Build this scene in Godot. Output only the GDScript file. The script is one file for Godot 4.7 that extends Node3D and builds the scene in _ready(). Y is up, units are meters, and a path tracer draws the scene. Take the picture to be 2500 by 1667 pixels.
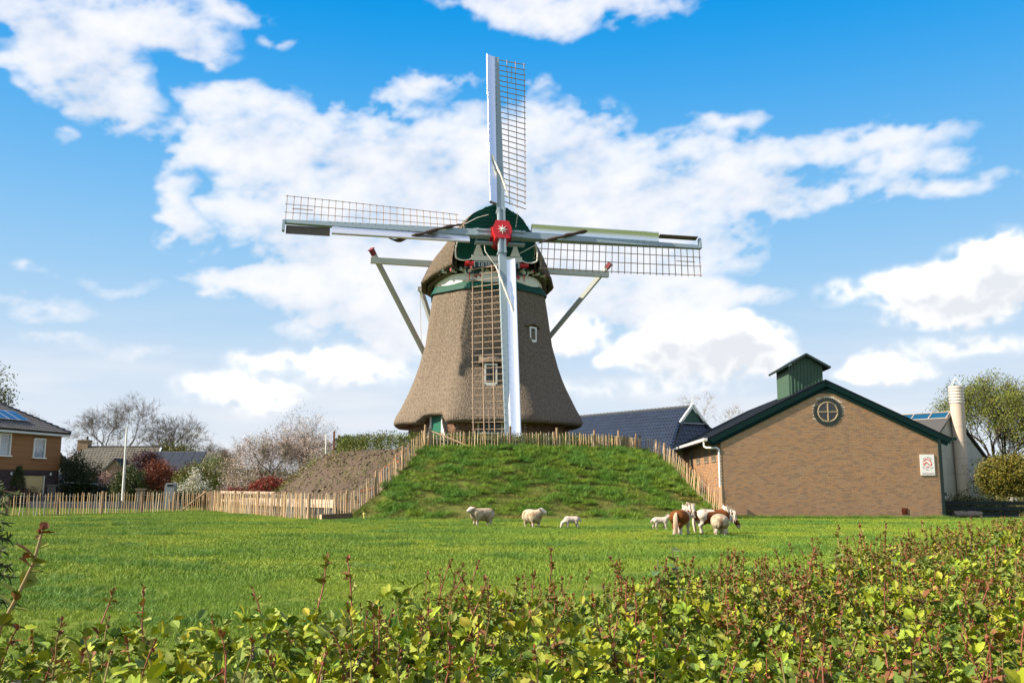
extends Node3D

const EXPOSURE := 2.3
const EYE := Vector3(0, 1.5, 0)
var rng := RandomNumberGenerator.new()

# --- sky: clouds listed by compass bearing and height above the horizon, in degrees (bearing, height, half width, half height, strength)
const WISPS := [[-28.6,25.5,5.6,2.2,1], [-24.0,25.8,5.8,1.5,1], [-26.5,23.2,3.6,1.9,1], [-27.0,22.0,2.3,1.7,1], [-26.1,21.1,1.6,1.3,0.9], [-20.5,24.8,2.8,1.1,0.75], [-23.5,21.6,2.0,1.5,0.9], [-23.6,20.4,1.3,0.9,0.8], [-28.9,22.0,2.2,0.5,0.5], [-15.4,25.6,1.0,0.5,0.5], [-27.0,18.8,0.9,0.4,0.5], [-17.7,27.1,2.2,0.6,0.5], [-19.7,24.0,1.4,0.4,0.6], [-16.2,21.3,4.1,1.6,1], [-18.5,20.1,2.8,1.4,0.9], [-12.2,20.7,5.0,1.4,1], [-9.1,20.9,4.6,1.4,1], [-5.2,20.1,5.7,1.9,1], [-2.6,18.7,7.8,2.7,1], [-15.3,18.8,4.1,1.6,0.9], [-20.0,18.7,1.9,0.9,0.9], [-21.9,19.5,0.6,0.7,0.6], [-20.7,16.4,1.4,1.6,0.8], [-20.1,14.6,1.7,1.3,0.9], [-15.9,15.9,2.9,1.4,0.75], [-13.5,14.8,4.9,2.2,0.9], [-8.5,17.3,6.6,2.7,1], [-5.9,14.4,7.6,2.7,1], [-16.9,11.9,2.8,0.8,0.8], [-13.4,11.9,4.8,1.2,1], [-10.1,10.3,4.4,1.5,1], [-6.4,11.4,6.5,2.5,1], [-2.6,10.2,6.3,2.8,1], [-7.3,8.2,3.7,1.0,0.6], [3.4,21.3,3.9,1.7,0.9], [1.3,18.9,5.2,2.9,1], [6.5,17.4,6.4,2.4,1], [10.4,19.1,5.6,1.9,1], [13.5,21.5,2.5,0.7,0.8], [14.1,18.9,3.0,1.2,0.9], [17.0,18.9,3.8,0.7,0.65], [15.3,17.1,3.1,1.4,0.8], [17.6,16.2,2.6,0.8,0.7], [22.9,19.4,4.5,0.7,0.65], [23.9,17.9,3.5,0.9,0.7], [21.1,16.6,3.8,0.6,0.7], [25.7,16.3,3.4,0.5,0.6], [10.2,15.3,5.0,1.5,0.7], [3.9,14.5,6.4,2.7,1], [5.1,12.0,7.6,2.0,0.9], [12.7,13.7,2.9,1.2,0.5], [13.8,10.9,3.1,0.7,0.6], [8.9,10.9,5.0,1.5,0.8], [-4.0,24.4,2.5,0.4,0.5], [-5.8,23.7,1.6,0.5,0.5], [1.6,23.9,1.6,0.7,0.4], [-7.6,22.6,1.8,0.8,0.6], [-3.2,22.3,3.2,0.9,0.5], [2.7,28.4,6.4,1.4,1], [8.3,28.5,3.9,0.7,0.5], [-1.9,28.3,2.1,0.5,0.5], [-27.6,11.5,1.2,0.3,0.28], [-26.9,9.4,2.6,0.9,0.4], [-25.6,7.7,1.9,0.3,0.2], [-21.5,7.4,2.4,0.3,0.15], [-23.0,11.1,3.0,0.4,0.14]]
const HEAPS := [[11.3,8.5,4.1,1.4,1], [8.1,8.0,2.5,1.1,1], [12.5,9.5,1.8,1.0,1], [9.3,9.2,1.6,1.0,1], [13.7,9.2,1.6,1.0,1], [15.1,8.2,2.1,1.2,1], [12.7,7.1,4.8,1.0,0.9], [5.8,7.5,0.8,0.5,0.9], [3.8,9.2,1.9,1.3,0.9], [2.8,8.6,1.5,0.8,0.8], [26.2,11.0,3.7,1.6,1], [27.9,12.0,1.9,1.3,1], [23.0,11.1,2.1,1.2,1], [29.1,11.6,2.4,2.1,1], [25.5,9.3,3.5,1.0,0.9], [19.7,11.0,1.8,0.8,0.4], [26.4,13.0,1.2,0.4,0.3], [21.3,6.7,1.6,1.0,1], [22.3,6.3,2.4,0.7,0.9], [20.1,6.3,1.3,0.4,0.5], [26.6,7.4,5.3,0.7,0.4], [-10.5,7.0,2.6,1.2,0.75], [-11.4,7.6,1.2,0.9,0.6], [-7.3,6.8,2.5,0.9,0.3], [-15.1,7.1,2.2,0.8,0.5], [-13.8,7.5,1.1,0.7,0.4], [-16.0,5.5,3.8,1.0,0.5], [-17.8,5.9,2.6,0.6,0.35], [-14.8,4.7,1.9,1.0,0.5], [-13.8,5.3,1.1,0.7,0.4], [-18.6,2.8,0.9,0.3,0.25], [0.0,6.2,5.0,0.8,0.3], [8.8,5.7,6.1,0.7,0.3]]
const BLUES := [[0.0, 226, 235, 244], [3.0, 217, 231, 245], [6.0, 202, 224, 246], [9.0, 180, 215, 245], [13.0, 156, 205, 245], [17.0, 126, 192, 244], [21.0, 95, 179, 242], [25.0, 58, 165, 239], [29.0, 16, 153, 233], [45.0, 0, 122, 212], [90.0, 0, 100, 190]]


func _ready() -> void:
	rng.seed = 1838
	set_camera_and_light()
	build_scene()


func set_camera_and_light() -> void:
	var cam := Camera3D.new()
	cam.name = "camera"
	cam.fov = 40.17
	cam.near = 0.1
	cam.far = 4000.0
	cam.position = EYE
	cam.rotation_degrees.x = 8.654
	add_child(cam)
	cam.current = true
	var env := Environment.new()
	env.background_mode = Environment.BG_SKY
	env.sky = make_sky()
	env.tonemap_mode = Environment.TONE_MAPPER_LINEAR
	env.tonemap_exposure = EXPOSURE
	env.sdfgi_enabled = true
	env.ssao_enabled = true
	env.ssil_enabled = true
	var we := WorldEnvironment.new()
	we.name = "environment"
	we.environment = env
	add_child(we)
	var sun := DirectionalLight3D.new()
	sun.name = "sun"
	sun.light_energy = 1.5
	sun.light_color = Color(1.0, 0.945, 0.86)
	sun.light_angular_distance = 0.6
	sun.shadow_enabled = true
	sun.rotation_degrees = Vector3(-38, -79, 0)
	add_child(sun)


# The sky is a function of direction alone: air by height, a high broken layer (wisps) and low heaped clouds.
func cloud_grid(table: Array, az0: float, el0: float, step: float, w: int, h: int) -> PackedFloat32Array:
	var g := PackedFloat32Array()
	g.resize(w * h)
	for b in table:
		var x0 := maxi(0, int((b[0] - b[2] * 1.25 - az0) / step))
		var x1 := mini(w - 1, int((b[0] + b[2] * 1.25 - az0) / step) + 1)
		var y0 := maxi(0, int((b[1] - b[3] * 1.25 - el0) / step))
		var y1 := mini(h - 1, int((b[1] + b[3] * 1.25 - el0) / step) + 1)
		for y in range(y0, y1 + 1):
			for x in range(x0, x1 + 1):
				var dx: float = (az0 + x * step - b[0]) / b[2]
				var dy: float = (el0 + y * step - b[1]) / b[3]
				var d: float = maxf(0.0, 1.25 - sqrt(dx * dx + dy * dy)) * b[4]
				var i := y * w + x
				g[i] = g[i] + d - g[i] * d * 0.55
	return g


func sample(g: PackedFloat32Array, w: int, h: int, fx: float, fy: float) -> float:
	fx = clampf(fx, 0.0, w - 1.01)
	fy = clampf(fy, 0.0, h - 1.01)
	var x := int(fx)
	var y := int(fy)
	var i := y * w + x
	return lerpf(lerpf(g[i], g[i + 1], fx - x), lerpf(g[i + w], g[i + w + 1], fx - x), fy - y)


func air(el: float) -> Color:
	for i in BLUES.size() - 1:
		if el <= BLUES[i + 1][0]:
			var t := clampf((el - BLUES[i][0]) / (BLUES[i + 1][0] - BLUES[i][0]), 0.0, 1.0)
			return Color8(BLUES[i][1], BLUES[i][2], BLUES[i][3]).lerp(Color8(BLUES[i + 1][1], BLUES[i + 1][2], BLUES[i + 1][3]), t).srgb_to_linear()
	return Color8(0, 100, 190).srgb_to_linear()


var sky_fbm := FastNoiseLite.new()
var sky_fine := FastNoiseLite.new()
var sky_puff := FastNoiseLite.new()


func sky_at(az: float, el: float, wisp: float, wisp_up: float, heap: float, heap_up: float, n: float, puff: float, fine: float) -> Color:
	var c := air(maxf(el, 0.0))
	var low := smoothstep(13.0, 1.5, el)
	# streaky pale layers low over the horizon
	var streak := sky_fbm.get_noise_3d(az * 0.35 + 300.0, el * 2.6, 7.0)
	c = c.lerp(Color8(240, 243, 249).srgb_to_linear(), clampf((0.4 + 0.6 * smoothstep(-0.3, 0.5, streak)) * low * 0.88, 0.0, 1.0))
	var body := minf(wisp * 1.15, 0.95) + (n * 1.25 + fine * 0.55) * clampf(wisp * 2.4, 0.0, 1.0) - 0.04
	var a := 1.0 - exp(-2.0 * maxf(0.0, body))
	var grey := clampf(wisp_up * 0.45 - 0.2 - n * 0.7, 0.0, 1.0)
	var white := Color8(250, 249, 252).srgb_to_linear().lerp(Color8(226, 229, 238).srgb_to_linear() * 0.95, grey) * 1.08
	c = c.lerp(white, a * 0.97)
	var hh := heap + (puff - 0.12) * 0.5 * clampf(heap * 2.0, 0.0, 1.0)
	var ha := smoothstep(0.0, 0.6, hh)
	var hgrey := clampf(heap_up * 0.8 - 0.36 - puff * 0.4 - n * 0.4, 0.0, 0.6)
	c = c.lerp((Color8(255, 254, 253).srgb_to_linear() * 1.15).lerp(Color8(206, 213, 225).srgb_to_linear(), hgrey), ha * 0.96)
	return c


func make_sky() -> Sky:
	sky_fbm.noise_type = FastNoiseLite.TYPE_SIMPLEX_SMOOTH
	sky_fbm.fractal_type = FastNoiseLite.FRACTAL_FBM
	sky_fbm.fractal_octaves = 6
	sky_fbm.fractal_gain = 0.55
	sky_fbm.frequency = 0.16
	sky_fbm.seed = 11
	sky_fine.noise_type = FastNoiseLite.TYPE_SIMPLEX_SMOOTH
	sky_fine.fractal_type = FastNoiseLite.FRACTAL_FBM
	sky_fine.fractal_octaves = 4
	sky_fine.fractal_gain = 0.6
	sky_fine.frequency = 0.45
	sky_fine.seed = 29
	sky_puff.noise_type = FastNoiseLite.TYPE_SIMPLEX_SMOOTH
	sky_puff.fractal_type = FastNoiseLite.FRACTAL_FBM
	sky_puff.fractal_octaves = 4
	sky_puff.frequency = 0.38
	sky_puff.seed = 5
	var az0 := -40.0
	var el0 := -2.0
	var step := 0.2
	var gw := 401
	var gh := 191
	var wisps := cloud_grid(WISPS, az0, el0, step, gw, gh)
	var heaps := cloud_grid(HEAPS, az0, el0, step, gw, gh)
	# the rest of the sky carries the same kind of broken cloud, without particular shapes
	var small := Image.create(1024, 512, false, Image.FORMAT_RGBF)
	for y in 512:
		var el := 90.0 - (y + 0.5) * 180.0 / 512.0
		for x in 1024:
			if el < -3.0:
				small.set_pixel(x, y, Color(0.16, 0.2, 0.1))
				continue
			var az := (x + 0.5) * 360.0 / 1024.0 - 180.0
			var d := Vector3(sin(deg_to_rad(az)) * cos(deg_to_rad(el)), sin(deg_to_rad(el)), -cos(deg_to_rad(az)) * cos(deg_to_rad(el))) * 57.3
			var big := sky_fbm.get_noise_3d(d.x * 0.3, d.y * 0.6, d.z * 0.3)
			var w := clampf(big * 1.8 + 0.5, 0.0, 1.1)
			small.set_pixel(x, y, sky_at(az, el, w, w * 0.8, 0.0, 0.0, sky_fbm.get_noise_3d(d.x, d.y * 1.6, d.z), 0.0, sky_fine.get_noise_3d(d.x, d.y * 1.6, d.z)) * (1.0 / EXPOSURE))
	var im: Image = small.duplicate()
	im.resize(4096, 2048, Image.INTERPOLATE_CUBIC)
	var px := 360.0 / 4096.0
	for y in range(int((90.0 - 35.0) / px), int(91.5 / px)):
		var el := 90.0 - (y + 0.5) * px
		for x in range(int((180.0 - 39.0) / px), int((180.0 + 39.0) / px)):
			var az := (x + 0.5) * px - 180.0
			var n := sky_fbm.get_noise_3d(az, el * 1.6, 0.0)
			var n2 := sky_fbm.get_noise_3d(az + 90.0, el * 1.6, 40.0)
			var puff := 0.55 - 2.0 * absf(sky_puff.get_noise_2d(az, el * 1.15))
			var gx := (az + n * 2.2 - az0) / step
			var gy := (el + n2 * 1.1 - el0) / step
			var hx := (az + n * 0.7 - az0) / step
			var hy := (el + n2 * 0.4 - el0) / step
			var c := sky_at(az, el, sample(wisps, gw, gh, gx, gy), sample(wisps, gw, gh, gx - 4.0, gy + 7.0), sample(heaps, gw, gh, hx, hy), sample(heaps, gw, gh, hx - 3.0, hy + 6.0), n, puff, sky_fine.get_noise_2d(az - el * 0.7, el * 1.7)) * (1.0 / EXPOSURE)
			var edge := minf(smoothstep(39.0, 33.0, absf(az)), smoothstep(35.0, 31.0, el))
			im.set_pixel(x, y, c if edge >= 1.0 else im.get_pixel(x, y).lerp(c, edge))
	var pan := PanoramaSkyMaterial.new()
	# column 0 of a panorama looks along -z
	var turned := Image.create(4096, 2048, false, Image.FORMAT_RGBF)
	turned.blit_rect(im, Rect2i(2048, 0, 2048, 2048), Vector2i(0, 0))
	turned.blit_rect(im, Rect2i(0, 0, 2048, 2048), Vector2i(2048, 0))
	pan.panorama = ImageTexture.create_from_image(turned)
	var sky := Sky.new()
	sky.sky_material = pan
	return sky


# --- helpers -----------------------------------------------------------------
class Shape:
	var v := PackedVector3Array()
	var n := PackedVector3Array()
	var c := PackedColorArray()
	var uv := PackedVector2Array()
	var col := Color(1, 1, 1)
	var has_uv := false

	func tri(a: Vector3, b: Vector3, d: Vector3) -> void:      # counter-clockwise from outside
		var m := (b - a).cross(d - a).normalized()
		for p in [a, d, b]:
			v.append(p)
			n.append(m)
			c.append(col)
			uv.append(Vector2.ZERO)

	func quad(a: Vector3, b: Vector3, d: Vector3, e: Vector3) -> void:
		tri(a, b, d)
		tri(a, d, e)

	func quad_uv(a: Vector3, b: Vector3, d: Vector3, e: Vector3) -> void:   # a low left, b low right, d top right, e top left
		has_uv = true
		var at := v.size()
		tri(a, b, d)
		tri(a, d, e)
		var t := [Vector2(0, 1), Vector2(1, 0), Vector2(1, 1), Vector2(0, 1), Vector2(0, 0), Vector2(1, 0)]
		for i in 6:
			uv[at + i] = t[i]

	func box(center: Vector3, size: Vector3, basis := Basis()) -> void:
		var h := size * 0.5
		var p := []
		for i in 8:
			p.append(center + basis * Vector3(h.x if i & 1 else -h.x, h.y if i & 2 else -h.y, h.z if i & 4 else -h.z))
		quad(p[4], p[5], p[7], p[6])
		quad(p[1], p[0], p[2], p[3])
		quad(p[5], p[1], p[3], p[7])
		quad(p[0], p[4], p[6], p[2])
		quad(p[6], p[7], p[3], p[2])
		quad(p[0], p[1], p[5], p[4])

	func beam(a: Vector3, b: Vector3, w: float, h: float, up := Vector3.UP) -> void:   # a box from a to b, w across, h along up
		var z := (b - a).normalized()
		var x := up.cross(z).normalized()
		var y := z.cross(x)
		box((a + b) * 0.5, Vector3(w, h, a.distance_to(b)), Basis(x, y, z))

	func prism(outline: PackedVector2Array, z0: float, z1: float, basis := Basis(), origin := Vector3.ZERO) -> void:   # outline counter-clockwise, thickness along z
		var idx := Geometry2D.triangulate_polygon(outline)
		for i in range(0, idx.size(), 3):
			var q := [outline[idx[i]], outline[idx[i + 1]], outline[idx[i + 2]]]
			if (q[1] - q[0]).cross(q[2] - q[0]) < 0.0:
				q = [q[0], q[2], q[1]]
			tri(origin + basis * Vector3(q[0].x, q[0].y, z1), origin + basis * Vector3(q[1].x, q[1].y, z1), origin + basis * Vector3(q[2].x, q[2].y, z1))
			tri(origin + basis * Vector3(q[0].x, q[0].y, z0), origin + basis * Vector3(q[2].x, q[2].y, z0), origin + basis * Vector3(q[1].x, q[1].y, z0))
		for i in outline.size():
			var a := outline[i]
			var b := outline[(i + 1) % outline.size()]
			quad(origin + basis * Vector3(a.x, a.y, z0), origin + basis * Vector3(b.x, b.y, z0), origin + basis * Vector3(b.x, b.y, z1), origin + basis * Vector3(a.x, a.y, z1))

	func tube(pts: Array, radii: Array, sides := 6, capped := true) -> void:
		var rings := []
		var t0 := Vector3.ZERO
		var x := Vector3.ZERO
		for i in pts.size():
			var d: Vector3 = (pts[mini(i + 1, pts.size() - 1)] - pts[maxi(i - 1, 0)]).normalized()
			if i == 0:
				x = d.cross(Vector3(0.31, 0.12, 0.94) if absf(d.y) > 0.9 else Vector3.UP).normalized()
			else:
				x = (x - d * x.dot(d)).normalized()
			var y := d.cross(x)
			var ring := []
			for k in sides:
				var a := TAU * k / sides
				ring.append([pts[i], x * cos(a) + y * sin(a), radii[mini(i, radii.size() - 1)]])
			rings.append(ring)
		for i in pts.size() - 1:
			for k in sides:
				var k2 := (k + 1) % sides
				var q := [rings[i][k], rings[i][k2], rings[i + 1][k2], rings[i + 1][k]]
				for j in [0, 2, 1, 0, 3, 2]:
					v.append(q[j][0] + q[j][1] * q[j][2])
					n.append(q[j][1])
					c.append(col)
					uv.append(Vector2.ZERO)
		if capped:
			for e in [0, pts.size() - 1]:
				for k in range(1, sides - 1):
					var a: Vector3 = rings[e][0][0] + rings[e][0][1] * rings[e][0][2]
					var b: Vector3 = rings[e][k][0] + rings[e][k][1] * rings[e][k][2]
					var d: Vector3 = rings[e][k + 1][0] + rings[e][k + 1][1] * rings[e][k + 1][2]
					if e == 0:
						tri(a, d, b)
					else:
						tri(a, b, d)

	func loft(rings: Array, closed: bool, flip := false, colors := []) -> void:   # smooth skin over rings of equal length
		var m: int = rings[0].size()
		var ver := PackedVector3Array()
		for r in rings:
			for p in r:
				ver.append(p)
		var idx := PackedInt32Array()
		var last := m if closed else m - 1
		for i in rings.size() - 1:
			for k in last:
				var k2 := (k + 1) % m
				var q := [i * m + k, i * m + k2, (i + 1) * m + k2, (i + 1) * m + k]
				if flip:
					q.reverse()
				idx.append_array(PackedInt32Array([q[0], q[1], q[2], q[0], q[2], q[3]]))
		smooth(ver, idx, colors)

	func smooth(ver: PackedVector3Array, idx: PackedInt32Array, colors := []) -> void:   # indices counter-clockwise from outside
		var nor := PackedVector3Array()
		nor.resize(ver.size())
		for i in range(0, idx.size(), 3):
			var f := (ver[idx[i + 1]] - ver[idx[i]]).cross(ver[idx[i + 2]] - ver[idx[i]])
			for j in 3:
				nor[idx[i + j]] += f
		for i in range(0, idx.size(), 3):
			for j in [0, 2, 1]:
				var k := idx[i + j]
				v.append(ver[k])
				n.append(nor[k].normalized())
				c.append(colors[k] if colors.size() else col)
				uv.append(Vector2.ZERO)

	func add(o: Shape, t: Transform3D) -> void:
		for i in o.v.size():
			v.append(t * o.v[i])
			n.append((t.basis * o.n[i]).normalized())
			c.append(o.c[i])
			uv.append(o.uv[i])

	func mesh() -> ArrayMesh:
		var a := []
		a.resize(Mesh.ARRAY_MAX)
		a[Mesh.ARRAY_VERTEX] = v
		a[Mesh.ARRAY_NORMAL] = n
		a[Mesh.ARRAY_COLOR] = c
		if has_uv:
			a[Mesh.ARRAY_TEX_UV] = uv
		var m := ArrayMesh.new()
		m.add_surface_from_arrays(Mesh.PRIMITIVE_TRIANGLES, a)
		return m


var counts := {}


func numbered(called: String) -> String:
	counts[called] = counts.get(called, -1) + 1
	return called if counts[called] == 0 else "%s_%03d" % [called, counts[called]]


func tag(o: Node, label: String, category := "", group := "", kind := "") -> Node:
	o.set_meta("label", label)
	if category:
		o.set_meta("category", category)
	if group:
		o.set_meta("group", group)
	if kind:
		o.set_meta("kind", kind)
	return o


func thing(called: String, label: String, category: String, at := Vector3.ZERO, turn := 0.0, group := "") -> Node3D:
	var o := Node3D.new()
	o.name = numbered(called)
	add_child(o)
	o.position = at
	o.rotation.y = turn
	tag(o, label, category, group)
	return o


func part(called: String, shape, m: Material, parent: Node = null) -> MeshInstance3D:
	var o := MeshInstance3D.new()
	o.name = called if parent else numbered(called)
	o.mesh = shape.mesh() if shape is Shape else shape
	o.material_override = m
	(parent if parent else self).add_child(o, true)
	return o


func struct(called: String, shape, m: Material, label: String) -> MeshInstance3D:
	var o := part(called, shape, m)
	tag(o, label, "", "", "structure")
	return o


func scatter(called: String, mesh: Mesh, m: Material, xf: Array, cols: Array, parent: Node = null) -> MultiMeshInstance3D:
	var mm := MultiMesh.new()
	mm.transform_format = MultiMesh.TRANSFORM_3D
	mm.use_colors = true
	mm.mesh = mesh
	mm.instance_count = xf.size()
	for i in xf.size():
		mm.set_instance_transform(i, xf[i])
		mm.set_instance_color(i, cols[i])
	var o := MultiMeshInstance3D.new()
	o.name = called if parent else numbered(called)
	o.multimesh = mm
	o.material_override = m
	o.set_meta("kind", "stuff")
	(parent if parent else self).add_child(o, true)
	return o


# Pieces one can pick apart: the nearest as meshes of their own, what is left over as one mass.
func pieces(parent: Node3D, called: String, meshes: Array, tones: Array, rough: float, xf: Array, limit := 300, relief: Texture2D = null, spec := 0.5) -> void:
	var here := parent.global_transform
	var order := range(xf.size())
	var far := []
	for t in xf:
		far.append((here * t.origin).distance_squared_to(EYE))
	order.sort_custom(func(a, b): return far[a] < far[b])
	var mats := []
	for t in tones:
		mats.append(paint(t, rough, spec, relief))
	var rest := []
	var rest_col := []
	for k in order.size():
		var i: int = order[k]
		var tone := rng.randi() % tones.size()
		if k < limit:
			var o := part(called, meshes[rng.randi() % meshes.size()], mats[tone], parent)
			o.transform = xf[i]
		else:
			rest.append(xf[i])
			rest_col.append(tones[tone])
	if rest.size():
		scatter(called + "_field", meshes[0], tinted(rough, relief, spec), rest, rest_col, parent)


# --- materials: every colour below is a linear base colour
func paint(c: Color, rough := 0.7, spec := 0.5, grain: Texture2D = null, grain_scale := 1.0, bump: Texture2D = null, bump_cm := 0.0) -> StandardMaterial3D:
	var m := StandardMaterial3D.new()
	m.albedo_color = c.linear_to_srgb()
	m.roughness = rough
	m.metallic_specular = spec
	if grain or bump:
		m.uv1_triplanar = true
		m.uv1_world_triplanar = true
		m.uv1_scale = Vector3.ONE * grain_scale
	if grain:
		m.albedo_texture = grain
	if bump:
		m.heightmap_enabled = true
		m.heightmap_texture = bump
		m.heightmap_scale = bump_cm
	return m


func tinted(rough := 0.7, grain: Texture2D = null, spec := 0.5) -> StandardMaterial3D:
	var m := paint(Color(1, 1, 1), rough, spec, grain)
	m.vertex_color_use_as_albedo = true
	return m


func leafy(rough := 0.5, through := 0.35, spec := 0.4) -> StandardMaterial3D:
	var m := tinted(rough, null, spec)
	m.cull_mode = BaseMaterial3D.CULL_DISABLED
	m.backlight_enabled = true
	m.backlight = Color(through, through, through * 0.6)
	return m


func noise_tex(freq: float, octaves: int, lo: float, hi: float, sd: int, size := 512, stretch := Vector2.ONE, kind := FastNoiseLite.TYPE_SIMPLEX_SMOOTH) -> ImageTexture:
	var f := FastNoiseLite.new()
	f.noise_type = kind
	f.seed = sd
	f.frequency = freq
	f.fractal_type = FastNoiseLite.FRACTAL_FBM
	f.fractal_octaves = octaves
	var im := f.get_seamless_image(int(size * stretch.x), int(size * stretch.y), false, false, 0.1, true)
	im.convert(Image.FORMAT_L8)
	if stretch != Vector2.ONE:
		im.resize(size, size)
	var data := im.get_data()
	for i in data.size():
		data[i] = int(pow(clampf(lerpf(lo, hi, data[i] / 255.0), 0.0, 1.0), 0.4545) * 255.0)
	im = Image.create_from_data(size, size, false, Image.FORMAT_L8, data)
	im.convert(Image.FORMAT_RGB8)
	return ImageTexture.create_from_image(im)


func lin(r: int, g: int, b: int, times := 1.0) -> Color:   # a colour as a paint chart gives it, to a linear base colour
	var c := Color8(r, g, b).srgb_to_linear()
	return Color(c.r * times, c.g * times, c.b * times)


func vary(c: Color, by: float, hue := 0.0) -> Color:
	var k := 1.0 + rng.randf_range(-by, by)
	return Color(c.r * k * (1.0 + rng.randf_range(-hue, hue)), c.g * k, c.b * k * (1.0 + rng.randf_range(-hue, hue)))


func look(x: Vector3, y: Vector3, z: Vector3, o: Vector3) -> Transform3D:
	return Transform3D(Basis(x, y, z), o)


# --- ground, mound and grass ------------------------------------------------------
const MILL := Vector3(-1.4, 3.2, -54.0)
const FOOT := [[-100.0, 14.0], [0.0, 14.6], [30.0, 15.6], [51.0, 17.0], [60.0, 15.8], [70.0, 14.7], [80.0, 14.0], [90.0, 13.8], [100.0, 13.9], [108.0, 14.1], [115.0, 13.9], [125.0, 13.5], [140.0, 13.2], [180.0, 13.0], [260.0, 14.0]]
var lumps := FastNoiseLite.new()
var patches := FastNoiseLite.new()
var tufts := FastNoiseLite.new()


func foot(deg: float) -> float:
	for i in FOOT.size() - 1:
		if deg <= FOOT[i + 1][0]:
			return lerpf(FOOT[i][1], FOOT[i + 1][1], clampf((deg - FOOT[i][0]) / (FOOT[i + 1][0] - FOOT[i][0]), 0.0, 1.0))
	return 14.0


func polar(deg: float, r: float) -> Vector3:
	return Vector3(MILL.x + r * cos(deg_to_rad(deg)), 0, MILL.z + r * sin(deg_to_rad(deg)))


func mound_at(deg: float, r: float) -> float:
	var f := foot(deg)
	var s := clampf((f - r) / (f - 8.8), 0.0, 1.0)
	var h := 3.2 * (s * 0.72 + s * s * (3.0 - 2.0 * s) * 0.28)
	var p := polar(deg, r)
	return h + lumps.get_noise_2d(p.x, p.z) * 0.22 * minf(1.0, s * 3.0) * (1.0 if r > 8.9 else 0.0)


func ground_y(x: float, z: float) -> float:
	var d := Vector2(x - MILL.x, z - MILL.z)
	var deg := rad_to_deg(d.angle())
	if deg < -100.0:
		deg += 360.0
	return mound_at(deg, d.length())


func soil_edge(r: float) -> float:      # the bearing at which grass gives way to bare soil
	return lerpf(108.6, 115.0, clampf((r - 8.8) / 5.0, 0.0, 1.0))


func mound_sheet(a0: float, a1: float, follow0: bool, follow1: bool) -> Shape:
	var s := Shape.new()
	var rings := []
	var n := 64
	for j in 30:
		var ring := []
		for i in n + 1:
			var t := float(i) / n
			var rr := 15.5 * j / 29.0 * 1.12
			var lo := soil_edge(rr) if follow0 else a0
			var hi := soil_edge(rr) if follow1 else a1
			var deg := lerpf(lo, hi, t)
			var r := minf(rr, foot(deg) + 0.5) if j < 29 else foot(deg) + 0.6
			var p := polar(deg, r)
			p.y = mound_at(deg, r) if r < foot(deg) else -0.05
			ring.append(p)
		rings.append(ring)
	s.loft(rings, false)
	return s


func grass_tile(size: float, count: int, h0: float, h1: float, wide: float, lean: float, sd: int) -> Shape:
	var s := Shape.new()
	var g := RandomNumberGenerator.new()
	g.seed = sd
	for i in count:
		var p := Vector3(g.randf_range(-0.5, 0.5) * size, -0.01, g.randf_range(-0.5, 0.5) * size)
		var a := g.randf() * TAU
		var side := Vector3(cos(a), 0, sin(a)) * wide * g.randf_range(0.6, 1.3) * 0.5
		var h := g.randf_range(h0, h1)
		var b := g.randf() * TAU
		var tip := p + Vector3(cos(b) * lean * h * g.randf(), h, sin(b) * lean * h * g.randf())
		var mid := p.lerp(tip, 0.5) + Vector3(0, h * 0.12, 0)
		var k := g.randf_range(0.72, 1.25)
		var yellow := g.randf_range(0.85, 1.25)
		s.col = Color(k * yellow, k, k * 0.9)
		s.quad(p - side, p + side, mid + side * 0.8, mid - side * 0.8)
		s.tri(mid - side * 0.8, mid + side * 0.8, tip)
	return s


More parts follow.
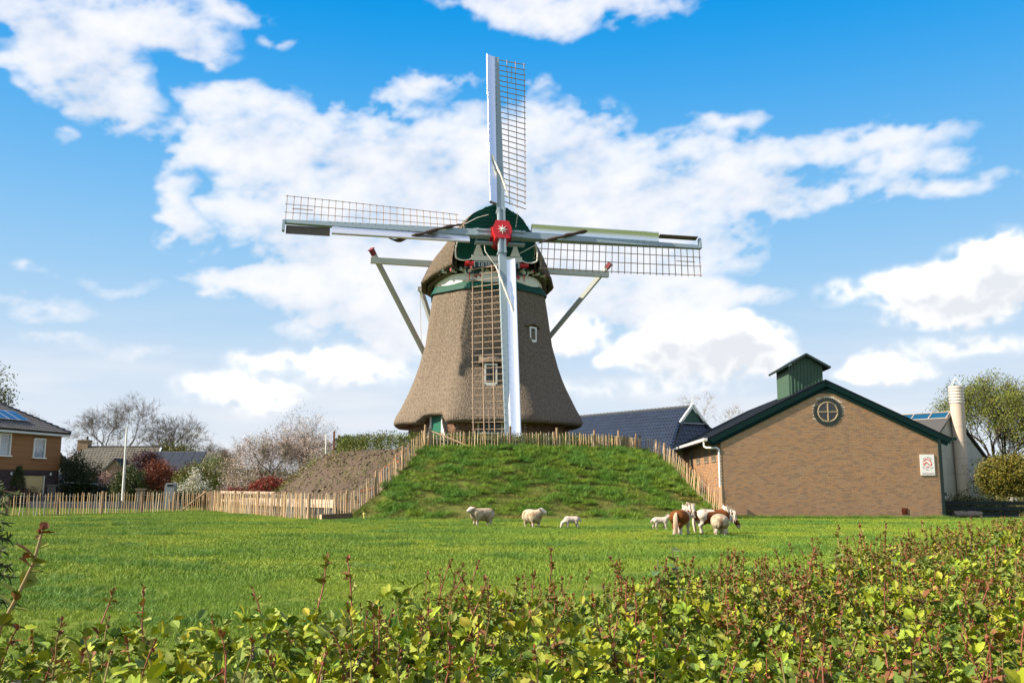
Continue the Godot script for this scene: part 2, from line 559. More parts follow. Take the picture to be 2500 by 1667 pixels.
func build_ground() -> void:
	lumps.frequency = 0.35
	lumps.seed = 3
	patches.frequency = 0.16
	patches.fractal_octaves = 4
	patches.seed = 8
	tufts.frequency = 0.7
	tufts.fractal_octaves = 3
	tufts.seed = 21
	var turf := noise_tex(0.02, 5, 0.55, 1.0, 4, 512)
	var f := Shape.new()
	f.quad(Vector3(-1600, 0, 1600), Vector3(1600, 0, 1600), Vector3(1600, 0, -1600), Vector3(-1600, 0, -1600))
	struct("field", f, paint(Color(0.14, 0.19, 0.028), 0.95, 0.2, turf, 0.4), "flat green pasture reaching to the horizon")
	struct("mound", mound_sheet(-100.0, 0, false, true), paint(Color(0.12, 0.135, 0.035), 0.95, 0.2, turf, 0.6), "steep grassy mound under the windmill")
	var clods := noise_tex(0.03, 5, 0.45, 1.0, 9, 512)
	struct("soil_slope", mound_sheet(0, 260.0, true, false), paint(Color(0.125, 0.095, 0.07), 0.95, 0.2, clods, 0.45, clods, 6.0), "bare brown soil flank of the mound")
	var clod := Shape.new()
	var cr := []
	for i in 4:
		var ring := []
		for k in 6:
			var an := TAU * k / 6.0
			var q := sin(PI * (i + 0.12) / 3.24) * (1.0 + 0.25 * sin(k * 2.4 + i))
			ring.append(Vector3(cos(an) * q, 0.7 * cos(PI * i / 3.0), sin(an) * q))
		cr.append(ring)
	clod.loft(cr, true, true)
	var cx := []
	var cc := []
	for i in 2600:
		var rr := rng.randf_range(8.9, 13.6)
		var dg := rng.randf_range(soil_edge(rr) + 0.5, 220.0)
		if rr > foot(dg):
			continue
		var p := polar(dg, rr)
		p.y = mound_at(dg, rr)
		var q := 0.02 + 0.07 * pow(rng.randf(), 3.0)
		cx.append(Transform3D(Basis(Vector3(rng.randfn(), rng.randfn(), rng.randfn()).normalized(), rng.randf() * TAU).scaled(Vector3.ONE * q), p))
		cc.append(vary(Color(0.115, 0.088, 0.065), 0.25))
	scatter("clods", clod.mesh(), tinted(0.95, null, 0.2), cx, cc, get_node("soil_slope"))
	var path := Shape.new()
	path.quad(Vector3(19.2, 0.01, -41.9), Vector3(60, 0.01, -41.0), Vector3(60, 0.01, -46.5), Vector3(19.2, 0.01, -46.5))
	struct("path", path, paint(Color(0.28, 0.25, 0.22), 0.9, 0.3, turf, 0.7), "pale paved path beyond the pasture at the right")

	var leaf := leafy(0.55, 0.4, 0.35)
	var near := thing("meadow_grass", "short bright green meadow grass of the pasture", "grass")
	near.set_meta("kind", "stuff")
	var tiles := [grass_tile(1.0, 3600, 0.02, 0.055, 0.0045, 1.1, 1), grass_tile(1.0, 3600, 0.02, 0.06, 0.0045, 1.1, 2), grass_tile(1.6, 2600, 0.025, 0.07, 0.01, 1.1, 3), grass_tile(1.6, 2600, 0.025, 0.075, 0.01, 1.1, 4)]
	var xf := [[], [], [], []]
	var cols := [[], [], [], []]
	var z := -2.0
	while z > -63.0:
		var step := 0.9 if z > -15.0 else 1.35
		var w := -z * 0.58 + 2.0
		var x := -w
		while x < w:
			var p := Vector3(x + rng.randf_range(-0.25, 0.25) * step, 0, z + rng.randf_range(-0.25, 0.25) * step)
			x += step
			var d := Vector2(p.x - MILL.x, p.z - MILL.z)
			var deg := rad_to_deg(d.angle())
			if deg < -100.0:
				deg += 360.0
			if d.length() < foot(deg) - 0.2 or (p.x > 8.9 and p.x < 19.6 and p.z < -41.0) or (p.x > 19.0 and p.z < -41.6):
				continue
			var k := (0 if z > -15.0 else 2) + rng.randi() % 2
			var t := patches.get_noise_2d(p.x * 0.7, p.z * 1.3)
			var u := patches.get_noise_2d(p.x * 2.0 + 90.0, p.z * 3.0)
			var lush := clampf(0.5 + t * 1.3 + u * 0.5, 0.0, 1.0)
			var c := Color(0.245, 0.315, 0.03).lerp(Color(0.15, 0.255, 0.031), lush)
			var tall := lerpf(0.75, 1.35, lush)
			xf[k].append(Transform3D(Basis(Vector3.UP, rng.randf() * TAU).scaled(Vector3(1, tall, 1)), p))
			cols[k].append(vary(c, 0.06))
		z -= step
	# longer tussocks where the pasture is lush
	var tuss := grass_tile(0.5, 260, 0.05, 0.14, 0.008, 1.3, 9)
	var tx := []
	var tc := []
	for i in 5200:
		var tz := -lerpf(4.0, 42.0, pow(rng.randf(), 0.75))
		var p := Vector3(rng.randf_range(-1.0, 1.0) * (-tz * 0.58 + 1.0), 0, tz)
		var f2 := patches.get_noise_2d(p.x * 0.9 + 200.0, p.z * 2.2)
		if f2 < 0.2 or ground_y(p.x, p.z) > 0.0:
			continue
		var q := rng.randf_range(0.6, 1.2) * clampf((f2 - 0.1) * 4.0, 0.5, 1.0)
		tx.append(Transform3D(Basis(Vector3.UP, rng.randf() * TAU).scaled(Vector3(1, q, 1)), p))
		tc.append(vary(Color(0.11, 0.22, 0.03), 0.15))
	for i in 260:      # uncut grass against the barn wall
		var u := rng.randf_range(0.1, 9.6)
		tx.append(Transform3D(Basis(Vector3.UP, rng.randf() * TAU).scaled(Vector3(0.6, rng.randf_range(0.7, 1.7), 0.6)), Vector3(9.2 + u, 0, -41.15 + u * 0.0576 + rng.randf_range(0.0, 0.3))))
		tc.append(vary(Color(0.12, 0.2, 0.03), 0.2))
	scatter("tussock", tuss.mesh(), leaf, tx, tc, near)
	for k in 4:
		scatter("grass_patch", tiles[k].mesh(), leaf, xf[k], cols[k], near)

	var long_ := thing("mound_grass", "long tufted darker grass covering the mound", "grass")
	long_.set_meta("kind", "stuff")
	var lt := [grass_tile(0.7, 330, 0.08, 0.24, 0.011, 1.6, 5), grass_tile(0.7, 330, 0.08, 0.27, 0.011, 1.8, 6), grass_tile(0.7, 260, 0.05, 0.15, 0.011, 1.8, 7)]
	var lx := [[], [], []]
	var lc := [[], [], []]
	var r := 8.6
	while r < 17.2:
		var deg := -20.0
		while deg < 116.0:
			var rr := r + rng.randf_range(-0.2, 0.2)
			var dd := deg + rng.randf_range(-1.0, 1.0)
			deg += rad_to_deg(0.36 / r)
			if rr > foot(dd) + 0.1 or dd > soil_edge(rr) - 0.3:
				continue
			var p := polar(dd, rr)
			if p.x > 9.0 and p.z < -41.0:
				continue
			p.y = mound_at(dd, rr)
			var low := clampf((rr - 8.8) / (foot(dd) - 8.8), 0.0, 1.0)
			var bare := patches.get_noise_2d(p.x * 3.0 + 40.0, p.z * 5.0 + 3.0) + (low - 0.72) * 0.9
			if bare > 0.24 and rng.randf() < 0.8:
				continue
			var tuft := tufts.get_noise_2d(p.x, p.z)
			var g := clampf(0.5 + tuft * 1.2, 0.0, 1.0)
			var c := Color(0.185, 0.28, 0.027).lerp(Color(0.1, 0.23, 0.03), g)
			if bare > 0.08:
				c = c.lerp(Color(0.24, 0.2, 0.055), clampf((bare - 0.08) * 3.5, 0.0, 0.8))
			var k := 2 if bare > 0.05 else rng.randi() % 2
			var tilt := Basis(Vector3(1, 0, 0).rotated(Vector3.UP, rng.randf() * TAU), rng.randf_range(0.0, 0.35))
			lx[k].append(Transform3D(tilt * Basis(Vector3.UP, rng.randf() * TAU).scaled(Vector3(1, lerpf(0.7, 1.12, g), 1)), p))
			lc[k].append(vary(c, 0.1))
		r += 0.31
	for k in 3:
		scatter("grass_patch", lt[k].mesh(), leaf, lx[k], lc[k], long_)
	# seedlings set out on the bare soil
	var young := thing("young_plants", "small green seedlings scattered on the bare soil slope", "plants")
	young.set_meta("kind", "stuff")
	var cl := leaf_cluster(26, 0.05, 0.16, 31)
	var yx := []
	var yc := []
	for i in 420:
		var rr := rng.randf_range(8.9, 13.4)
		var dd := rng.randf_range(soil_edge(rr) + 1.0, 215.0)
		if rr > foot(dd):
			continue
		var p := polar(dd, rr)
		p.y = mound_at(dd, rr) + 0.05
		var q := rng.randf_range(0.7, 2.4)
		yx.append(Transform3D(Basis(Vector3.UP, rng.randf() * TAU).scaled(Vector3(q, q * 0.8, q)), p))
		yc.append(vary(Color(0.14, 0.18, 0.035) if rng.randf() < 0.6 else Color(0.2, 0.17, 0.05), 0.2))
	scatter("seedling", cl.mesh(), leaf, yx, yc, young)


# A handful of leaves round a point, the unit that crowns, shrubs and hedges are filled with.
func leaf_cluster(count: int, leaf: float, spread: float, sd: int, narrow := 0.55) -> Shape:
	var s := Shape.new()
	var g := RandomNumberGenerator.new()
	g.seed = sd
	for i in count:
		var p := Vector3(g.randfn(), g.randfn(), g.randfn()) * spread * 0.5
		var d := (Vector3(g.randfn(), g.randfn() + 0.3, g.randfn())).normalized()
		var w := d.cross(Vector3(g.randfn(), g.randfn(), g.randfn())).normalized() * leaf * narrow * 0.5
		var l := d * leaf * g.randf_range(0.7, 1.2)
		var k := g.randf_range(0.75, 1.25)
		s.col = Color(k * g.randf_range(0.9, 1.15), k, k)
		s.quad(p, p + l * 0.5 + w, p + l, p + l * 0.5 - w)
	return s



func build_scene() -> void:
	build_ground()
	build_mill()
	build_barn()
	build_tiled_house()
	build_tower_hall()
	build_left_house()
	build_far_houses()
	build_fences()
	build_plants()
	build_animals()
	build_hedge()


# --- the windmill ------------------------------------------------------------------
const YAW := 10.63
const TILT := 13.21
const SPIN := -0.805
var thatch: StandardMaterial3D


func octagon(deg: float, a: float) -> float:   # radius of an eight-sided plan with softened corners
	var d := fposmod(deg - 86.0 + 22.5, 45.0) - 22.5
	return minf(a / cos(deg_to_rad(d)), a * 1.058)


func hoop(y: float, a: float, round_ := 0.0, n := 96) -> Array:
	var ring := []
	for i in n:
		var deg := -360.0 * i / n
		var r := lerpf(octagon(deg, a), a * 1.03, round_)
		ring.append(Vector3(r * cos(deg_to_rad(deg)), y, r * sin(deg_to_rad(deg))))
	return ring


func curve(pts: Array, n: int) -> Array:
	var c := Curve3D.new()
	for i in pts.size():
		var t: Vector3 = (pts[mini(i + 1, pts.size() - 1)] - pts[maxi(i - 1, 0)]) / 6.0
		c.add_point(pts[i], -t, t)
	var out := []
	for i in n:
		var f := float(i) / (n - 1) * (pts.size() - 1)
		out.append(c.sample(mini(int(f), pts.size() - 2), f - mini(int(f), pts.size() - 2)))
	return out


func build_mill() -> void:
	var mill := thing("windmill", "thatched windmill with green cap and four sails on the grassy mound", "windmill", MILL)
	thatch = paint(Color(0.245, 0.197, 0.15), 0.95, 0.15, noise_tex(0.055, 4, 0.25, 1.1, 14, 512, Vector2(1, 0.55)), 0.32, noise_tex(0.06, 4, 0.0, 1.0, 15, 512), 6.0)
	var green := paint(lin(4, 70, 58), 0.6, 0.3)
	var white := paint(lin(226, 226, 220), 0.6)
	var red := paint(lin(190, 28, 32), 0.45)
	var steel := paint(lin(142, 158, 168), 0.5)
	var dark_green := paint(lin(20, 62, 66), 0.5)
	var brick_bed := paint(Color(0.6, 0.54, 0.46), 0.95, 0.2)

	# body: thatch over an octagonal frame, flaring to a deep skirt
	var b := Shape.new()
	var rings := []
	for p in [[12.75, 3.02], [12.5, 3.2], [11.0, 3.4], [9.3, 3.63], [8.0, 3.97], [7.3, 4.18], [6.76, 4.4], [6.2, 4.66], [5.6, 4.95], [5.15, 5.2], [4.86, 5.32], [4.74, 5.3], [4.66, 5.2], [4.64, 5.0], [4.72, 4.6], [4.9, 4.3]]:
		var ring := hoop(p[0] - 3.2, p[1], smoothstep(5.2, 4.9, p[0]) * 0.3)
		for i in ring.size():
			var deg := fposmod(-360.0 * i / ring.size(), 360.0)
			var over_door := smoothstep(10.5, 7.0, absf(deg - 123.5))
			if p[0] < 5.3:
				ring[i].y += over_door * 0.42 * smoothstep(5.4, 4.9, p[0])
				ring[i] *= Vector3(1.0 - over_door * 0.055, 1, 1.0 - over_door * 0.055)
			ring[i] += Vector3(tufts.get_noise_3d(ring[i].x * 3, ring[i].y * 3, ring[i].z * 3), 0, tufts.get_noise_3d(ring[i].z * 3, ring[i].y * 3, ring[i].x * 3)) * 0.05
		rings.append(ring)
	b.loft(rings, true, true)
	part("thatched_body", b, thatch, mill)

	# brick foot
	var foot_ := Shape.new()
	foot_.loft([hoop(1.85, 4.43), hoop(-0.1, 4.43)], true, true)
	var wall := part("base_wall", foot_, brick_bed, mill)
	var bricks := []
	var one := Shape.new()
	one.box(Vector3.ZERO, Vector3(0.205, 0.056, 0.05))
	for f in [131.0, 86.0, 41.0, 176.0, -4.0]:
		var n := Vector3(cos(deg_to_rad(f)), 0, sin(deg_to_rad(f)))
		var along := Vector3(-n.z, 0, n.x) * -1.0
		for row in 24:
			for k in 17:
				var u := (k - 8.0) * 0.216 + (0.108 if row % 2 else 0.0)
				var deg: float = f + rad_to_deg(atan2(-u, 4.45))
				var y := 0.0 + row * 0.0715
				if absf(u) > 1.75 or (f == 131.0 and absf(deg - 123.5) < 6.3) or (f == 86.0 and u > -0.53 and u < 0.78 and y > 0.88 and y < 1.62):
					continue
				bricks.append(look(along, Vector3.UP, along.cross(Vector3.UP), n * (4.448 + rng.randf_range(0.0, 0.012)) + along * u + Vector3(0, y + 0.04, 0)))
	pieces(wall, "brick", [one.mesh()], [Color(0.21, 0.12, 0.075), Color(0.16, 0.09, 0.06), Color(0.26, 0.16, 0.1), Color(0.12, 0.075, 0.055), Color(0.22, 0.13, 0.09)], 0.9, bricks, 300, null, 0.2)

	# door with white scrolled jambs
	var face := func(deg: float, r: float, y: float) -> Transform3D:
		var n := Vector3(cos(deg_to_rad(deg)), 0, sin(deg_to_rad(deg)))
		return look(Vector3.UP.cross(n), Vector3.UP, n, n * r + Vector3(0, y, 0))
	var ds := Shape.new()
	for k in 5:
		ds.box(Vector3(-0.3 + k * 0.15, 0.92, 0.0), Vector3(0.143, 1.84, 0.05))
	var door := part("door", ds, paint(lin(6, 98, 74), 0.5), mill)
	door.transform = face.call(126.2, 4.62, 0.05)
	door.rotate_y(deg_to_rad(-5))
	door.transform.origin = face.call(124.2, 4.66, 0.05).origin
	var knob := Shape.new()
	knob.box(Vector3(0.27, 0.9, 0.05), Vector3(0.04, 0.12, 0.05))
	part("handle", knob, paint(Color(0.03, 0.03, 0.03), 0.4), door)
	for s in [-1, 1]:
		var j := Shape.new()
		var o := PackedVector2Array()
		for i in 13:
			var t := i / 12.0
			o.append(Vector2(s * 0.0, t * 1.86))
		var outer := []
		for i in 13:
			var t := 1.0 - i / 12.0
			outer.append(Vector2(s * (0.22 + 0.16 * sin(t * TAU * 0.8 + 0.5)), t * 1.86))
		for p in outer:
			o.append(p)
		if s < 0:
			o.reverse()
		j.prism(o, -0.04, 0.06)
		var jamb := part("door_jamb", j, white, door)
		jamb.position = Vector3(s * 0.4, 0, 0.03)

	# windows
	mill_window(mill, face.call(87.0, 4.5, 1.26), 1.24, 0.66, 3, 2, white, green, 0.02)
	mill_window(mill, face.call(86.5, 4.36, 4.1), 0.6, 1.02, 2, 3, white, green, 0.3)
	mill_window(mill, face.call(44.5, 3.56, 6.55), 0.46, 0.72, 2, 2, white, green, 0.16)

	# curb under the cap
	var gs := Shape.new()
	gs.loft([hoop(9.44, 3.12), hoop(9.4, 3.17), hoop(9.0, 3.36), hoop(8.98, 3.3)], true, true)
	part("green_curb_band", gs, green, mill)
	var ws := Shape.new()
	ws.loft([hoop(9.98, 2.9, 1.0), hoop(9.96, 3.06, 1.0), hoop(9.38, 3.1, 1.0), hoop(9.36, 2.9, 1.0)], true, true)
	part("white_curb_ring", ws, paint(lin(240, 240, 234), 0.6, 0.5, noise_tex(0.03, 4, 0.82, 1.0, 71, 256), 0.5), mill)

	build_cap(mill, green, white, red, dark_green)
	build_tail(mill, white, red)
	build_sails(mill, steel, red, white)


func mill_window(mill: Node3D, at: Transform3D, w: float, h: float, nx: int, ny: int, white: Material, green: Material, brow: float) -> void:
	var f := Shape.new()
	f.box(Vector3(-w / 2, 0, 0), Vector3(0.09, h + 0.09, 0.16))
	f.box(Vector3(w / 2, 0, 0), Vector3(0.09, h + 0.09, 0.16))
	f.box(Vector3(0, h / 2, -0.002), Vector3(w - 0.09, 0.09, 0.156))
	f.box(Vector3(0, -h / 2 - (0.08 if brow > 0.1 else 0.0), 0.002), Vector3(w - 0.09, 0.09 + (0.16 if brow > 0.1 else 0.0), 0.156))
	var win := part("window", f, white, mill)
	win.transform = at
	var g := Shape.new()
	g.box(Vector3(0, 0, -0.05), Vector3(w - 0.1, h - 0.1, 0.01))
	part("pane", g, paint(Color(0.015, 0.02, 0.025), 0.06, 0.6), win)
	var s := Shape.new()
	var iw := w - 0.09
	var ih := h - 0.09
	for k in nx + 1:
		s.box(Vector3(-iw / 2 + iw * k / nx, 0, -0.015), Vector3(0.055 if k % nx == 0 else 0.03, ih, 0.03))
	for k in ny + 1:
		s.box(Vector3(0, -ih / 2 + ih * k / ny, -0.013), Vector3(iw - 0.05, 0.055 if k % ny == 0 else 0.03, 0.028))
	part("sash", s, green, win)
	if brow > 0.1:
		var t := Shape.new()
		var rings := []
		for i in 9:
			var u := (i - 4) / 4.0
			var x := u * (w * 0.5 + 0.35)
			var y := h / 2 + 0.1 + 0.12 * cos(u * 1.5) - absf(u) * 0.05
			var out := 0.19 * (1.0 - u * u * 0.75)
			rings.append([Vector3(x, y + 0.5, -brow - 0.1), Vector3(x, y + 0.14, out * 0.75 - 0.05), Vector3(x, y, out), Vector3(x, y - 0.07, out * 0.7), Vector3(x, y - 0.03, -brow - 0.1)])
		t.loft(rings, false, false)
		part("thatch_brow", t, thatch, win)
		var sill := Shape.new()
		sill.box(Vector3(0, -h / 2 - 0.27, -0.03), Vector3(w + 0.06, 0.2, 0.16))
		part("sill", sill, paint(Color(0.12, 0.075, 0.05), 0.8), win)


func build_cap(mill: Node3D, green: Material, white: Material, red: Material, dark_green: Material) -> void:
	# frame of the cap: x across, y up, z forward along the windshaft
	var cap := Node3D.new()
	cap.name = "cap"
	mill.add_child(cap)
	cap.rotation_degrees.y = YAW
	cap.position.y = -3.2
	var secs := [
		[2.75, [2.5, 13.62], [2.42, 14.4], [2.12, 15.4], [1.3, 16.62], 17.12],
		[1.6, [3.45, 13.3], [3.1, 14.25], [2.6, 15.2], [1.5, 16.65], 17.15],
		[0.0, [3.98, 13.08], [3.5, 14.1], [2.85, 15.05], [1.6, 16.4], 16.95],
		[-1.6, [3.85, 12.92], [3.35, 13.9], [2.7, 14.8], [1.5, 15.95], 16.5],
		[-3.0, [3.05, 12.88], [2.6, 13.7], [2.1, 14.45], [1.15, 15.3], 15.7],
		[-4.0, [1.7, 12.95], [1.45, 13.5], [1.15, 14.0], [0.6, 14.4], 14.6],
		[-4.35, [0.4, 13.0], [0.35, 13.2], [0.28, 13.35], [0.15, 13.45], 13.5]]
	var rings := []
	var inner := []
	for s in secs:
		var half := curve([Vector3(s[1][0], s[1][1], s[0]), Vector3(s[2][0], s[2][1], s[0]), Vector3(s[3][0], s[3][1], s[0]), Vector3(s[4][0], s[4][1], s[0]), Vector3(0, s[5], s[0])], 17)
		var ring := []
		var ins := []
		for sgn in [1, -1]:
			for i in 17:
				var p: Vector3 = half[i] if sgn > 0 else half[16 - i]
				if sgn < 0 and i == 0:
					continue
				ring.append(Vector3(p.x * sgn, p.y, p.z) + Vector3(1, 1, 0) * 0.04 * tufts.get_noise_3d(p.x * 4 * sgn, p.y * 4, p.z * 4))
		# rolled lip and the underside
		var lip_r := [ring[0] + Vector3(-0.1, -0.14, 0), ring[0] + Vector3(-0.32, -0.06, 0)]
		var lip_l := [ring[32] + Vector3(0.1, -0.14, 0), ring[32] + Vector3(0.32, -0.06, 0)]
		ring = [lip_r[1], lip_r[0]] + ring + [lip_l[0], lip_l[1]]
		for p in ring:
			ins.append(Vector3(p.x * 0.9, minf(p.y, 17.2) - 0.18, p.z + (0.1 if s[0] < 0 else -0.1)))
		rings.append(ring)
		inner.append(ins)
	var th := Shape.new()
	th.loft(rings, false)
	inner.reverse()
	th.loft(inner, false)
	var cap_thatch: StandardMaterial3D = thatch.duplicate()
	cap_thatch.albedo_color = Color(0.185, 0.148, 0.112).linear_to_srgb()
	part("cap_thatch", th, cap_thatch, cap)

	# front gable: horizontal weatherboards under a round arch
	for k in 10:
		var y0 := 15.05 + k * 0.21
		var arch := func(y: float) -> float:
			var t := clampf((y - 15.05) / 2.12, 0.0, 1.0)
			return 2.12 * pow(1.0 - pow(t, 1.75), 0.72)
		var w0: float = arch.call(y0)
		var w1: float = arch.call(y0 + 0.2)
		var s := Shape.new()
		s.prism(PackedVector2Array([Vector2(-w0 - 0.04, y0), Vector2(w0 + 0.04, y0), Vector2(w1, y0 + 0.24), Vector2(-w1, y0 + 0.24)]), 2.7, 2.8, Basis(Vector3.RIGHT, -0.0))
		var bd := part("weatherboard", s, green, cap)
		bd.rotation.x = 0.0
		bd.position.z = 0.055 - 0.004 * k
		var lip := Shape.new()
		lip.box(Vector3(0, y0 + 0.02, 2.83), Vector3(w0 * 2.0 + 0.06, 0.045, 0.05))
		part("drip_edge", lip, green, bd)
	# lower gable: upright boards ending in two scalloped cheeks
	for k in 22:
		var x := -2.2 + (k + 0.5) * 0.2
		var ax := absf(x)
		var y0 := 14.08
		if ax > 1.42:
			y0 = 13.98 - 0.14 * sqrt(maxf(0.0, 1.0 - pow((ax - 1.86) / 0.46, 2.0)))
		var s := Shape.new()
		s.box(Vector3(x, (y0 + 15.12) / 2, 2.9 + 0.006 * (k % 2)), Vector3(0.193, 15.12 - y0, 0.07))
		part("gable_board", s, green, cap)
	for s in [-1, 1]:
		var pts := []
		for i in 15:
			var a := PI * i / 14.0
			pts.append(Vector3(s * (1.86 - 0.46 * cos(a)), 14.0 - 0.2 * sin(a), 2.97))
		pts.insert(0, Vector3(s * 1.4, 14.12, 2.97))
		pts.append(Vector3(s * 2.34, 14.4, 2.97))
		pts.append(Vector3(s * 2.2, 15.0, 2.95))
		var t := Shape.new()
		t.tube(pts, [0.045], 6)
		part("white_trim", t, white, cap)
		var tr := Shape.new()
		tr.prism(PackedVector2Array([Vector2(s * 1.05 - 0.29, 14.13), Vector2(s * 1.05 + 0.29, 14.13), Vector2(s * 1.05, 14.95)]), 2.95, 3.0)
		part("white_triangle", tr, white, cap)
		var top := Shape.new()
		top.box(Vector3(s * 1.12, 15.6, 2.98), Vector3(0.5, 0.07, 0.2))
		part("white_bracket", top, white, cap)
		var rd := Shape.new()
		rd.tube([Vector3(s * 1.32, 13.62, 2.98), Vector3(s * 1.8, 13.62, 2.98)], [0.13], 10)
		part("red_roller", rd, red, cap)
	var beam := Shape.new()
	beam.prism(PackedVector2Array([Vector2(-1.42, 13.82), Vector2(1.42, 13.82), Vector2(1.42, 14.1), Vector2(-1.42, 14.1)]), 2.9, 3.02)
	part("white_beam", beam, white, cap)
	# the beard: painted board with the year
	var yb := Shape.new()
	yb.prism(PackedVector2Array([Vector2(-1.3, 13.42), Vector2(1.3, 13.42), Vector2(1.3, 13.78), Vector2(-1.3, 13.78)]), 2.9, 2.98)
	var year_board := part("year_board", yb, white, cap)
	var yg := Shape.new()
	yg.box(Vector3(-0.72, 13.6, 2.985), Vector3(1.02, 0.28, 0.03))
	yg.box(Vector3(0.72, 13.6, 2.985), Vector3(1.02, 0.28, 0.03))
	part("green_field", yg, dark_green, year_board)
	var tm := TextMesh.new()
	tm.text = "1838"
	var font := SystemFont.new()
	font.font_names = PackedStringArray(["Droid Serif"])
	tm.font = font
	tm.font_size = 32
	tm.pixel_size = 0.0105
	tm.depth = 0.01
	var tx := part("year_numerals", tm, white, year_board)
	tx.position = Vector3(-0.72, 13.6, 3.01)
	var plate := Shape.new()
	var rim := Shape.new()
	var o := PackedVector2Array([Vector2(-1.82, 13.42), Vector2(-1.82, 13.16), Vector2(-1.72, 13.02), Vector2(-1.2, 13.0), Vector2(-0.8, 12.82), Vector2(-0.3, 12.78), Vector2(0.3, 12.78), Vector2(0.8, 12.82), Vector2(1.2, 13.0), Vector2(1.72, 13.02), Vector2(1.82, 13.16), Vector2(1.82, 13.42)])
	rim.prism(o, 2.88, 2.97)
	var inset := PackedVector2Array()
	for p in o:
		inset.append(Vector2(p.x * 0.965, 13.14 + (p.y - 13.14) * 0.82))
	plate.prism(inset, 2.96, 3.0)
	var beard := part("beard_rim", rim, white, cap)
	part("beard_board", plate, dark_green, beard)
	for x in [-1.55, -0.55, 0.55, 1.55]:
		var d := Shape.new()
		d.tube([Vector3(x, 13.2, 2.98), Vector3(x, 13.2, 3.05)], [0.1 if absf(x) > 1.0 else 0.14], 14)
		part("white_disc", d, white, beard)
		if absf(x) > 1.0:
			var q := Shape.new()
			q.tube([Vector3(x, 13.14, 3.06), Vector3(x - 0.01, 12.72, 3.06)], [0.03, 0.04], 6)
			part("red_tassel", q, red, beard)
	for s in [-1, 1]:
		var sc := []
		for i in 22:
			var t := i / 21.0
			sc.append(Vector3(s * (1.2 - t * 0.85), 13.0 - 0.22 * t + 0.05 * sin(t * 9.0), 3.02))
		var curl := []
		for i in 12:
			var a := i * 0.5
			curl.append(Vector3(s * (1.2 + 0.09 * sin(a) * (1.0 - i * 0.05)), 12.92 + 0.09 * cos(a) * (1.0 - i * 0.05), 3.02))
		var q := Shape.new()
		q.tube(sc, [0.045, 0.05], 5)
		q.tube(curl, [0.035], 5)
		part("red_scroll", q, red, beard)
	var shell := Shape.new()
	for k in 7:
		var a := deg_to_rad(-60.0 + k * 20.0)
		shell.tube([Vector3(0, 13.02, 3.02), Vector3(sin(a) * 0.3, 13.02 - cos(a) * 0.26, 3.03)], [0.02, 0.05], 5)
	part("white_shell", shell, white, beard)
	var sprig := Shape.new()
	for k in 5:
		var a := deg_to_rad(-50.0 + k * 25.0)
		sprig.tube([Vector3(0, 13.05, 3.02), Vector3(sin(a) * 0.16, 13.08 + cos(a) * 0.26, 3.03)], [0.02, 0.035], 5)
	part("red_sprig", sprig, red, beard)
	# painted blocks under the eaves of the cap
	for k in 26:
		var deg := 32.0 + k * (-244.0) / 25.0
		var n := Vector3(cos(deg_to_rad(deg)), 0, -sin(deg_to_rad(deg)))
		var q := Shape.new()
		q.box(n * 3.42 + Vector3(0, 13.3, 0), Vector3(0.1, 0.16, 0.5), look(Vector3.UP.cross(n), Vector3.UP, n, Vector3.ZERO).basis)
		var bl := part("eaves_block", q, white, cap)
		var e := Shape.new()
		e.box(n * 3.69 + Vector3(0, 13.3, 0), Vector3(0.085, 0.12, 0.05), look(Vector3.UP.cross(n), Vector3.UP, n, Vector3.ZERO).basis)
		part("red_end", e, red if k % 2 else green, bl)
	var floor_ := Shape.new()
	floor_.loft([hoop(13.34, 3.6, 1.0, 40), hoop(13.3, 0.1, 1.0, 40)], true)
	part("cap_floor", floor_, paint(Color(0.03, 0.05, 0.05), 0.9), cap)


func build_tail(mill: Node3D, white: Material, red: Material) -> void:
	var grey := paint(lin(196, 199, 192), 0.6)
	var place := func(p: Vector3) -> Vector3: return p - MILL
	var s := Shape.new()
	s.beam(place.call(Vector3(-8.2, 14.28, -52.75)), place.call(Vector3(5.85, 14.02, -55.35)), 0.28, 0.34)
	part("cross_beam", s, grey, mill)
	var s2 := Shape.new()
	s2.beam(place.call(Vector3(-5.9, 13.5, -57.0)), place.call(Vector3(1.6, 13.4, -58.4)), 0.22, 0.24)
	part("short_cross_beam", s2, grey, mill)
	var foot_ := Vector3(-2.9, 3.9, -60.6)
	for e in [[Vector3(-8.0, 14.6, -52.75), Vector3(-2.95, 4.6, -60.0)], [Vector3(5.72, 14.4, -55.3), Vector3(-2.8, 4.6, -60.1)], [Vector3(-5.7, 13.5, -57.0), Vector3(-3.0, 4.9, -60.2)], [Vector3(1.5, 13.4, -58.4), Vector3(-2.8, 4.9, -60.3)]]:
		var q := Shape.new()
		q.beam(place.call(e[0]), place.call(e[1]), 0.22, 0.24)
		var br := part("brace", q, paint(lin(168, 173, 168), 0.6), mill)
		if e[0].y > 14.0:
			var d: Vector3 = (e[0] - e[1]).normalized()
			var r := Shape.new()
			r.beam(place.call(e[0] + d * 0.004), place.call(e[0] + d * 0.36), 0.225, 0.25)
			r.beam(place.call(e[0] + d * 0.364), place.call(e[0] + d * 0.41), 0.29, 0.33)
			part("red_brace_end", r, paint(lin(112, 20, 34), 0.6), br)
	var t := Shape.new()
	t.beam(place.call(Vector3(-2.2, 13.3, -58.2)), place.call(foot_), 0.35, 0.35)
	part("tail_pole", t, grey, mill)
	var rope := Shape.new()
	rope.tube([place.call(Vector3(-5.75, 13.4, -57.0)), place.call(Vector3(-5.6, 9.0, -57.4)), place.call(Vector3(-5.3, 4.0, -58.0))], [0.018], 4)
	part("tail_rope", rope, paint(Color(0.5, 0.46, 0.4), 0.9), mill)


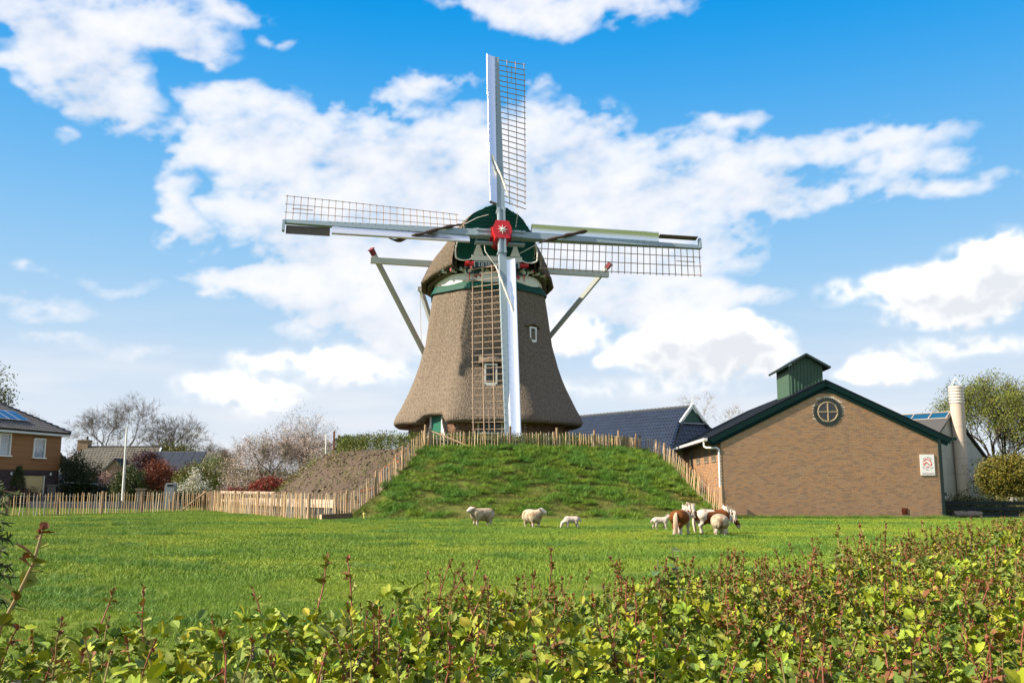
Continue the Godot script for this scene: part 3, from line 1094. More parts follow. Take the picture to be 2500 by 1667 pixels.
func build_sails(mill: Node3D, steel: Material, red: Material, white: Material) -> void:
	var y := deg_to_rad(YAW)
	var t := deg_to_rad(TILT)
	var p := deg_to_rad(SPIN)
	var n := Vector3(sin(y) * cos(t), sin(t), cos(y) * cos(t))
	var r := Vector3(cos(y), 0, -sin(y))
	var u := n.cross(r)
	var up := u * cos(p) - r * sin(p)
	var right := r * cos(p) + u * sin(p)
	var hub := Vector3(-0.613, 15.12, -50.0) - MILL
	var wood := paint(Color(0.36, 0.26, 0.18), 0.75)
	var alu := paint(Color(0.8, 0.83, 0.86), 0.3)
	alu.metallic = 0.92
	var cloth := paint(Color(0.06, 0.04, 0.035), 0.9)
	var canvas := paint(lin(225, 220, 208), 0.85)
	var dark := paint(Color(0.1, 0.078, 0.06), 0.7)
	for k in 4:
		var a := k * PI / 2.0
		var yk := up * cos(a) - right * sin(a)
		var xk := right * cos(a) + up * sin(a)
		var sail := Node3D.new()
		sail.name = "sail"
		mill.add_child(sail, true)
		sail.transform = look(xk, yk, n, hub)
		sail.set_meta("label", ["sail pointing straight up", "sail pointing left with lattice on top", "sail pointing down in front of the body", "sail pointing right with lattice below"][k])
		var zo := 0.2 if k % 2 == 0 else -0.17
		# stock, tapering to the tip
		var s := Shape.new()
		var rings := []
		for q in [[0.0, 0.19, 0.2], [2.0, 0.19, 0.2], [7.0, 0.15, 0.15], [11.7, 0.1, 0.1]]:
			rings.append([Vector3(-q[1], q[0], zo + q[2]), Vector3(q[1], q[0], zo + q[2]), Vector3(q[1], q[0], zo - q[2]), Vector3(-q[1], q[0], zo - q[2])])
		for i in rings.size() - 1:
			for j in 4:
				s.quad(rings[i][j], rings[i][(j + 1) % 4], rings[i + 1][(j + 1) % 4], rings[i + 1][j])
		var e: Array = rings[3]
		s.quad(e[0], e[1], e[2], e[3])
		part("stock", s, steel, sail)
		# clamps by the hub
		var cl := Shape.new()
		for x in [-0.14, 0.14]:
			cl.box(Vector3(x, 0.95, zo + 0.24), Vector3(0.1, 0.9, 0.08))
		cl.box(Vector3(0, 1.3, zo), Vector3(0.48, 0.12, 0.5))
		part("stock_clamp", cl, steel, sail)
		# streamlined leading edge of sheet aluminium
		var y0 := 1.75
		var y1 := 11.72 if k % 2 == 0 else 9.15
		var prof := [Vector2(-0.1, 0.12), Vector2(-0.2, 0.12), Vector2(-0.3, 0.145), Vector2(-0.43, 0.19), Vector2(-0.55, 0.25), Vector2(-0.64, 0.315), Vector2(-0.67, 0.3)]
		var back := [Vector2(-0.68, 0.16), Vector2(-0.6, 0.02), Vector2(-0.38, -0.1), Vector2(-0.1, -0.13)]
		var rg := []
		var pts: Array = prof + back
		var len_n := 8
		for i in len_n:
			var yy := lerpf(y0, y1, i / (len_n - 1.0))
			var ring := []
			for q in pts:
				ring.append(Vector3(q.x, yy, zo + q.y + tufts.get_noise_2d(yy * 2.0 + k * 30.0, q.x * 2.0) * 0.003))
			rg.append(ring)
		var ld := Shape.new()
		ld.loft(rg, true, true)
		for m in [[rg[0], false], [rg[len_n - 1], true]]:
			var cen := Vector3(-0.33, m[0][0].y, zo + 0.0)
			for j in pts.size():
				if m[1]:
					ld.tri(cen, m[0][(j + 1) % pts.size()], m[0][j])
				else:
					ld.tri(cen, m[0][j], m[0][(j + 1) % pts.size()])
		part("leading_edge", ld, alu, sail)
		for i in 24:
			var yy := y0 + 0.15 + i * 0.4
			if yy > y1:
				break
			var rv := Shape.new()
			rv.box(Vector3(-0.12, yy, zo + 0.165), Vector3(0.05, 0.03, 0.03))
			rv.box(Vector3(0.12, yy + 0.2, zo + 0.2 - yy * 0.008), Vector3(0.06, 0.03, 0.03))
			part("bolt", rv, steel, sail)
		if k % 2 == 1:
			# the tip flap stands open
			var fl := Shape.new()
			fl.box(Vector3.ZERO, Vector3(0.5, 2.3, 0.035) if k == 1 else Vector3(0.05, 2.3, 0.42))
			var flap := part("tip_flap", fl, dark, sail)
			flap.position = Vector3(-0.42 if k == 1 else -0.6, 10.4, zo - 0.05)
			var ep := Shape.new()
			ep.box(Vector3(-0.24, 11.68, zo), Vector3(0.62, 0.13, 0.24))
			part("tip_board", ep, steel, sail)
		# lattice: battens along the sail, bars across, twisted towards the hub
		var tw := func(yy: float) -> float: return deg_to_rad(lerpf(27.0, 7.0, clampf((yy - 1.8) / 9.8, 0.0, 1.0)))
		var at := func(d: float, yy: float) -> Vector3:
			var g: float = tw.call(yy)
			return Vector3(d * cos(g), yy, zo - d * sin(g))
		var bars := 27
		var bar_mat := wood
		for i in bars:
			var yy := 2.0 + i * (11.6 - 2.0) / (bars - 1)
			var wide := 1.78 if i > 0 else (1.0 if k % 2 == 1 else 1.78)
			var bs := Shape.new()
			bs.beam(at.call(0.0, yy), at.call(wide, yy), 0.042, 0.036, Vector3(0, 1, 0))
			part("lattice_bar", bs, bar_mat, sail)
		for d in [0.62, 1.16, 1.7]:
			var pl := []
			for i in 8:
				pl.append(at.call(d, lerpf(1.9 if d < 1.5 else 2.25, 11.68, i / 7.0)) + Vector3(0, 0, 0.035))
			var bt := Shape.new()
			bt.tube(pl, [0.023], 4)
			part("batten", bt, wood, sail)
		var shrt := Shape.new()
		shrt.beam(at.call(0.9, 10.2) + Vector3(0, 0, 0.02), at.call(0.9, 11.3) + Vector3(0, 0, 0.02), 0.035, 0.035, Vector3(0, 0, 1))
		part("batten", shrt, wood, sail)
		# the furled sailcloth wound round the sail
		var roll := []
		var rad := []
		var cp := curve([Vector3(-0.3, 6.3, zo - 0.28), Vector3(-0.66, 5.7, zo - 0.1), Vector3(-0.5, 4.9, zo + 0.16), Vector3(-0.2, 4.0, zo + 0.26), Vector3(0.12, 3.1, zo + 0.28), Vector3(0.34, 2.4, zo + 0.24), Vector3(0.5, 2.0, zo + 0.1)], 30)
		for i in 30:
			roll.append(cp[i] + Vector3(sin(i * 1.9), 0, cos(i * 2.3)) * 0.012)
			rad.append((0.09 + 0.025 * sin(i * 1.3)) * clampf(minf(i / 5.0, (29 - i) / 7.0), 0.15, 1.0) * (1.0 if k % 2 == 1 else 0.62))
		var rl := Shape.new()
		rl.tube(roll, rad, 7)
		part("furled_cloth", rl, cloth if k % 2 == 1 else canvas, sail)
		var ln := Shape.new()
		ln.tube([cp[29], Vector3(0.95, 1.3, zo + 0.1), Vector3(1.3 if k % 2 else 0.9, 0.62, -0.25)], [0.016], 4)
		part("cloth_line", ln, canvas, sail)
	# cast poll end holding the stocks
	var h := Node3D.new()
	h.name = "poll_end"
	mill.add_child(h)
	h.transform = look(right, up, n, hub)
	var box := Shape.new()
	box.prism(PackedVector2Array([Vector2(-0.4, -0.52), Vector2(0.4, -0.52), Vector2(0.44, -0.3), Vector2(0.52, -0.12), Vector2(0.52, 0.16), Vector2(0.42, 0.38), Vector2(0.36, 0.56), Vector2(-0.36, 0.56), Vector2(-0.42, 0.38), Vector2(-0.52, 0.16), Vector2(-0.52, -0.12), Vector2(-0.44, -0.3)]), -0.5, 0.5)
	part("casting", box, red, h)
	var side := Shape.new()
	side.box(Vector3(0, 0, -0.18), Vector3(1.15, 0.62, 0.66))
	side.tube([Vector3(0, 0, -0.5), Vector3(0, 0, -1.7)], [0.42, 0.36], 14)
	part("shaft_neck", side, paint(lin(150, 22, 28), 0.5), h)
	var star := Shape.new()
	var sp := PackedVector2Array()
	for i in 16:
		var a := PI / 2 + i * TAU / 16.0
		var q := 0.3 if i % 2 == 0 else 0.085
		sp.append(Vector2(cos(a) * q, sin(a) * q))
	star.prism(sp, 0.502, 0.53)
	star.tube([Vector3(0, 0, 0.52), Vector3(0, 0, 0.6)], [0.08, 0.05], 10)
	part("white_star", star, white, h)
	for x in [-1, 1]:
		var br := Shape.new()
		br.box(Vector3(x * 0.85, -0.42, -0.42), Vector3(1.1, 0.1, 0.3))
		br.box(Vector3(x * 0.62, 0.16, -0.14), Vector3(0.3, 0.09, 0.5))
		br.box(Vector3(x * 0.62, -0.16, -0.14), Vector3(0.3, 0.09, 0.5))
		part("wedge", br, steel, h)


# --- barn and other buildings ---------------------------------------------------------
func brick_shape(l := 0.208, h := 0.056, d := 0.06) -> ArrayMesh:
	var s := Shape.new()
	s.box(Vector3.ZERO, Vector3(l, h, d))
	return s.mesh()


func gable_wall(x0: float, x1: float, eave: float, xa: float, apex: float, z: float, thick: float) -> Shape:
	var s := Shape.new()
	s.prism(PackedVector2Array([Vector2(x0, -0.1), Vector2(x1, -0.1), Vector2(x1, eave), Vector2(xa, apex), Vector2(x0, eave)]), z - thick, z)
	return s


func build_barn() -> void:
	var barn := thing("barn", "brown brick barn with round gable window and dark green bargeboards", "barn", Vector3(9.2, 0, -41.3), deg_to_rad(-3.3))
	var mortar := paint(Color(0.6, 0.5, 0.39), 0.95, 0.2)
	var trim := paint(Color(0.005, 0.022, 0.022), 0.8, 0.2)
	var zinc := paint(lin(205, 205, 200), 0.5)
	var cream := paint(Color(0.42, 0.32, 0.2), 0.7, 0.3)
	var glass := paint(Color(0.03, 0.04, 0.04), 0.08, 0.6, noise_tex(0.05, 3, 0.1, 1.0, 44, 128), 3.0)
	var bw := 9.32
	var gable := part("gable_wall", gable_wall(0.0, bw, 3.5, bw / 2, 5.72, 0.0, 0.25), mortar, barn)
	var tones := [Color(0.37, 0.22, 0.125), Color(0.345, 0.205, 0.12), Color(0.39, 0.235, 0.135), Color(0.325, 0.195, 0.12), Color(0.36, 0.23, 0.14), Color(0.4, 0.225, 0.12), Color(0.28, 0.175, 0.115)]
	var xf := []
	var wash := FastNoiseLite.new()
	wash.frequency = 0.5
	wash.seed = 77
	for row in 80:
		var y := 0.02 + row * 0.0715
		if y > 5.5:
			break
		for k in 45:
			var xm := -0.05 + k * 0.2195 + (0.11 if row % 2 else 0.0)
			var x0 := maxf(xm - 0.104, 0.0)
			var x1 := minf(xm + 0.104, bw)
			var x := (x0 + x1) / 2
			var roof := 3.5 + (bw / 2 - absf(x - bw / 2)) / (bw / 2) * 2.22
			if x1 - x0 < 0.04 or y > roof - 0.1 or Vector2(x - 4.7, y - 4.62).length() < 0.66 or y > 5.42:
				continue
			xf.append(Transform3D(Basis().rotated(Vector3(0, 0, 1), rng.randf_range(-0.004, 0.004)).scaled(Vector3((x1 - x0) / 0.208, 1, 1)), Vector3(x, y + 0.035, -0.022 + rng.randf_range(0.0, 0.004))))
	pieces(gable, "brick", [brick_shape()], tones, 0.9, xf, 300, null, 0.2)
	var side := Shape.new()
	side.box(Vector3(0.12, 1.7, -9.0), Vector3(0.236, 3.6, 17.5))
	var side_wall := part("side_wall", side, mortar, barn)
	xf = []
	var wins := [-1.9, -4.25, -7.0, -9.6]
	for row in 48:
		var y := 0.02 + row * 0.0715
		for k in 62:
			var z := -0.14 - k * 0.2195 - (0.11 if row % 2 else 0.0)
			var skip := false
			for w in wins:
				if absf(z - w) < 0.72 and y > 2.5 and y < 3.28:
					skip = true
			if not skip:
				xf.append(Transform3D(Basis(Vector3.UP, PI / 2), Vector3(0.008 - rng.randf_range(0.0, 0.013), y + 0.035, z)))
	pieces(side_wall, "brick", [brick_shape()], tones, 0.9, xf, 0, null, 0.2)
	for w in wins:
		var f := Shape.new()
		f.box(Vector3(-0.01, 2.52, w), Vector3(0.12, 0.08, 1.3))
		f.box(Vector3(-0.005, 3.27, w), Vector3(0.1, 0.06, 1.28))
		for k in 5:
			f.box(Vector3(-0.004, 2.89, w - 0.6 + k * 0.3), Vector3(0.095, 0.66, 0.08))
		var win := part("side_window", f, paint(Color(0.22, 0.18, 0.13), 0.6), barn)
		var g := Shape.new()
		g.box(Vector3(0.0, 2.89, w), Vector3(0.03, 0.66, 1.15))
		part("pane", g, glass, win)
	# roof
	var ridge := Vector3(4.66, 6.05, 0)
	for s in [-1, 1]:
		var eave := Vector3(4.66 + s * 5.26, 3.46, 0)
		var dir := (eave - ridge).normalized()
		var nor := Vector3(-dir.y * s, dir.x * s, 0) * 1.0
		if nor.y < 0:
			nor = -nor
		var b := Shape.new()
		b.box((ridge + eave) / 2 + nor * -0.06 + Vector3(0, 0, -8.95), Vector3(ridge.distance_to(eave), 0.12, 18.05), look(dir, nor, dir.cross(nor), Vector3.ZERO).basis)
		part("roof", b, paint(Color(0.007, 0.01, 0.014), 0.9, 0.15), barn)
		var bb := Shape.new()
		bb.box((ridge + eave) / 2 + nor * -0.17 + Vector3(0, 0, 0.075), Vector3(ridge.distance_to(eave) + 0.02, 0.2, 0.07), look(dir, nor, dir.cross(nor), Vector3.ZERO).basis)
		bb.box((ridge + eave) / 2 + nor * -0.33 + Vector3(0, 0, 0.04), Vector3(ridge.distance_to(eave) - 0.1, 0.17, 0.06), look(dir, nor, dir.cross(nor), Vector3.ZERO).basis)
		part("bargeboard", bb, trim, barn)
		var gut := Shape.new()
		gut.beam(Vector3(4.66 + s * 5.34, 3.42, 0.2), Vector3(4.66 + s * 5.34, 3.42, -17.6), 0.15, 0.12)
		for k in 16:
			gut.box(Vector3(4.66 + s * 5.425, 3.42, -k * 1.05), Vector3(0.015, 0.14, 0.03))
		part("gutter", gut, zinc if s < 0 else trim, barn)
	var gb := Shape.new()
	for k in 4:
		var y := 5.43 + k * 0.085
		var hw := (5.8 - y) / 2.22 * 4.7
		gb.box(Vector3(4.66, y + 0.04, 0.002 + 0.003 * (3 - k)), Vector3(hw * 2, 0.08, 0.05))
	part("gable_boards", gb, paint(Color(0.035, 0.04, 0.035), 0.7), barn)
	# round window in a ring of dark bricks
	var c := Vector3(4.7, 4.62, 0)
	var ring := Shape.new()
	var rr := []
	for i in 33:
		var a := TAU * i / 32.0
		var d := Vector3(cos(a), sin(a), 0)
		rr.append([c + d * 0.4 + Vector3(0, 0, -0.1), c + d * 0.403 + Vector3(0, 0, 0.03), c + d * 0.44 + Vector3(0, 0, 0.03), c + d * 0.45 + Vector3(0, 0, -0.05)])
	ring.loft(rr, false, true)
	var rw := part("round_window", ring, cream, barn)
	var cross := Shape.new()
	cross.box(c + Vector3(0, 0, 0.02), Vector3(0.045, 0.78, 0.05))
	cross.box(c + Vector3(0, 0, 0.016), Vector3(0.78, 0.04, 0.05))
	part("glazing_bar", cross, cream, rw)
	var gl := Shape.new()
	gl.tube([c + Vector3(0, 0, -0.02), c + Vector3(0, 0, 0.004)], [0.42], 32)
	part("pane", gl, glass, rw)
	var vs := Shape.new()
	vs.box(Vector3.ZERO, Vector3(0.052, 0.16, 0.06))
	var vm := vs.mesh()
	var vmat := paint(Color(0.012, 0.022, 0.022), 0.5)
	for k in 48:
		var a := TAU * k / 48.0
		var o := part("arch_brick", vm, vmat, rw)
		o.transform = Transform3D(Basis(Vector3(0, 0, 1), a), c + Vector3(-sin(a), cos(a), 0) * 0.55 + Vector3(0, 0, 0.0))
	# downpipes, vent, sign
	var dp := Shape.new()
	dp.tube([Vector3(-0.68, 3.36, -0.35), Vector3(-0.68, 3.14, -0.35), Vector3(-0.6, 3.07, -0.3), Vector3(-0.18, 3.06, 0.0), Vector3(-0.09, 2.98, 0.0), Vector3(-0.09, 0.1, 0.0)], [0.05], 8)
	part("downpipe", dp, paint(lin(225, 225, 222), 0.45), barn)
	var dr := Shape.new()
	dr.box(Vector3(bw + 0.06, 1.7, 0.02), Vector3(0.12, 3.6, 0.14))
	dr.box(Vector3(bw + 0.16, 1.05, 0.02), Vector3(0.12, 0.14, 0.12))
	part("corner_downpipe", dr, paint(Color(0.006, 0.016, 0.015), 0.5), barn)
	var vent := Shape.new()
	vent.box(Vector3(7.74, 0.33, 0.02), Vector3(0.25, 0.26, 0.03))
	vent.box(Vector3(7.74, 0.33, 0.04), Vector3(0.04, 0.1, 0.03))
	part("rusty_hatch", vent, paint(Color(0.16, 0.045, 0.02), 0.9, 0.2, noise_tex(0.06, 4, 0.4, 1.0, 61, 128), 2.0), barn)
	# the poster-board is screwed to the wall
	var sg := thing("wall_sign", "white sign with red round emblem on the barn gable", "sign", Vector3(18.0, 2.3, -40.76), deg_to_rad(-3.3))
	var pl := Shape.new()
	pl.box(Vector3.ZERO, Vector3(0.6, 0.89, 0.025))
	part("panel", pl, paint(lin(236, 236, 234), 0.45), sg)
	var em := Shape.new()
	for arc in [[20.0, 60.0, 0.045], [70.0, 150.0, 0.04], [-35.0, 8.0, 0.05], [150.0, 250.0, 0.012], [-80.0, -35.0, 0.012]]:
		var n := 8
		for i in n:
			var a0 := deg_to_rad(lerpf(arc[0], arc[1], float(i) / n))
			var a1 := deg_to_rad(lerpf(arc[0], arc[1], float(i + 1) / n))
			var w0: float = arc[2]
			var q := func(a: float, r: float, z: float) -> Vector3: return Vector3(cos(a) * r, sin(a) * r + 0.07, z)
			em.quad(q.call(a0, 0.195 - w0, 0.018), q.call(a0, 0.195, 0.018), q.call(a1, 0.195, 0.018), q.call(a1, 0.195 - w0, 0.018))
	for t in [[Vector2(-0.17, -0.03), Vector2(-0.05, 0.09)], [Vector2(-0.05, 0.09), Vector2(0.04, 0.0)], [Vector2(-0.06, -0.12), Vector2(0.04, -0.1)], [Vector2(0.02, 0.0), Vector2(0.08, -0.02)], [Vector2(0.08, 0.15), Vector2(0.13, 0.19)]]:
		em.beam(Vector3(t[0].x, t[0].y + 0.03, 0.018), Vector3(t[1].x, t[1].y + 0.03, 0.018), 0.008, 0.035, Vector3(0, 0, 1).cross(Vector3(t[1].x - t[0].x, t[1].y - t[0].y, 0)).normalized())
	part("emblem", em, paint(Color(0.8, 0.09, 0.05), 0.5), sg)
	var grey := paint(lin(200, 178, 182), 0.6)
	var arc_text := func(text: String, r: float, mid: float, turn: float, size: float) -> void:
		var n := text.length()
		for i in n:
			if text[i] == " ":
				continue
			var tm := TextMesh.new()
			tm.text = text[i]
			var f := SystemFont.new()
			f.font_names = PackedStringArray(["Droid Sans"])
			tm.font = f
			tm.font_size = 16
			tm.pixel_size = size / 16.0
			tm.depth = 0.004
			var a := deg_to_rad(mid + (i - (n - 1) / 2.0) * turn)
			var o := part("letter", tm, grey, sg)
			o.position = Vector3(cos(a) * r, sin(a) * r + 0.07, 0.018)
			o.rotation.z = a - PI / 2 if turn < 0 else a + PI / 2
	arc_text.call("WIJ WETEN", 0.26, 90.0, -9.5, 0.07)
	arc_text.call("WAT WIJ ETEN", 0.265, 270.0, 9.0, 0.07)
	var bt := TextMesh.new()
	bt.text = "ZUISSANDZ"
	var bf := SystemFont.new()
	bf.font_names = PackedStringArray(["Droid Sans"])
	bt.font = bf
	bt.font_size = 24
	bt.pixel_size = 0.0042
	bt.depth = 0.004
	var bo := part("lettering", bt, grey, sg)
	bo.position = Vector3(0.0, -0.36, 0.018)

	# ventilation turret astride the ridge
	var tur := Node3D.new()
	tur.name = "roof_turret"
	barn.add_child(tur)
	tur.position = Vector3(4.66, 5.2, -3.3)
	var metal := paint(lin(58, 88, 68), 0.5)
	var sheet := func(w: float, n: int, tops: Callable) -> Shape:
		var s := Shape.new()
		for k in n:
			var x0 := -w / 2 + w * k / n
			var p := w / n
			var prof := [Vector2(0, 0), Vector2(p * 0.5, 0), Vector2(p * 0.6, 0.035), Vector2(p * 0.9, 0.035), Vector2(p, 0)]
			for j in 4:
				var xa: float = x0 + prof[j].x
				var xb: float = x0 + prof[j + 1].x
				s.quad(Vector3(xa, 0, prof[j].y), Vector3(xb, 0, prof[j + 1].y), Vector3(xb, tops.call(xb), prof[j + 1].y), Vector3(xa, tops.call(xa), prof[j].y))
		return s
	var core := Shape.new()
	core.box(Vector3(0, 0.85, -1.3), Vector3(1.54, 1.9, 2.56))
	part("core", core, metal, tur)
	var front := part("corrugated_front", sheet.call(1.6, 10, func(x: float) -> float: return 1.85 + (0.8 - absf(x)) * 0.62), metal, tur)
	front.position.z = 0.0
	var ls := part("corrugated_side", sheet.call(2.6, 13, func(_x: float) -> float: return 1.87), metal, tur)
	ls.transform = Transform3D(Basis(Vector3.UP, -PI / 2), Vector3(-0.79, 0, -1.3))
	var rs := part("corrugated_side", sheet.call(2.6, 13, func(_x: float) -> float: return 1.87), metal, tur)
	rs.transform = Transform3D(Basis(Vector3.UP, PI / 2), Vector3(0.79, 0, -1.3))
	for s in [-1, 1]:
		var d := Vector3(s * 1.12, -0.66, 0).normalized()
		var nn := Vector3(0.66 * s, 1.12, 0).normalized()
		var r := Shape.new()
		r.box(Vector3(s * 0.56, 2.07, -1.3), Vector3(1.3, 0.1, 3.2), look(d, nn, d.cross(nn), Vector3.ZERO).basis)
		part("turret_roof", r, paint(Color(0.012, 0.03, 0.03), 0.6), tur)


func tile_shape(w: float, l: float) -> ArrayMesh:   # one pantile: x across, z down the slope, y out of it
	var s := Shape.new()
	var p := [Vector2(-0.5, 0.02), Vector2(-0.3, 0.045), Vector2(-0.1, 0.03), Vector2(0.15, 0.0), Vector2(0.35, 0.0), Vector2(0.5, 0.02)]
	for i in 5:
		var a := Vector3(p[i].x * w, p[i].y, -l * 0.55)
		var b := Vector3(p[i + 1].x * w, p[i + 1].y, -l * 0.55)
		var dn := Vector3(0, 0.03, l * 1.1)
		s.quad(a + dn, b + dn, b, a)
		s.quad(a + dn - Vector3(0, 0.035, 0), b + dn - Vector3(0, 0.035, 0), b + dn, a + dn)
	return s.mesh()


func tiled_face(owner_: Node3D, top_l: Vector3, top_r: Vector3, low_l: Vector3, low_r: Vector3, w: float, l: float, tones: Array, bed: Material, limit: int, rough := 0.35, spec := 0.6) -> void:
	var down := ((low_l + low_r) / 2 - (top_l + top_r) / 2).normalized()
	var across := (low_r - low_l).normalized()
	down = (down - across * down.dot(across)).normalized()
	var nor := down.cross(across).normalized()
	var b := Shape.new()
	var th := nor * 0.12
	b.quad(low_l, low_r, top_r, top_l)
	b.quad(top_l - th, top_r - th, low_r - th, low_l - th)
	b.quad(low_l - th, low_r - th, low_r, low_l)
	b.quad(low_r - th, top_r - th, top_r, low_r)
	b.quad(top_l - th, low_l - th, low_l, top_l)
	b.quad(top_r - th, top_l - th, top_l, top_r)
	var face := part("roof", b, bed, owner_)
	var xf := []
	var length := (low_l - top_l).dot(down)
	var rows := int(length / l)
	for r in rows:
		var t := (r + 0.5) / rows
		var a := top_l.lerp(low_l, t)
		var e := top_r.lerp(low_r, t)
		var n := maxi(1, int(a.distance_to(e) / w))
		for k in n:
			xf.append(look(across, nor, down, a.lerp(e, (k + 0.5) / n) + nor * (0.012 + rng.randf_range(0.0, 0.008))))
	pieces(face, "roof_tile", [tile_shape(w, l)], tones, rough, xf, limit, null, spec)


func build_tiled_house() -> void:
	var h := thing("tiled_house", "house with dark blue tiled roof and white gable peak behind the mound", "house", Vector3(13.2, 0, -69.0))
	
	# local frame: x along the ridge towards the camera's right, z out of the main slope
	h.transform = look(Vector3(0.575, 0, 0.818), Vector3.UP, Vector3(-0.818, 0, 0.575), Vector3(13.1, 0, -69.0))
	var tones := [Color(0.008, 0.016, 0.034), Color(0.006, 0.013, 0.028), Color(0.01, 0.02, 0.042), Color(0.007, 0.015, 0.036)]
	var bed := paint(Color(0.006, 0.01, 0.02), 0.5)
	tiled_face(h, Vector3(-19, 7.1, 0), Vector3(0, 7.1, 0), Vector3(-19, 2.7, 4.4), Vector3(1.9, 2.7, 4.4), 0.31, 0.36, tones, bed, 280)
	tiled_face(h, Vector3(0, 7.1, 0), Vector3(-19, 7.1, 0), Vector3(1.9, 2.7, -4.4), Vector3(-19, 2.7, -4.4), 0.31, 0.36, tones, bed, 0)
	tiled_face(h, Vector3(0.25, 5.95, 1.15), Vector3(0.25, 5.95, -1.15), Vector3(2.0, 2.7, 4.4), Vector3(2.0, 2.7, -4.4), 0.31, 0.36, tones, bed, 20)
	var white := paint(lin(232, 232, 228), 0.5)
	var pk := Shape.new()
	pk.prism(PackedVector2Array([Vector2(-1.15, 5.93), Vector2(1.15, 5.93), Vector2(0, 7.08)]), 0.0, 0.3, Basis(Vector3.UP, PI / 2))
	var peak := part("gable_peak", pk, paint(lin(20, 70, 58), 0.6), h)
	var br := Shape.new()
	for s in [-1, 1]:
		br.beam(Vector3(0.4, 7.25, s * -0.02), Vector3(0.4, 5.85, s * 1.36), 0.12, 0.2, Vector3(0, 1, s * 1.0).normalized())
	part("white_bargeboard", br, white, peak)
	var fin := Shape.new()
	fin.tube([Vector3(0.35, 7.2, 0), Vector3(0.35, 8.0, 0)], [0.03, 0.015], 6)
	part("finial", fin, white, peak)
	var fl := Shape.new()
	fl.box(Vector3(0.33, 5.86, 0), Vector3(0.35, 0.06, 2.5))
	part("lead_flashing", fl, paint(Color(0.35, 0.37, 0.4), 0.5), peak)
	var rd := Shape.new()
	for k in 45:
		rd.tube([Vector3(-19 + k * 0.43, 7.1, 0), Vector3(-18.53 + k * 0.43, 7.14, 0)], [0.12], 6)
	part("ridge_tiles", rd, paint(Color(0.03, 0.035, 0.04), 0.6), h)
	var hip := Shape.new()
	for k in 14:
		var a := Vector3(0.25, 5.95, 1.15).lerp(Vector3(2.0, 2.7, 4.4), k / 14.0)
		var b := Vector3(0.25, 5.95, 1.15).lerp(Vector3(2.0, 2.7, 4.4), (k + 1.1) / 14.0)
		hip.tube([a + Vector3(0, 0.03, 0.03), b + Vector3(0, 0.1, 0.1)], [0.1], 6)
	part("hip_tiles", hip, paint(Color(0.01, 0.02, 0.045), 0.25), h)
	var body := Shape.new()
	body.box(Vector3(-8.8, 1.35, 0), Vector3(20.6, 2.9, 7.8))
	part("wall", body, paint(Color(0.24, 0.14, 0.09), 0.9), h)
	var vp := Shape.new()
	vp.tube([Vector3(-13.2, 3.6, 3.4), Vector3(-13.2, 4.15, 3.4)], [0.09], 8)
	vp.tube([Vector3(-13.2, 4.15, 3.4), Vector3(-13.2, 4.3, 3.4)], [0.2, 0.05], 8)
	part("vent_pipe", vp, paint(Color(0.2, 0.2, 0.2), 0.6), h)


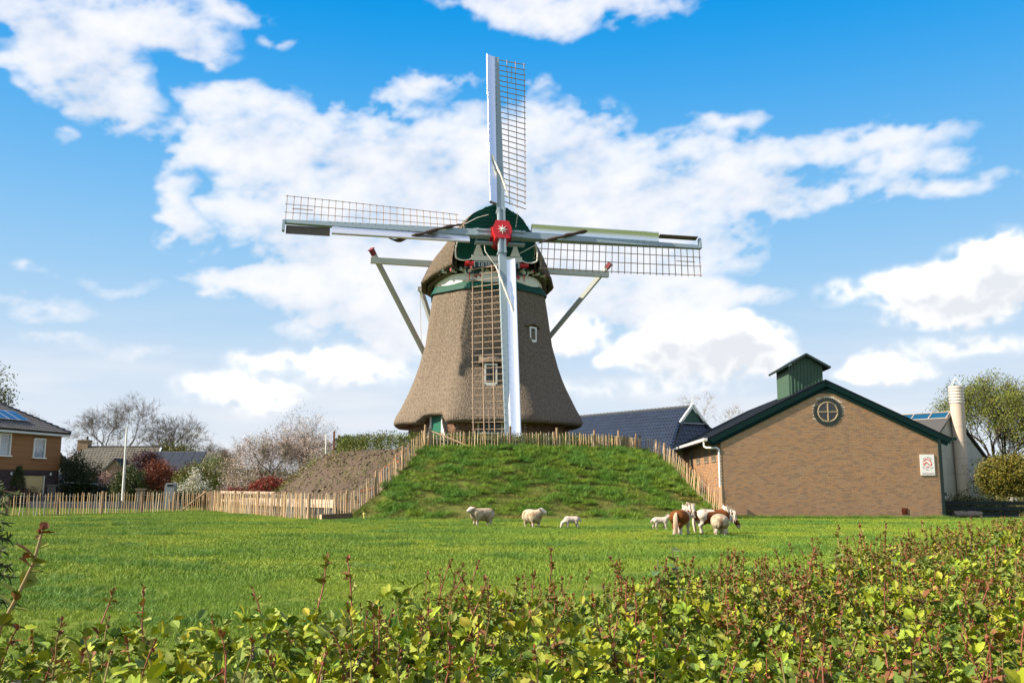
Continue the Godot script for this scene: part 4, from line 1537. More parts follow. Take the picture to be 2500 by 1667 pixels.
func build_tower_hall() -> void:
	var h := thing("modern_hall", "grey panelled gabled hall with a round beige tower beyond the barn", "building")
	h.transform = Transform3D(Basis(Vector3.UP, deg_to_rad(35)), Vector3(29.75, 0, -63.1))
	var grey := paint(Color(0.4, 0.38, 0.34), 0.85)
	var g := Shape.new()
	g.prism(PackedVector2Array([Vector2(-4.3, 0), Vector2(4.3, 0), Vector2(4.3, 2.8), Vector2(0, 6.1), Vector2(-4.3, 2.8)]), -12.0, -0.02)
	part("wall", g, grey, h)
	# panels with open joints
	var dark := paint(Color(0.365, 0.35, 0.315), 0.85)
	for row in 5:
		var y0 := row * 1.05
		var y1 := minf(y0 + 1.03, 6.0)
		for col in 8:
			var x0 := -4.2 + col * 1.05
			var x1 := x0 + 1.035
			var top := func(x: float) -> float: return 2.75 + (4.3 - absf(x)) / 4.3 * 3.25
			var lim: float = minf(top.call(x0), top.call(x1))
			if y0 > lim:
				continue
			var s := Shape.new()
			if top.call(x0) >= y1 and top.call(x1) >= y1:
				s.prism(PackedVector2Array([Vector2(x0, y0), Vector2(x1, y0), Vector2(x1, y1), Vector2(x0, y1)]), -0.02, 0.03)
			else:
				s.prism(PackedVector2Array([Vector2(x0, y0), Vector2(x1, y0), Vector2(x1, minf(y1, top.call(x1))), Vector2(x0, minf(y1, top.call(x0)))]), -0.02, 0.03)
			part("panel", s, grey if (row + col) % 5 else dark, h)
	for s in [-1, 1]:
		var d := Vector3(s * 4.5, -3.45, 0).normalized()
		var nn := Vector3(3.45 * s, 4.5, 0).normalized()
		var r := Shape.new()
		r.box(Vector3(s * 2.3, 4.5, -6.0), Vector3(5.8, 0.1, 12.3), look(d, nn, d.cross(nn), Vector3.ZERO).basis)
		var roof := part("roof", r, paint(Color(0.05, 0.048, 0.048), 0.7), h)
		if s < 0:
			var xf := []
			for i in 14:
				for k in 34:
					xf.append(Transform3D(look(Vector3(0, 0, -1) * -1.0, nn, d, Vector3.ZERO).basis, Vector3(0, 6.22, 0) + d * (0.8 + i * 0.34) + Vector3(0, 0, -0.2 - k * 0.33) + nn * 0.02))
			pieces(roof, "roof_tile", [tile_shape(0.33, 0.34)], [Color(0.06, 0.058, 0.058), Color(0.075, 0.07, 0.068), Color(0.05, 0.05, 0.052)], 0.7, xf, 40)
			for k in 8:
				var gl := Shape.new()
				gl.box(Vector3(0, 6.22, 0) + d * 0.42 + Vector3(0, 0, -0.7 - k * 1.3) + nn * 0.1, Vector3(0.6, 0.05, 1.16), look(d, nn, d.cross(nn), Vector3.ZERO).basis)
				part("skylight", gl, paint(Color(0.01, 0.06, 0.11), 0.06, 0.7), roof)
			var bars := Shape.new()
			for k in 9:
				bars.box(Vector3(0, 6.22, 0) + d * 0.42 + Vector3(0, 0, -0.05 - k * 1.3) + nn * 0.11, Vector3(0.75, 0.08, 0.07), look(d, nn, d.cross(nn), Vector3.ZERO).basis)
			bars.box(Vector3(0, 6.22, 0) + d * 0.04 + Vector3(0, 0, -5.5) + nn * 0.115, Vector3(0.07, 0.09, 11.2), look(d, nn, d.cross(nn), Vector3.ZERO).basis)
			bars.box(Vector3(0, 6.22, 0) + d * 0.78 + Vector3(0, 0, -5.5) + nn * 0.115, Vector3(0.07, 0.09, 11.2), look(d, nn, d.cross(nn), Vector3.ZERO).basis)
			part("skylight_frame", bars, paint(Color(0.3, 0.27, 0.24), 0.6), roof)
	for x in [-2.5, 2.9]:
		var w := Shape.new()
		var rr := []
		for i in 29:
			var a := TAU * i / 28.0
			var c := Vector3(x, 2.1, 0)
			var d := Vector3(cos(a), sin(a), 0)
			rr.append([c + d * 0.42 + Vector3(0, 0, 0.0), c + d * 0.42 + Vector3(0, 0, 0.12), c + d * 0.5 + Vector3(0, 0, 0.12), c + d * 0.5 + Vector3(0, 0, 0.02)])
		w.loft(rr, false, true)
		var win := part("round_window", w, paint(Color(0.5, 0.48, 0.46), 0.6), h)
		var gl := Shape.new()
		gl.tube([Vector3(x, 2.1, 0.02), Vector3(x, 2.1, 0.06)], [0.43], 28)
		part("pane", gl, paint(Color(0.02, 0.025, 0.03), 0.1, 0.6), win)
	# tower
	var t := Shape.new()
	var tm := paint(Color(0.56, 0.46, 0.38), 0.85, 0.3, noise_tex(0.2, 2, 0.8, 1.0, 91, 256), 2.0)
	t.tube([Vector3(0, 0, 0.42), Vector3(0.0, 8.0, 0.42)], [0.36, 0.47], 28)
	var tower := part("round_tower", t, tm, h)
	var rings := Shape.new()
	for k in 6:
		rings.tube([Vector3(0, 7.88 - k * 0.2, 0.42), Vector3(0, 7.93 - k * 0.2, 0.42)], [0.5], 28)
	part("white_hoop", rings, paint(lin(230, 230, 228), 0.5), tower)
	for k in 6:
		var pg := Shape.new()
		pg.tube([Vector3(-0.4, 7.83 - k * 0.2, 0.2), Vector3(-0.66, 7.9 - k * 0.2, 0.02)], [0.015], 5)
		part("peg", pg, paint(Color(0.1, 0.1, 0.1), 0.6), tower)
	for y in [1.05, 2.1, 3.15, 4.2, 5.25]:
		var j := Shape.new()
		j.tube([Vector3(0, y - 0.012, 0.42), Vector3(0, y + 0.012, 0.42)], [0.362 + y * 0.0138], 28)
		part("joint", j, paint(Color(0.2, 0.18, 0.16), 0.9), tower)
	var wire := Shape.new()
	for s in [Vector3(0.4, 8.0, 0.42), Vector3(-0.4, 8.0, 0.42), Vector3(0, 8.0, 0.82), Vector3(0, 8.0, 0.02)]:
		wire.tube([s, Vector3(0, 8.6, 0.42)], [0.014], 4)
	part("wire_pyramid", wire, paint(lin(225, 225, 225), 0.5), tower)
	var lt := Shape.new()
	for s in [-0.13, 0.13]:
		lt.box(Vector3(3.8 + s, 0.9, 0.1), Vector3(0.2, 0.14, 0.16))
	part("wall_lamp", lt, paint(Color(0.01, 0.01, 0.012), 0.5), h)


func house_window(owner_: Node3D, x0: float, x1: float, y0: float, y1: float, mullions: Array) -> void:
	var white := paint(lin(230, 228, 218), 0.5)
	var f := Shape.new()
	f.box(Vector3(x0, (y0 + y1) / 2, 0.05), Vector3(0.09, y1 - y0, 0.1))
	f.box(Vector3(x1, (y0 + y1) / 2, 0.05), Vector3(0.09, y1 - y0, 0.1))
	f.box(Vector3((x0 + x1) / 2, y1, 0.048), Vector3(x1 - x0 + 0.09, 0.09, 0.1))
	f.box(Vector3((x0 + x1) / 2, y0 - 0.03, 0.09), Vector3(x1 - x0 + 0.24, 0.1, 0.22))
	for m in mullions:
		f.box(Vector3(m, (y0 + y1) / 2, 0.046), Vector3(0.1, y1 - y0, 0.09))
	var win := part("window", f, white, owner_)
	var g := Shape.new()
	g.box(Vector3((x0 + x1) / 2, (y0 + y1) / 2, 0.03), Vector3(x1 - x0 - 0.08, y1 - y0 - 0.08, 0.012))
	var gm := paint(Color(1, 1, 1), 0.03, 0.5)
	gm.albedo_color = Color(0.75, 0.85, 0.9, 0.16)
	gm.transparency = BaseMaterial3D.TRANSPARENCY_ALPHA
	part("pane", g, gm, win)
	var c := Shape.new()
	var n := int((x1 - x0) / 0.07)
	for i in n:
		var xa := x0 + (x1 - x0) * i / n
		var xb := x0 + (x1 - x0) * (i + 1) / n
		var za := -0.16 + (0.05 if i % 2 else 0.0)
		var zb := -0.16 + (0.0 if i % 2 else 0.05)
		c.quad(Vector3(xa, y0 + 0.02, za), Vector3(xb, y0 + 0.02, zb), Vector3(xb, y0 + (y1 - y0) * 0.62, zb), Vector3(xa, y0 + (y1 - y0) * 0.62, za))
	part("curtain", c, paint(Color(0.2, 0.27, 0.3), 0.9), win)
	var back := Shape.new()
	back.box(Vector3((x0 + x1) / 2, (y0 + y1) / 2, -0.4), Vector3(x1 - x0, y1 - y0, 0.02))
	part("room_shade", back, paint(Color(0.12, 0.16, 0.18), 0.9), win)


func build_left_house() -> void:
	var h := thing("boarded_house", "brown boarded house with solar panels and beige garage door", "house")
	h.transform = look(Vector3(0.155, 0, -0.988), Vector3.UP, Vector3(0.988, 0, 0.155), Vector3(-34.65, 0, -72.0))
	var brick := paint(Color(0.05, 0.04, 0.042), 0.9, 0.3)
	var w := Shape.new()   # walls with the window and door openings left free
	for q in [[-16.0, -8.2, -0.1, 5.08], [-8.2, -5.75, -0.1, 3.45], [-8.2, -5.75, 4.95, 5.08], [-5.75, -4.55, -0.1, 5.08], [-4.55, -1.7, 2.08, 3.4], [-4.55, -3.2, 3.4, 5.08], [-3.2, -1.95, 4.78, 5.08], [-1.95, -1.7, 3.4, 5.08], [-1.7, 0.0, -0.1, 5.08]]:
		w.box(Vector3((q[0] + q[1]) / 2, (q[2] + q[3]) / 2, -0.13), Vector3(q[1] - q[0], q[3] - q[2], 0.22))
	w.box(Vector3(0.06, 2.49, -4.4), Vector3(0.12, 5.2, 8.5))
	w.box(Vector3(-8.0, 2.49, -8.6), Vector3(16.0, 5.2, 0.2))
	part("wall", w, brick, h)
	var xf := []
	for row in 34:
		for k in 40:
			var x := -0.12 - k * 0.22 - (0.11 if row % 2 else 0.0)
			var y := 0.03 + row * 0.0715
			if x < -4.6 or x > -1.66 or y > 2.12:
				xf.append(Transform3D(Basis(), Vector3(x, y + 0.03, -0.032)))
	scatter("brick_field", brick_shape(), tinted(0.9, null, 0.2), xf, xf.map(func(_t): return vary(Color(0.085, 0.062, 0.062), 0.25)), h)
	var board := [paint(Color(0.27, 0.12, 0.04), 0.6), paint(Color(0.25, 0.11, 0.037), 0.6), paint(Color(0.29, 0.13, 0.044), 0.6)]
	for k in 17:
		var y := 2.48 + k * 0.153
		var spans := [[-14.0, 0.02]]
		if y + 0.15 > 3.4 and y < 4.8:
			spans = [[-14.0, -8.25], [-5.7, -3.25], [-1.9, 0.02]]
		elif y + 0.15 > 3.4 and y < 4.97:
			spans = [[-14.0, -8.25], [-5.7, 0.02]]
		for sp in spans:
			var s := Shape.new()
			s.box(Vector3((sp[0] + sp[1]) / 2, y + 0.077, 0.0), Vector3(sp[1] - sp[0], 0.15, 0.035), Basis(Vector3.RIGHT, 0.1))
			part("siding_board", s, board[rng.randi() % 3], h)
	house_window(h, -3.2, -1.95, 3.4, 4.78, [])
	house_window(h, -8.2, -5.75, 3.45, 4.95, [-6.85])
	var gd := Shape.new()
	gd.box(Vector3(-3.12, 1.04, -0.12), Vector3(2.86, 2.1, 0.04))
	var door := part("garage_door", gd, paint(lin(196, 172, 118), 0.6), h)
	for k in 11:
		for sx in [[-4.5, -3.62], [-3.6, -1.75]]:
			var s := Shape.new()
			s.box(Vector3((sx[0] + sx[1]) / 2, 0.1 + k * 0.19, -0.092), Vector3(sx[1] - sx[0], 0.172, 0.03))
			part("slat", s, paint(lin(206, 182, 126), 0.6), door)
	var fr := Shape.new()
	fr.box(Vector3(-1.68, 1.03, -0.02), Vector3(0.09, 2.1, 0.1))
	fr.box(Vector3(-4.57, 1.03, -0.02), Vector3(0.09, 2.1, 0.1))
	part("door_frame", fr, paint(lin(215, 210, 190), 0.6), h)
	for x in [-5.45, -1.1]:
		var l := Shape.new()
		l.tube([Vector3(x, 2.1, 0.1), Vector3(x, 2.32, 0.1)], [0.07, 0.05], 10)
		l.box(Vector3(x, 2.2, 0.03), Vector3(0.05, 0.06, 0.12))
		part("wall_lamp", l, paint(lin(220, 220, 210), 0.4), h)
	var np := Shape.new()
	np.box(Vector3(-7.1, 1.35, 0.01), Vector3(0.28, 0.2, 0.03))
	part("number_plate", np, paint(Color(0.02, 0.12, 0.3), 0.4), h)
	# eaves and hipped roof
	var fa := Shape.new()
	fa.box(Vector3(-8.05, 5.17, 0.5), Vector3(16.6, 0.24, 0.06))
	fa.box(Vector3(0.25, 5.17, -4.1), Vector3(0.06, 0.24, 9.2))
	fa.box(Vector3(-8.0, 5.07, 0.2), Vector3(16.4, 0.04, 0.56))
	part("fascia", fa, paint(lin(205, 208, 206), 0.5), h)
	var tones := [Color(0.055, 0.056, 0.06), Color(0.07, 0.07, 0.072), Color(0.045, 0.046, 0.05), Color(0.062, 0.058, 0.056)]
	var bed := paint(Color(0.03, 0.03, 0.032), 0.8)
	tiled_face(h, Vector3(-16, 7.95, -4.2), Vector3(-3.9, 7.95, -4.2), Vector3(-16, 5.3, 0.6), Vector3(0.3, 5.3, 0.6), 0.3, 0.36, tones, bed, 250, 0.7)
	tiled_face(h, Vector3(-3.9, 7.95, -4.2), Vector3(-3.9, 7.95, -4.4), Vector3(0.3, 5.3, 0.6), Vector3(0.3, 5.3, -9.2), 0.3, 0.36, tones, bed, 0, 0.7)
	tiled_face(h, Vector3(-3.9, 7.95, -4.3), Vector3(-16, 7.95, -4.3), Vector3(0.3, 5.3, -9.2), Vector3(-16, 5.3, -9.2), 0.3, 0.36, tones, bed, 0, 0.7)
	var hip := Shape.new()
	for k in 14:
		var a := Vector3(0.3, 5.32, 0.6).lerp(Vector3(-3.9, 7.97, -4.2), k / 14.0)
		var b := Vector3(0.3, 5.32, 0.6).lerp(Vector3(-3.9, 7.97, -4.2), (k + 1.05) / 14.0)
		hip.tube([a + Vector3(0, 0.05, 0), b], [0.13, 0.1], 6)
	part("hip_tiles", hip, paint(Color(0.05, 0.05, 0.055), 0.7), h)
	var down := Vector3(0, -2.65, 4.8).normalized()
	var nor := Vector3(0, 4.8, 2.65).normalized()
	var cell := paint(Color(0.008, 0.045, 0.13), 0.12, 0.6)
	var rim := paint(Color(0.55, 0.58, 0.6), 0.35)
	for p in [[-3.75, 2.15], [-4.85, 2.15], [-5.95, 2.15], [-7.05, 2.15], [-5.6, 0.62], [-6.7, 0.62], [-7.8, 0.62], [-8.15, 2.15]]:
		var c: Vector3 = Vector3(p[0], 7.95, -4.2) + down * (p[1] + 1.3) + nor * 0.15
		var b := look(Vector3.RIGHT, nor, down, Vector3.ZERO).basis
		var s := Shape.new()
		s.box(c, Vector3(1.06, 0.04, 1.5), b)
		var pn := part("solar_panel", s, rim, h)
		var q := Shape.new()
		for i in 6:
			q.box(c + Vector3(-0.42 + i * 0.168, 0, 0) + nor * 0.012, Vector3(0.155, 0.03, 1.42), b)
		part("solar_cells", q, cell, pn)


func build_far_houses() -> void:
	var tones := [Color(0.115, 0.108, 0.09), Color(0.13, 0.12, 0.1), Color(0.1, 0.095, 0.08)]
	var bed := paint(Color(0.06, 0.056, 0.048), 0.9)
	var h := thing("grey_roofed_house", "house with long grey-brown tiled roof and brick chimney behind shrubs", "house", Vector3(-39.3, 0, -95))
	tiled_face(h, Vector3(-3.6, 5.15, 0), Vector3(3.7, 5.15, 0), Vector3(-6.4, 2.5, 3.4), Vector3(4.2, 2.5, 3.4), 0.32, 0.36, tones, bed, 60, 0.8, 0.3)
	tiled_face(h, Vector3(-3.6, 5.15, -0.1), Vector3(-3.6, 5.15, 0), Vector3(-6.4, 2.5, -3.4), Vector3(-6.4, 2.5, 3.4), 0.32, 0.36, tones, bed, 0, 0.8, 0.3)
	tiled_face(h, Vector3(3.7, 5.15, -0.1), Vector3(-3.6, 5.15, -0.1), Vector3(4.2, 2.5, -3.4), Vector3(-6.4, 2.5, -3.4), 0.32, 0.36, tones, bed, 0, 0.8, 0.3)
	tiled_face(h, Vector3(1.0, 3.9, 1.6), Vector3(1.0, 3.9, 4.4), Vector3(-0.4, 2.4, 1.6), Vector3(-0.4, 2.4, 4.4), 0.32, 0.36, tones, bed, 20, 0.8, 0.3)
	tiled_face(h, Vector3(1.0, 3.9, 4.4), Vector3(1.0, 3.9, 1.6), Vector3(2.4, 2.4, 4.4), Vector3(2.4, 2.4, 1.6), 0.32, 0.36, [Color(0.04, 0.05, 0.06)], bed, 0, 0.8, 0.3)
	var w := Shape.new()
	w.box(Vector3(-1.0, 1.2, 0), Vector3(10.2, 2.6, 6.2))
	w.prism(PackedVector2Array([Vector2(-0.2, 0), Vector2(2.2, 0), Vector2(2.2, 2.4), Vector2(1.0, 3.75), Vector2(-0.2, 2.4)]), 2.0, 4.2)
	part("wall", w, paint(Color(0.3, 0.2, 0.14), 0.9), h)
	var c := Shape.new()
	c.box(Vector3(-4.1, 5.25, -0.2), Vector3(1.05, 1.1, 0.9))
	c.box(Vector3(-4.1, 5.82, -0.2), Vector3(1.2, 0.09, 1.05))
	var ch := part("chimney", c, paint(Color(0.3, 0.21, 0.14), 0.9, 0.3, noise_tex(0.1, 2, 0.7, 1.0, 55, 128), 2.0), h)
	for x in [-0.25, 0.25]:
		var p := Shape.new()
		p.tube([Vector3(-4.1 + x, 5.86, -0.2), Vector3(-4.1 + x, 6.1 + x * 0.6, -0.2)], [0.11, 0.09], 8)
		part("chimney_pot", p, paint(Color(0.03, 0.04, 0.04), 0.7), ch)
	var r := Shape.new()
	r.beam(Vector3(-3.7, 5.2, 0), Vector3(3.8, 5.2, 0), 0.26, 0.12)
	part("ridge_tiles", r, paint(Color(0.08, 0.075, 0.065), 0.8), h)
	var bg := Shape.new()
	bg.beam(Vector3(3.78, 5.12, 0), Vector3(4.28, 2.5, 3.45), 0.14, 0.12)
	part("bargeboard", bg, paint(lin(190, 200, 205), 0.6), h)

	var d := thing("solar_roofed_house", "low house whose dark roof is covered in black solar panels", "house", Vector3(-33.2, 0, -92))
	tiled_face(d, Vector3(-2.9, 4.6, 0), Vector3(4.8, 4.55, 0), Vector3(-3.9, 2.5, 3.2), Vector3(5.4, 2.5, 3.2), 0.32, 0.36, tones, bed, 20, 0.8, 0.3)
	tiled_face(d, Vector3(4.8, 4.55, -0.05), Vector3(-2.9, 4.6, -0.05), Vector3(5.4, 2.5, -3.2), Vector3(-3.9, 2.5, -3.2), 0.32, 0.36, tones, bed, 0, 0.8, 0.3)
	var wd := Shape.new()
	wd.box(Vector3(0.7, 1.2, 0), Vector3(8.6, 2.5, 5.8))
	part("wall", wd, paint(Color(0.28, 0.19, 0.13), 0.9), d)
	var dn := Vector3(0, -2.1, 3.2).normalized()
	var nn := Vector3(0, 3.2, 2.1).normalized()
	for k in 6:
		for j in 2:
			var s := Shape.new()
			s.box(Vector3(-2.4 + k * 1.04, 4.55, 0.0) + dn * (0.95 + j * 1.66) + nn * 0.1, Vector3(1.0, 0.04, 1.62), look(Vector3.RIGHT, nn, dn, Vector3.ZERO).basis)
			part("solar_panel", s, paint(Color(0.025, 0.029, 0.036), 0.3, 0.5), d)

	var e := thing("dark_roofed_annex", "small steep dark tiled roof squeezed behind the brown boarded house", "house", Vector3(-38.6, 0, -82))
	tiled_face(e, Vector3(-2.0, 4.7, 0), Vector3(-1.6, 4.7, 0), Vector3(-2.6, 2.2, 2.4), Vector3(0.6, 2.2, 2.4), 0.32, 0.36, [Color(0.012, 0.02, 0.022), Color(0.018, 0.026, 0.03)], bed, 20, 0.6)
	tiled_face(e, Vector3(-1.6, 4.7, 0), Vector3(-2.0, 4.7, 0), Vector3(0.6, 2.2, -2.4), Vector3(-2.6, 2.2, -2.4), 0.32, 0.36, [Color(0.012, 0.02, 0.022)], bed, 0, 0.6)
	var we := Shape.new()
	we.box(Vector3(-1.2, 1.1, 0), Vector3(2.6, 2.3, 4.2))
	part("wall", we, paint(Color(0.05, 0.04, 0.04), 0.9), e)

	var p := thing("carport", "open carport with mossy tiled roof beside the brown boarded house", "carport", Vector3(-34.6, 0, -75.5))
	tiled_face(p, Vector3(-1.9, 2.45, -1.6), Vector3(-0.6, 2.45, -1.6), Vector3(-1.9, 1.72, 1.4), Vector3(1.7, 1.72, 1.4), 0.3, 0.36, [Color(0.045, 0.045, 0.045), Color(0.06, 0.055, 0.045), Color(0.16, 0.085, 0.03), Color(0.04, 0.042, 0.042)], bed, 60, 0.8)
	for q in [Vector3(-1.6, 0.85, 1.1), Vector3(0.0, 0.85, 1.1), Vector3(1.4, 0.85, 1.1)]:
		var s := Shape.new()
		s.box(q, Vector3(0.12, 1.7, 0.12))
		part("post", s, paint(Color(0.05, 0.06, 0.06), 0.7), p)
	var bw := Shape.new()
	bw.box(Vector3(-0.2, 0.9, -1.6), Vector3(3.4, 1.8, 0.1))
	part("back_wall", bw, paint(Color(0.07, 0.075, 0.075), 0.9), p)
	var gt := Shape.new()
	gt.box(Vector3(-0.1, 1.68, 1.46), Vector3(3.7, 0.1, 0.1))
	part("gutter", gt, paint(Color(0.08, 0.14, 0.2), 0.5), p)
	var aw := thing("lean_to_roof", "flat pale corrugated canopy standing before the carport", "canopy", Vector3(-32.4, 0, -72.6))
	var a := Shape.new()
	a.box(Vector3(0, 1.5, 0), Vector3(3.3, 0.05, 1.9), Basis(Vector3.FORWARD, 0.06))
	part("sheet", a, paint(Color(0.55, 0.57, 0.58), 0.5), aw)
	for x in [-1.2, 1.2]:
		var s := Shape.new()
		s.box(Vector3(x, 0.72, 0.7), Vector3(0.09, 1.46, 0.09))
		part("post", s, paint(Color(0.1, 0.11, 0.11), 0.7), aw)


# --- fences ---------------------------------------------------------------------------
var stakes := []


func stake_meshes() -> void:
	for k in 6:
		var g := RandomNumberGenerator.new()
		g.seed = 100 + k
		var s := Shape.new()
		var pts := []
		var w := g.randf_range(0.019, 0.027)
		for i in 5:
			pts.append(Vector3(g.randf_range(-0.012, 0.012), i * 0.25, g.randf_range(-0.012, 0.012)))
		s.tube(pts, [w, w * 1.05, w * 0.95, w, w * 0.75], 5)
		stakes.append(s.mesh())


func line_point(pts: Array, d: float) -> Array:   # point and direction at a distance along a line
	for i in pts.size() - 1:
		var l: float = pts[i].distance_to(pts[i + 1])
		if d <= l or i == pts.size() - 2:
			return [pts[i].lerp(pts[i + 1], d / l), (pts[i + 1] - pts[i]).normalized()]
		d -= l
	return [pts[0], Vector3.RIGHT]


func fence(label: String, pts: Array, spacing: float, high: float, posts: Array, tilt := 0.0, post_high := 1.12) -> Node3D:
	var f := thing("paling_fence", label, "fence", Vector3.ZERO, 0.0, "cleft paling fences round the pasture and mound")
	var total := 0.0
	for i in pts.size() - 1:
		total += pts[i].distance_to(pts[i + 1])
	var tones := [paint(Color(0.6, 0.42, 0.23), 0.85, 0.3), paint(Color(0.66, 0.48, 0.29), 0.85, 0.3), paint(Color(0.5, 0.33, 0.18), 0.85, 0.3), paint(Color(0.68, 0.54, 0.36), 0.85, 0.3), paint(Color(0.38, 0.33, 0.28), 0.9, 0.3), paint(Color(0.4, 0.28, 0.17), 0.85, 0.3)]
	var d := 0.03
	while d < total:
		var q := line_point(pts, d)
		var o := part("stake", stakes[rng.randi() % 6], tones[rng.randi() % 6], f)
		var lean := rng.randf_range(-0.055, 0.055) + tilt
		o.transform = Transform3D(Basis(Vector3(0, 0, 1), lean) * Basis(Vector3.RIGHT, rng.randf_range(-0.04, 0.04)) * Basis(Vector3.UP, rng.randf() * TAU).scaled(Vector3(1, high * rng.randf_range(0.94, 1.05), 1)), q[0] + Vector3(0, -0.02, 0))
		d += spacing * rng.randf_range(0.8, 1.2)
	for h in [0.2, 0.55, 0.86]:
		var w := Shape.new()
		var line := []
		var n := maxi(2, int(total / 0.5))
		for i in n + 1:
			line.append(line_point(pts, total * i / n)[0] + Vector3(0, h * high + sin(i * 1.7) * 0.012, 0.02))
		w.tube(line, [0.006], 3, false)
		part("wire", w, paint(Color(0.3, 0.3, 0.3), 0.5), f)
	for p in posts:
		var q := line_point(pts, p[0] * total)
		var s := Shape.new()
		var wd := rng.randf_range(0.055, 0.068)
		s.tube([Vector3(0, -0.1, 0), Vector3(rng.randf_range(-0.02, 0.02), 0.5, 0.01), Vector3(p[1], post_high + rng.randf_range(0.0, 0.1), 0)], [wd * 1.05, wd, wd * 0.95], 8)
		var o := part("post", s, paint(Color(0.46, 0.31, 0.19) if p.size() < 3 else Color(0.26, 0.18, 0.12), 0.85, 0.3, noise_grain, 3.0), f)
		o.position = q[0]
	return f


func strut(f: Node3D, a: Vector3, b: Vector3) -> void:
	var s := Shape.new()
	s.tube([a, (a + b) / 2 + Vector3(0, 0.015, 0), b], [0.045, 0.048, 0.042], 7)
	part("strut", s, paint(Color(0.5, 0.36, 0.23), 0.85, 0.3, noise_grain, 3.0), f)


var noise_grain: ImageTexture


func build_fences() -> void:
	noise_grain = noise_tex(0.05, 4, 0.6, 1.0, 33, 128)
	stake_meshes()
	var a := [Vector3(-26.5, 0, -41.6), Vector3(-23.56, 0, -43.7), Vector3(-21.73, 0, -44.8), Vector3(-19.42, 0, -48.5), Vector3(-17.1, 0, -52.85)]
	var fa := fence("open paling fence along the far left side of the pasture", a, 0.152, 1.06, [[0.255, 0.1, 1], [0.4, 0.0, 1], [0.555, 0.0], [0.71, 0.0, 1], [0.85, 0.03], [0.99, 0.0]], 0.0, 1.05)
	strut(fa, Vector3(-16.95, 1.05, -52.3), Vector3(-17.9, 0.05, -51.3))
	fence("dense double paling fence from the far corner towards the soil slope", [Vector3(-17.05, 0, -52.7), Vector3(-14.2, 0, -48.2), Vector3(-11.0, 0, -43.3), Vector3(-8.5, 0, -39.8)], 0.16, 1.12, [[0.12, 0.0], [0.36, 0.0], [0.6, 0.0], [0.83, 0.0], [0.995, 0.0]], 0.0, 1.08)
	fence("paling fence standing just behind the dense double fence", [Vector3(-16.3, 0, -53.0), Vector3(-12.4, 0, -47.0), Vector3(-9.4, 0, -42.6)], 0.3, 1.1, [[0.3, 0.0], [0.7, 0.0]], 0.0, 1.05)
	fence("short paling fence behind the heavy timber beam", [Vector3(-8.45, 0, -40.0), Vector3(-7.9, 0.02, -40.6), Vector3(-7.2, 0.12, -41.45)], 0.15, 1.1, [[0.97, 0.0]], 0.0, 1.05)
	var c := []
	for i in 9:
		var r := lerpf(13.75, 8.85, i / 8.0)
		var p := polar(soil_edge(r), r)
		p.y = maxf(0.05, mound_at(soil_edge(r), r) - 0.03)
		c.append(p)
	fence("paling fence climbing between the bare soil and the grass", c, 0.135, 0.98, [[0.31, 0.0], [0.66, 0.0], [1.0, 0.0]], 0.04, 1.12)
	var dd := []
	for i in 25:
		var deg := lerpf(108.3, 6.4, i / 24.0)
		var p := polar(deg, 8.7)
		p.y = 3.12
		dd.append(p)
	var fd := fence("paling fence along the crest in front of the windmill", dd, 0.15, 0.88, [[0.01, 0.0], [0.265, 0.0, 1], [0.42, 0.0], [0.57, 0.0], [0.7, 0.0], [0.86, 0.02], [0.99, 0.0, 1]], 0.0, 1.05)
	strut(fd, dd[0] + Vector3(0.06, 0.95, 0.05), dd[4] + Vector3(-0.25, 0.05, 0.08))
	strut(fd, dd[24] + Vector3(0.0, 0.95, 0.1), dd[22] + Vector3(0.0, 0.05, 0.1))
	var e := []
	for i in 10:
		var t := i / 9.0
		var p := Vector3(7.5, 3.15, -53.0).lerp(Vector3(9.05, 0.2, -40.75), t)
		var g := ground_y(p.x, p.z)
		p.y = lerpf(3.15, 0.2, t) if g < 0.05 else maxf(g, 0.1)
		e.append(p)
	fence("paling fence running down the slope beside the barn", e, 0.27, 1.02, [[0.31, 0.0], [0.62, 0.0], [0.985, 0.0], [1.0, 0.0]], -0.1, 1.1)

	# timbers by the soil slope
	var pale := paint(Color(0.62, 0.47, 0.36), 0.85, 0.3, noise_grain, 1.5)
	var pl := thing("retaining_board", "long pale pink plank holding the foot of the soil slope", "plank")
	var s := Shape.new()
	s.beam(Vector3(-13.6, 0.62, -47.6), Vector3(-7.75, 0.62, -41.7), 0.06, 0.36)
	part("board", s, pale, pl)
	var s1 := Shape.new()
	s1.beam(Vector3(-13.6, 0.2, -47.7), Vector3(-7.75, 0.2, -41.8), 0.06, 0.42)
	part("lower_board", s1, paint(Color(0.03, 0.035, 0.035), 0.8), pl)
	for t in [0.02, 0.35, 0.68, 0.98]:
		var q := Vector3(-13.6, 0.4, -47.55).lerp(Vector3(-7.75, 0.4, -41.65), t)
		var b := Shape.new()
		b.box(q + Vector3(0.05, 0, 0.05), Vector3(0.1, 0.85, 0.1))
		part("peg", b, pale, pl)
	var rail := thing("rail_gate", "low pale timber gate behind the double fence corner", "gate")
	for y in [0.55, 1.02]:
		var r := Shape.new()
		r.beam(Vector3(-16.8, y, -54.6), Vector3(-14.0 if y < 0.8 else -12.3, y, -51.0 if y < 0.8 else -49.0), 0.05, 0.12)
		part("rail", r, pale, rail)
	for q in [Vector3(-16.8, 0.55, -54.65), Vector3(-15.0, 0.55, -52.3), Vector3(-13.2, 0.55, -50.2)]:
		var r := Shape.new()
		r.box(q, Vector3(0.1, 1.1, 0.1))
		part("post", r, pale, rail)
	var tb := thing("timber_beam", "heavy squared timber beam lying at the foot of the fence", "beam")
	var bm := Shape.new()
	bm.beam(Vector3(-8.0, 0.11, -39.75), Vector3(-6.85, 0.16, -40.45), 0.22, 0.22)
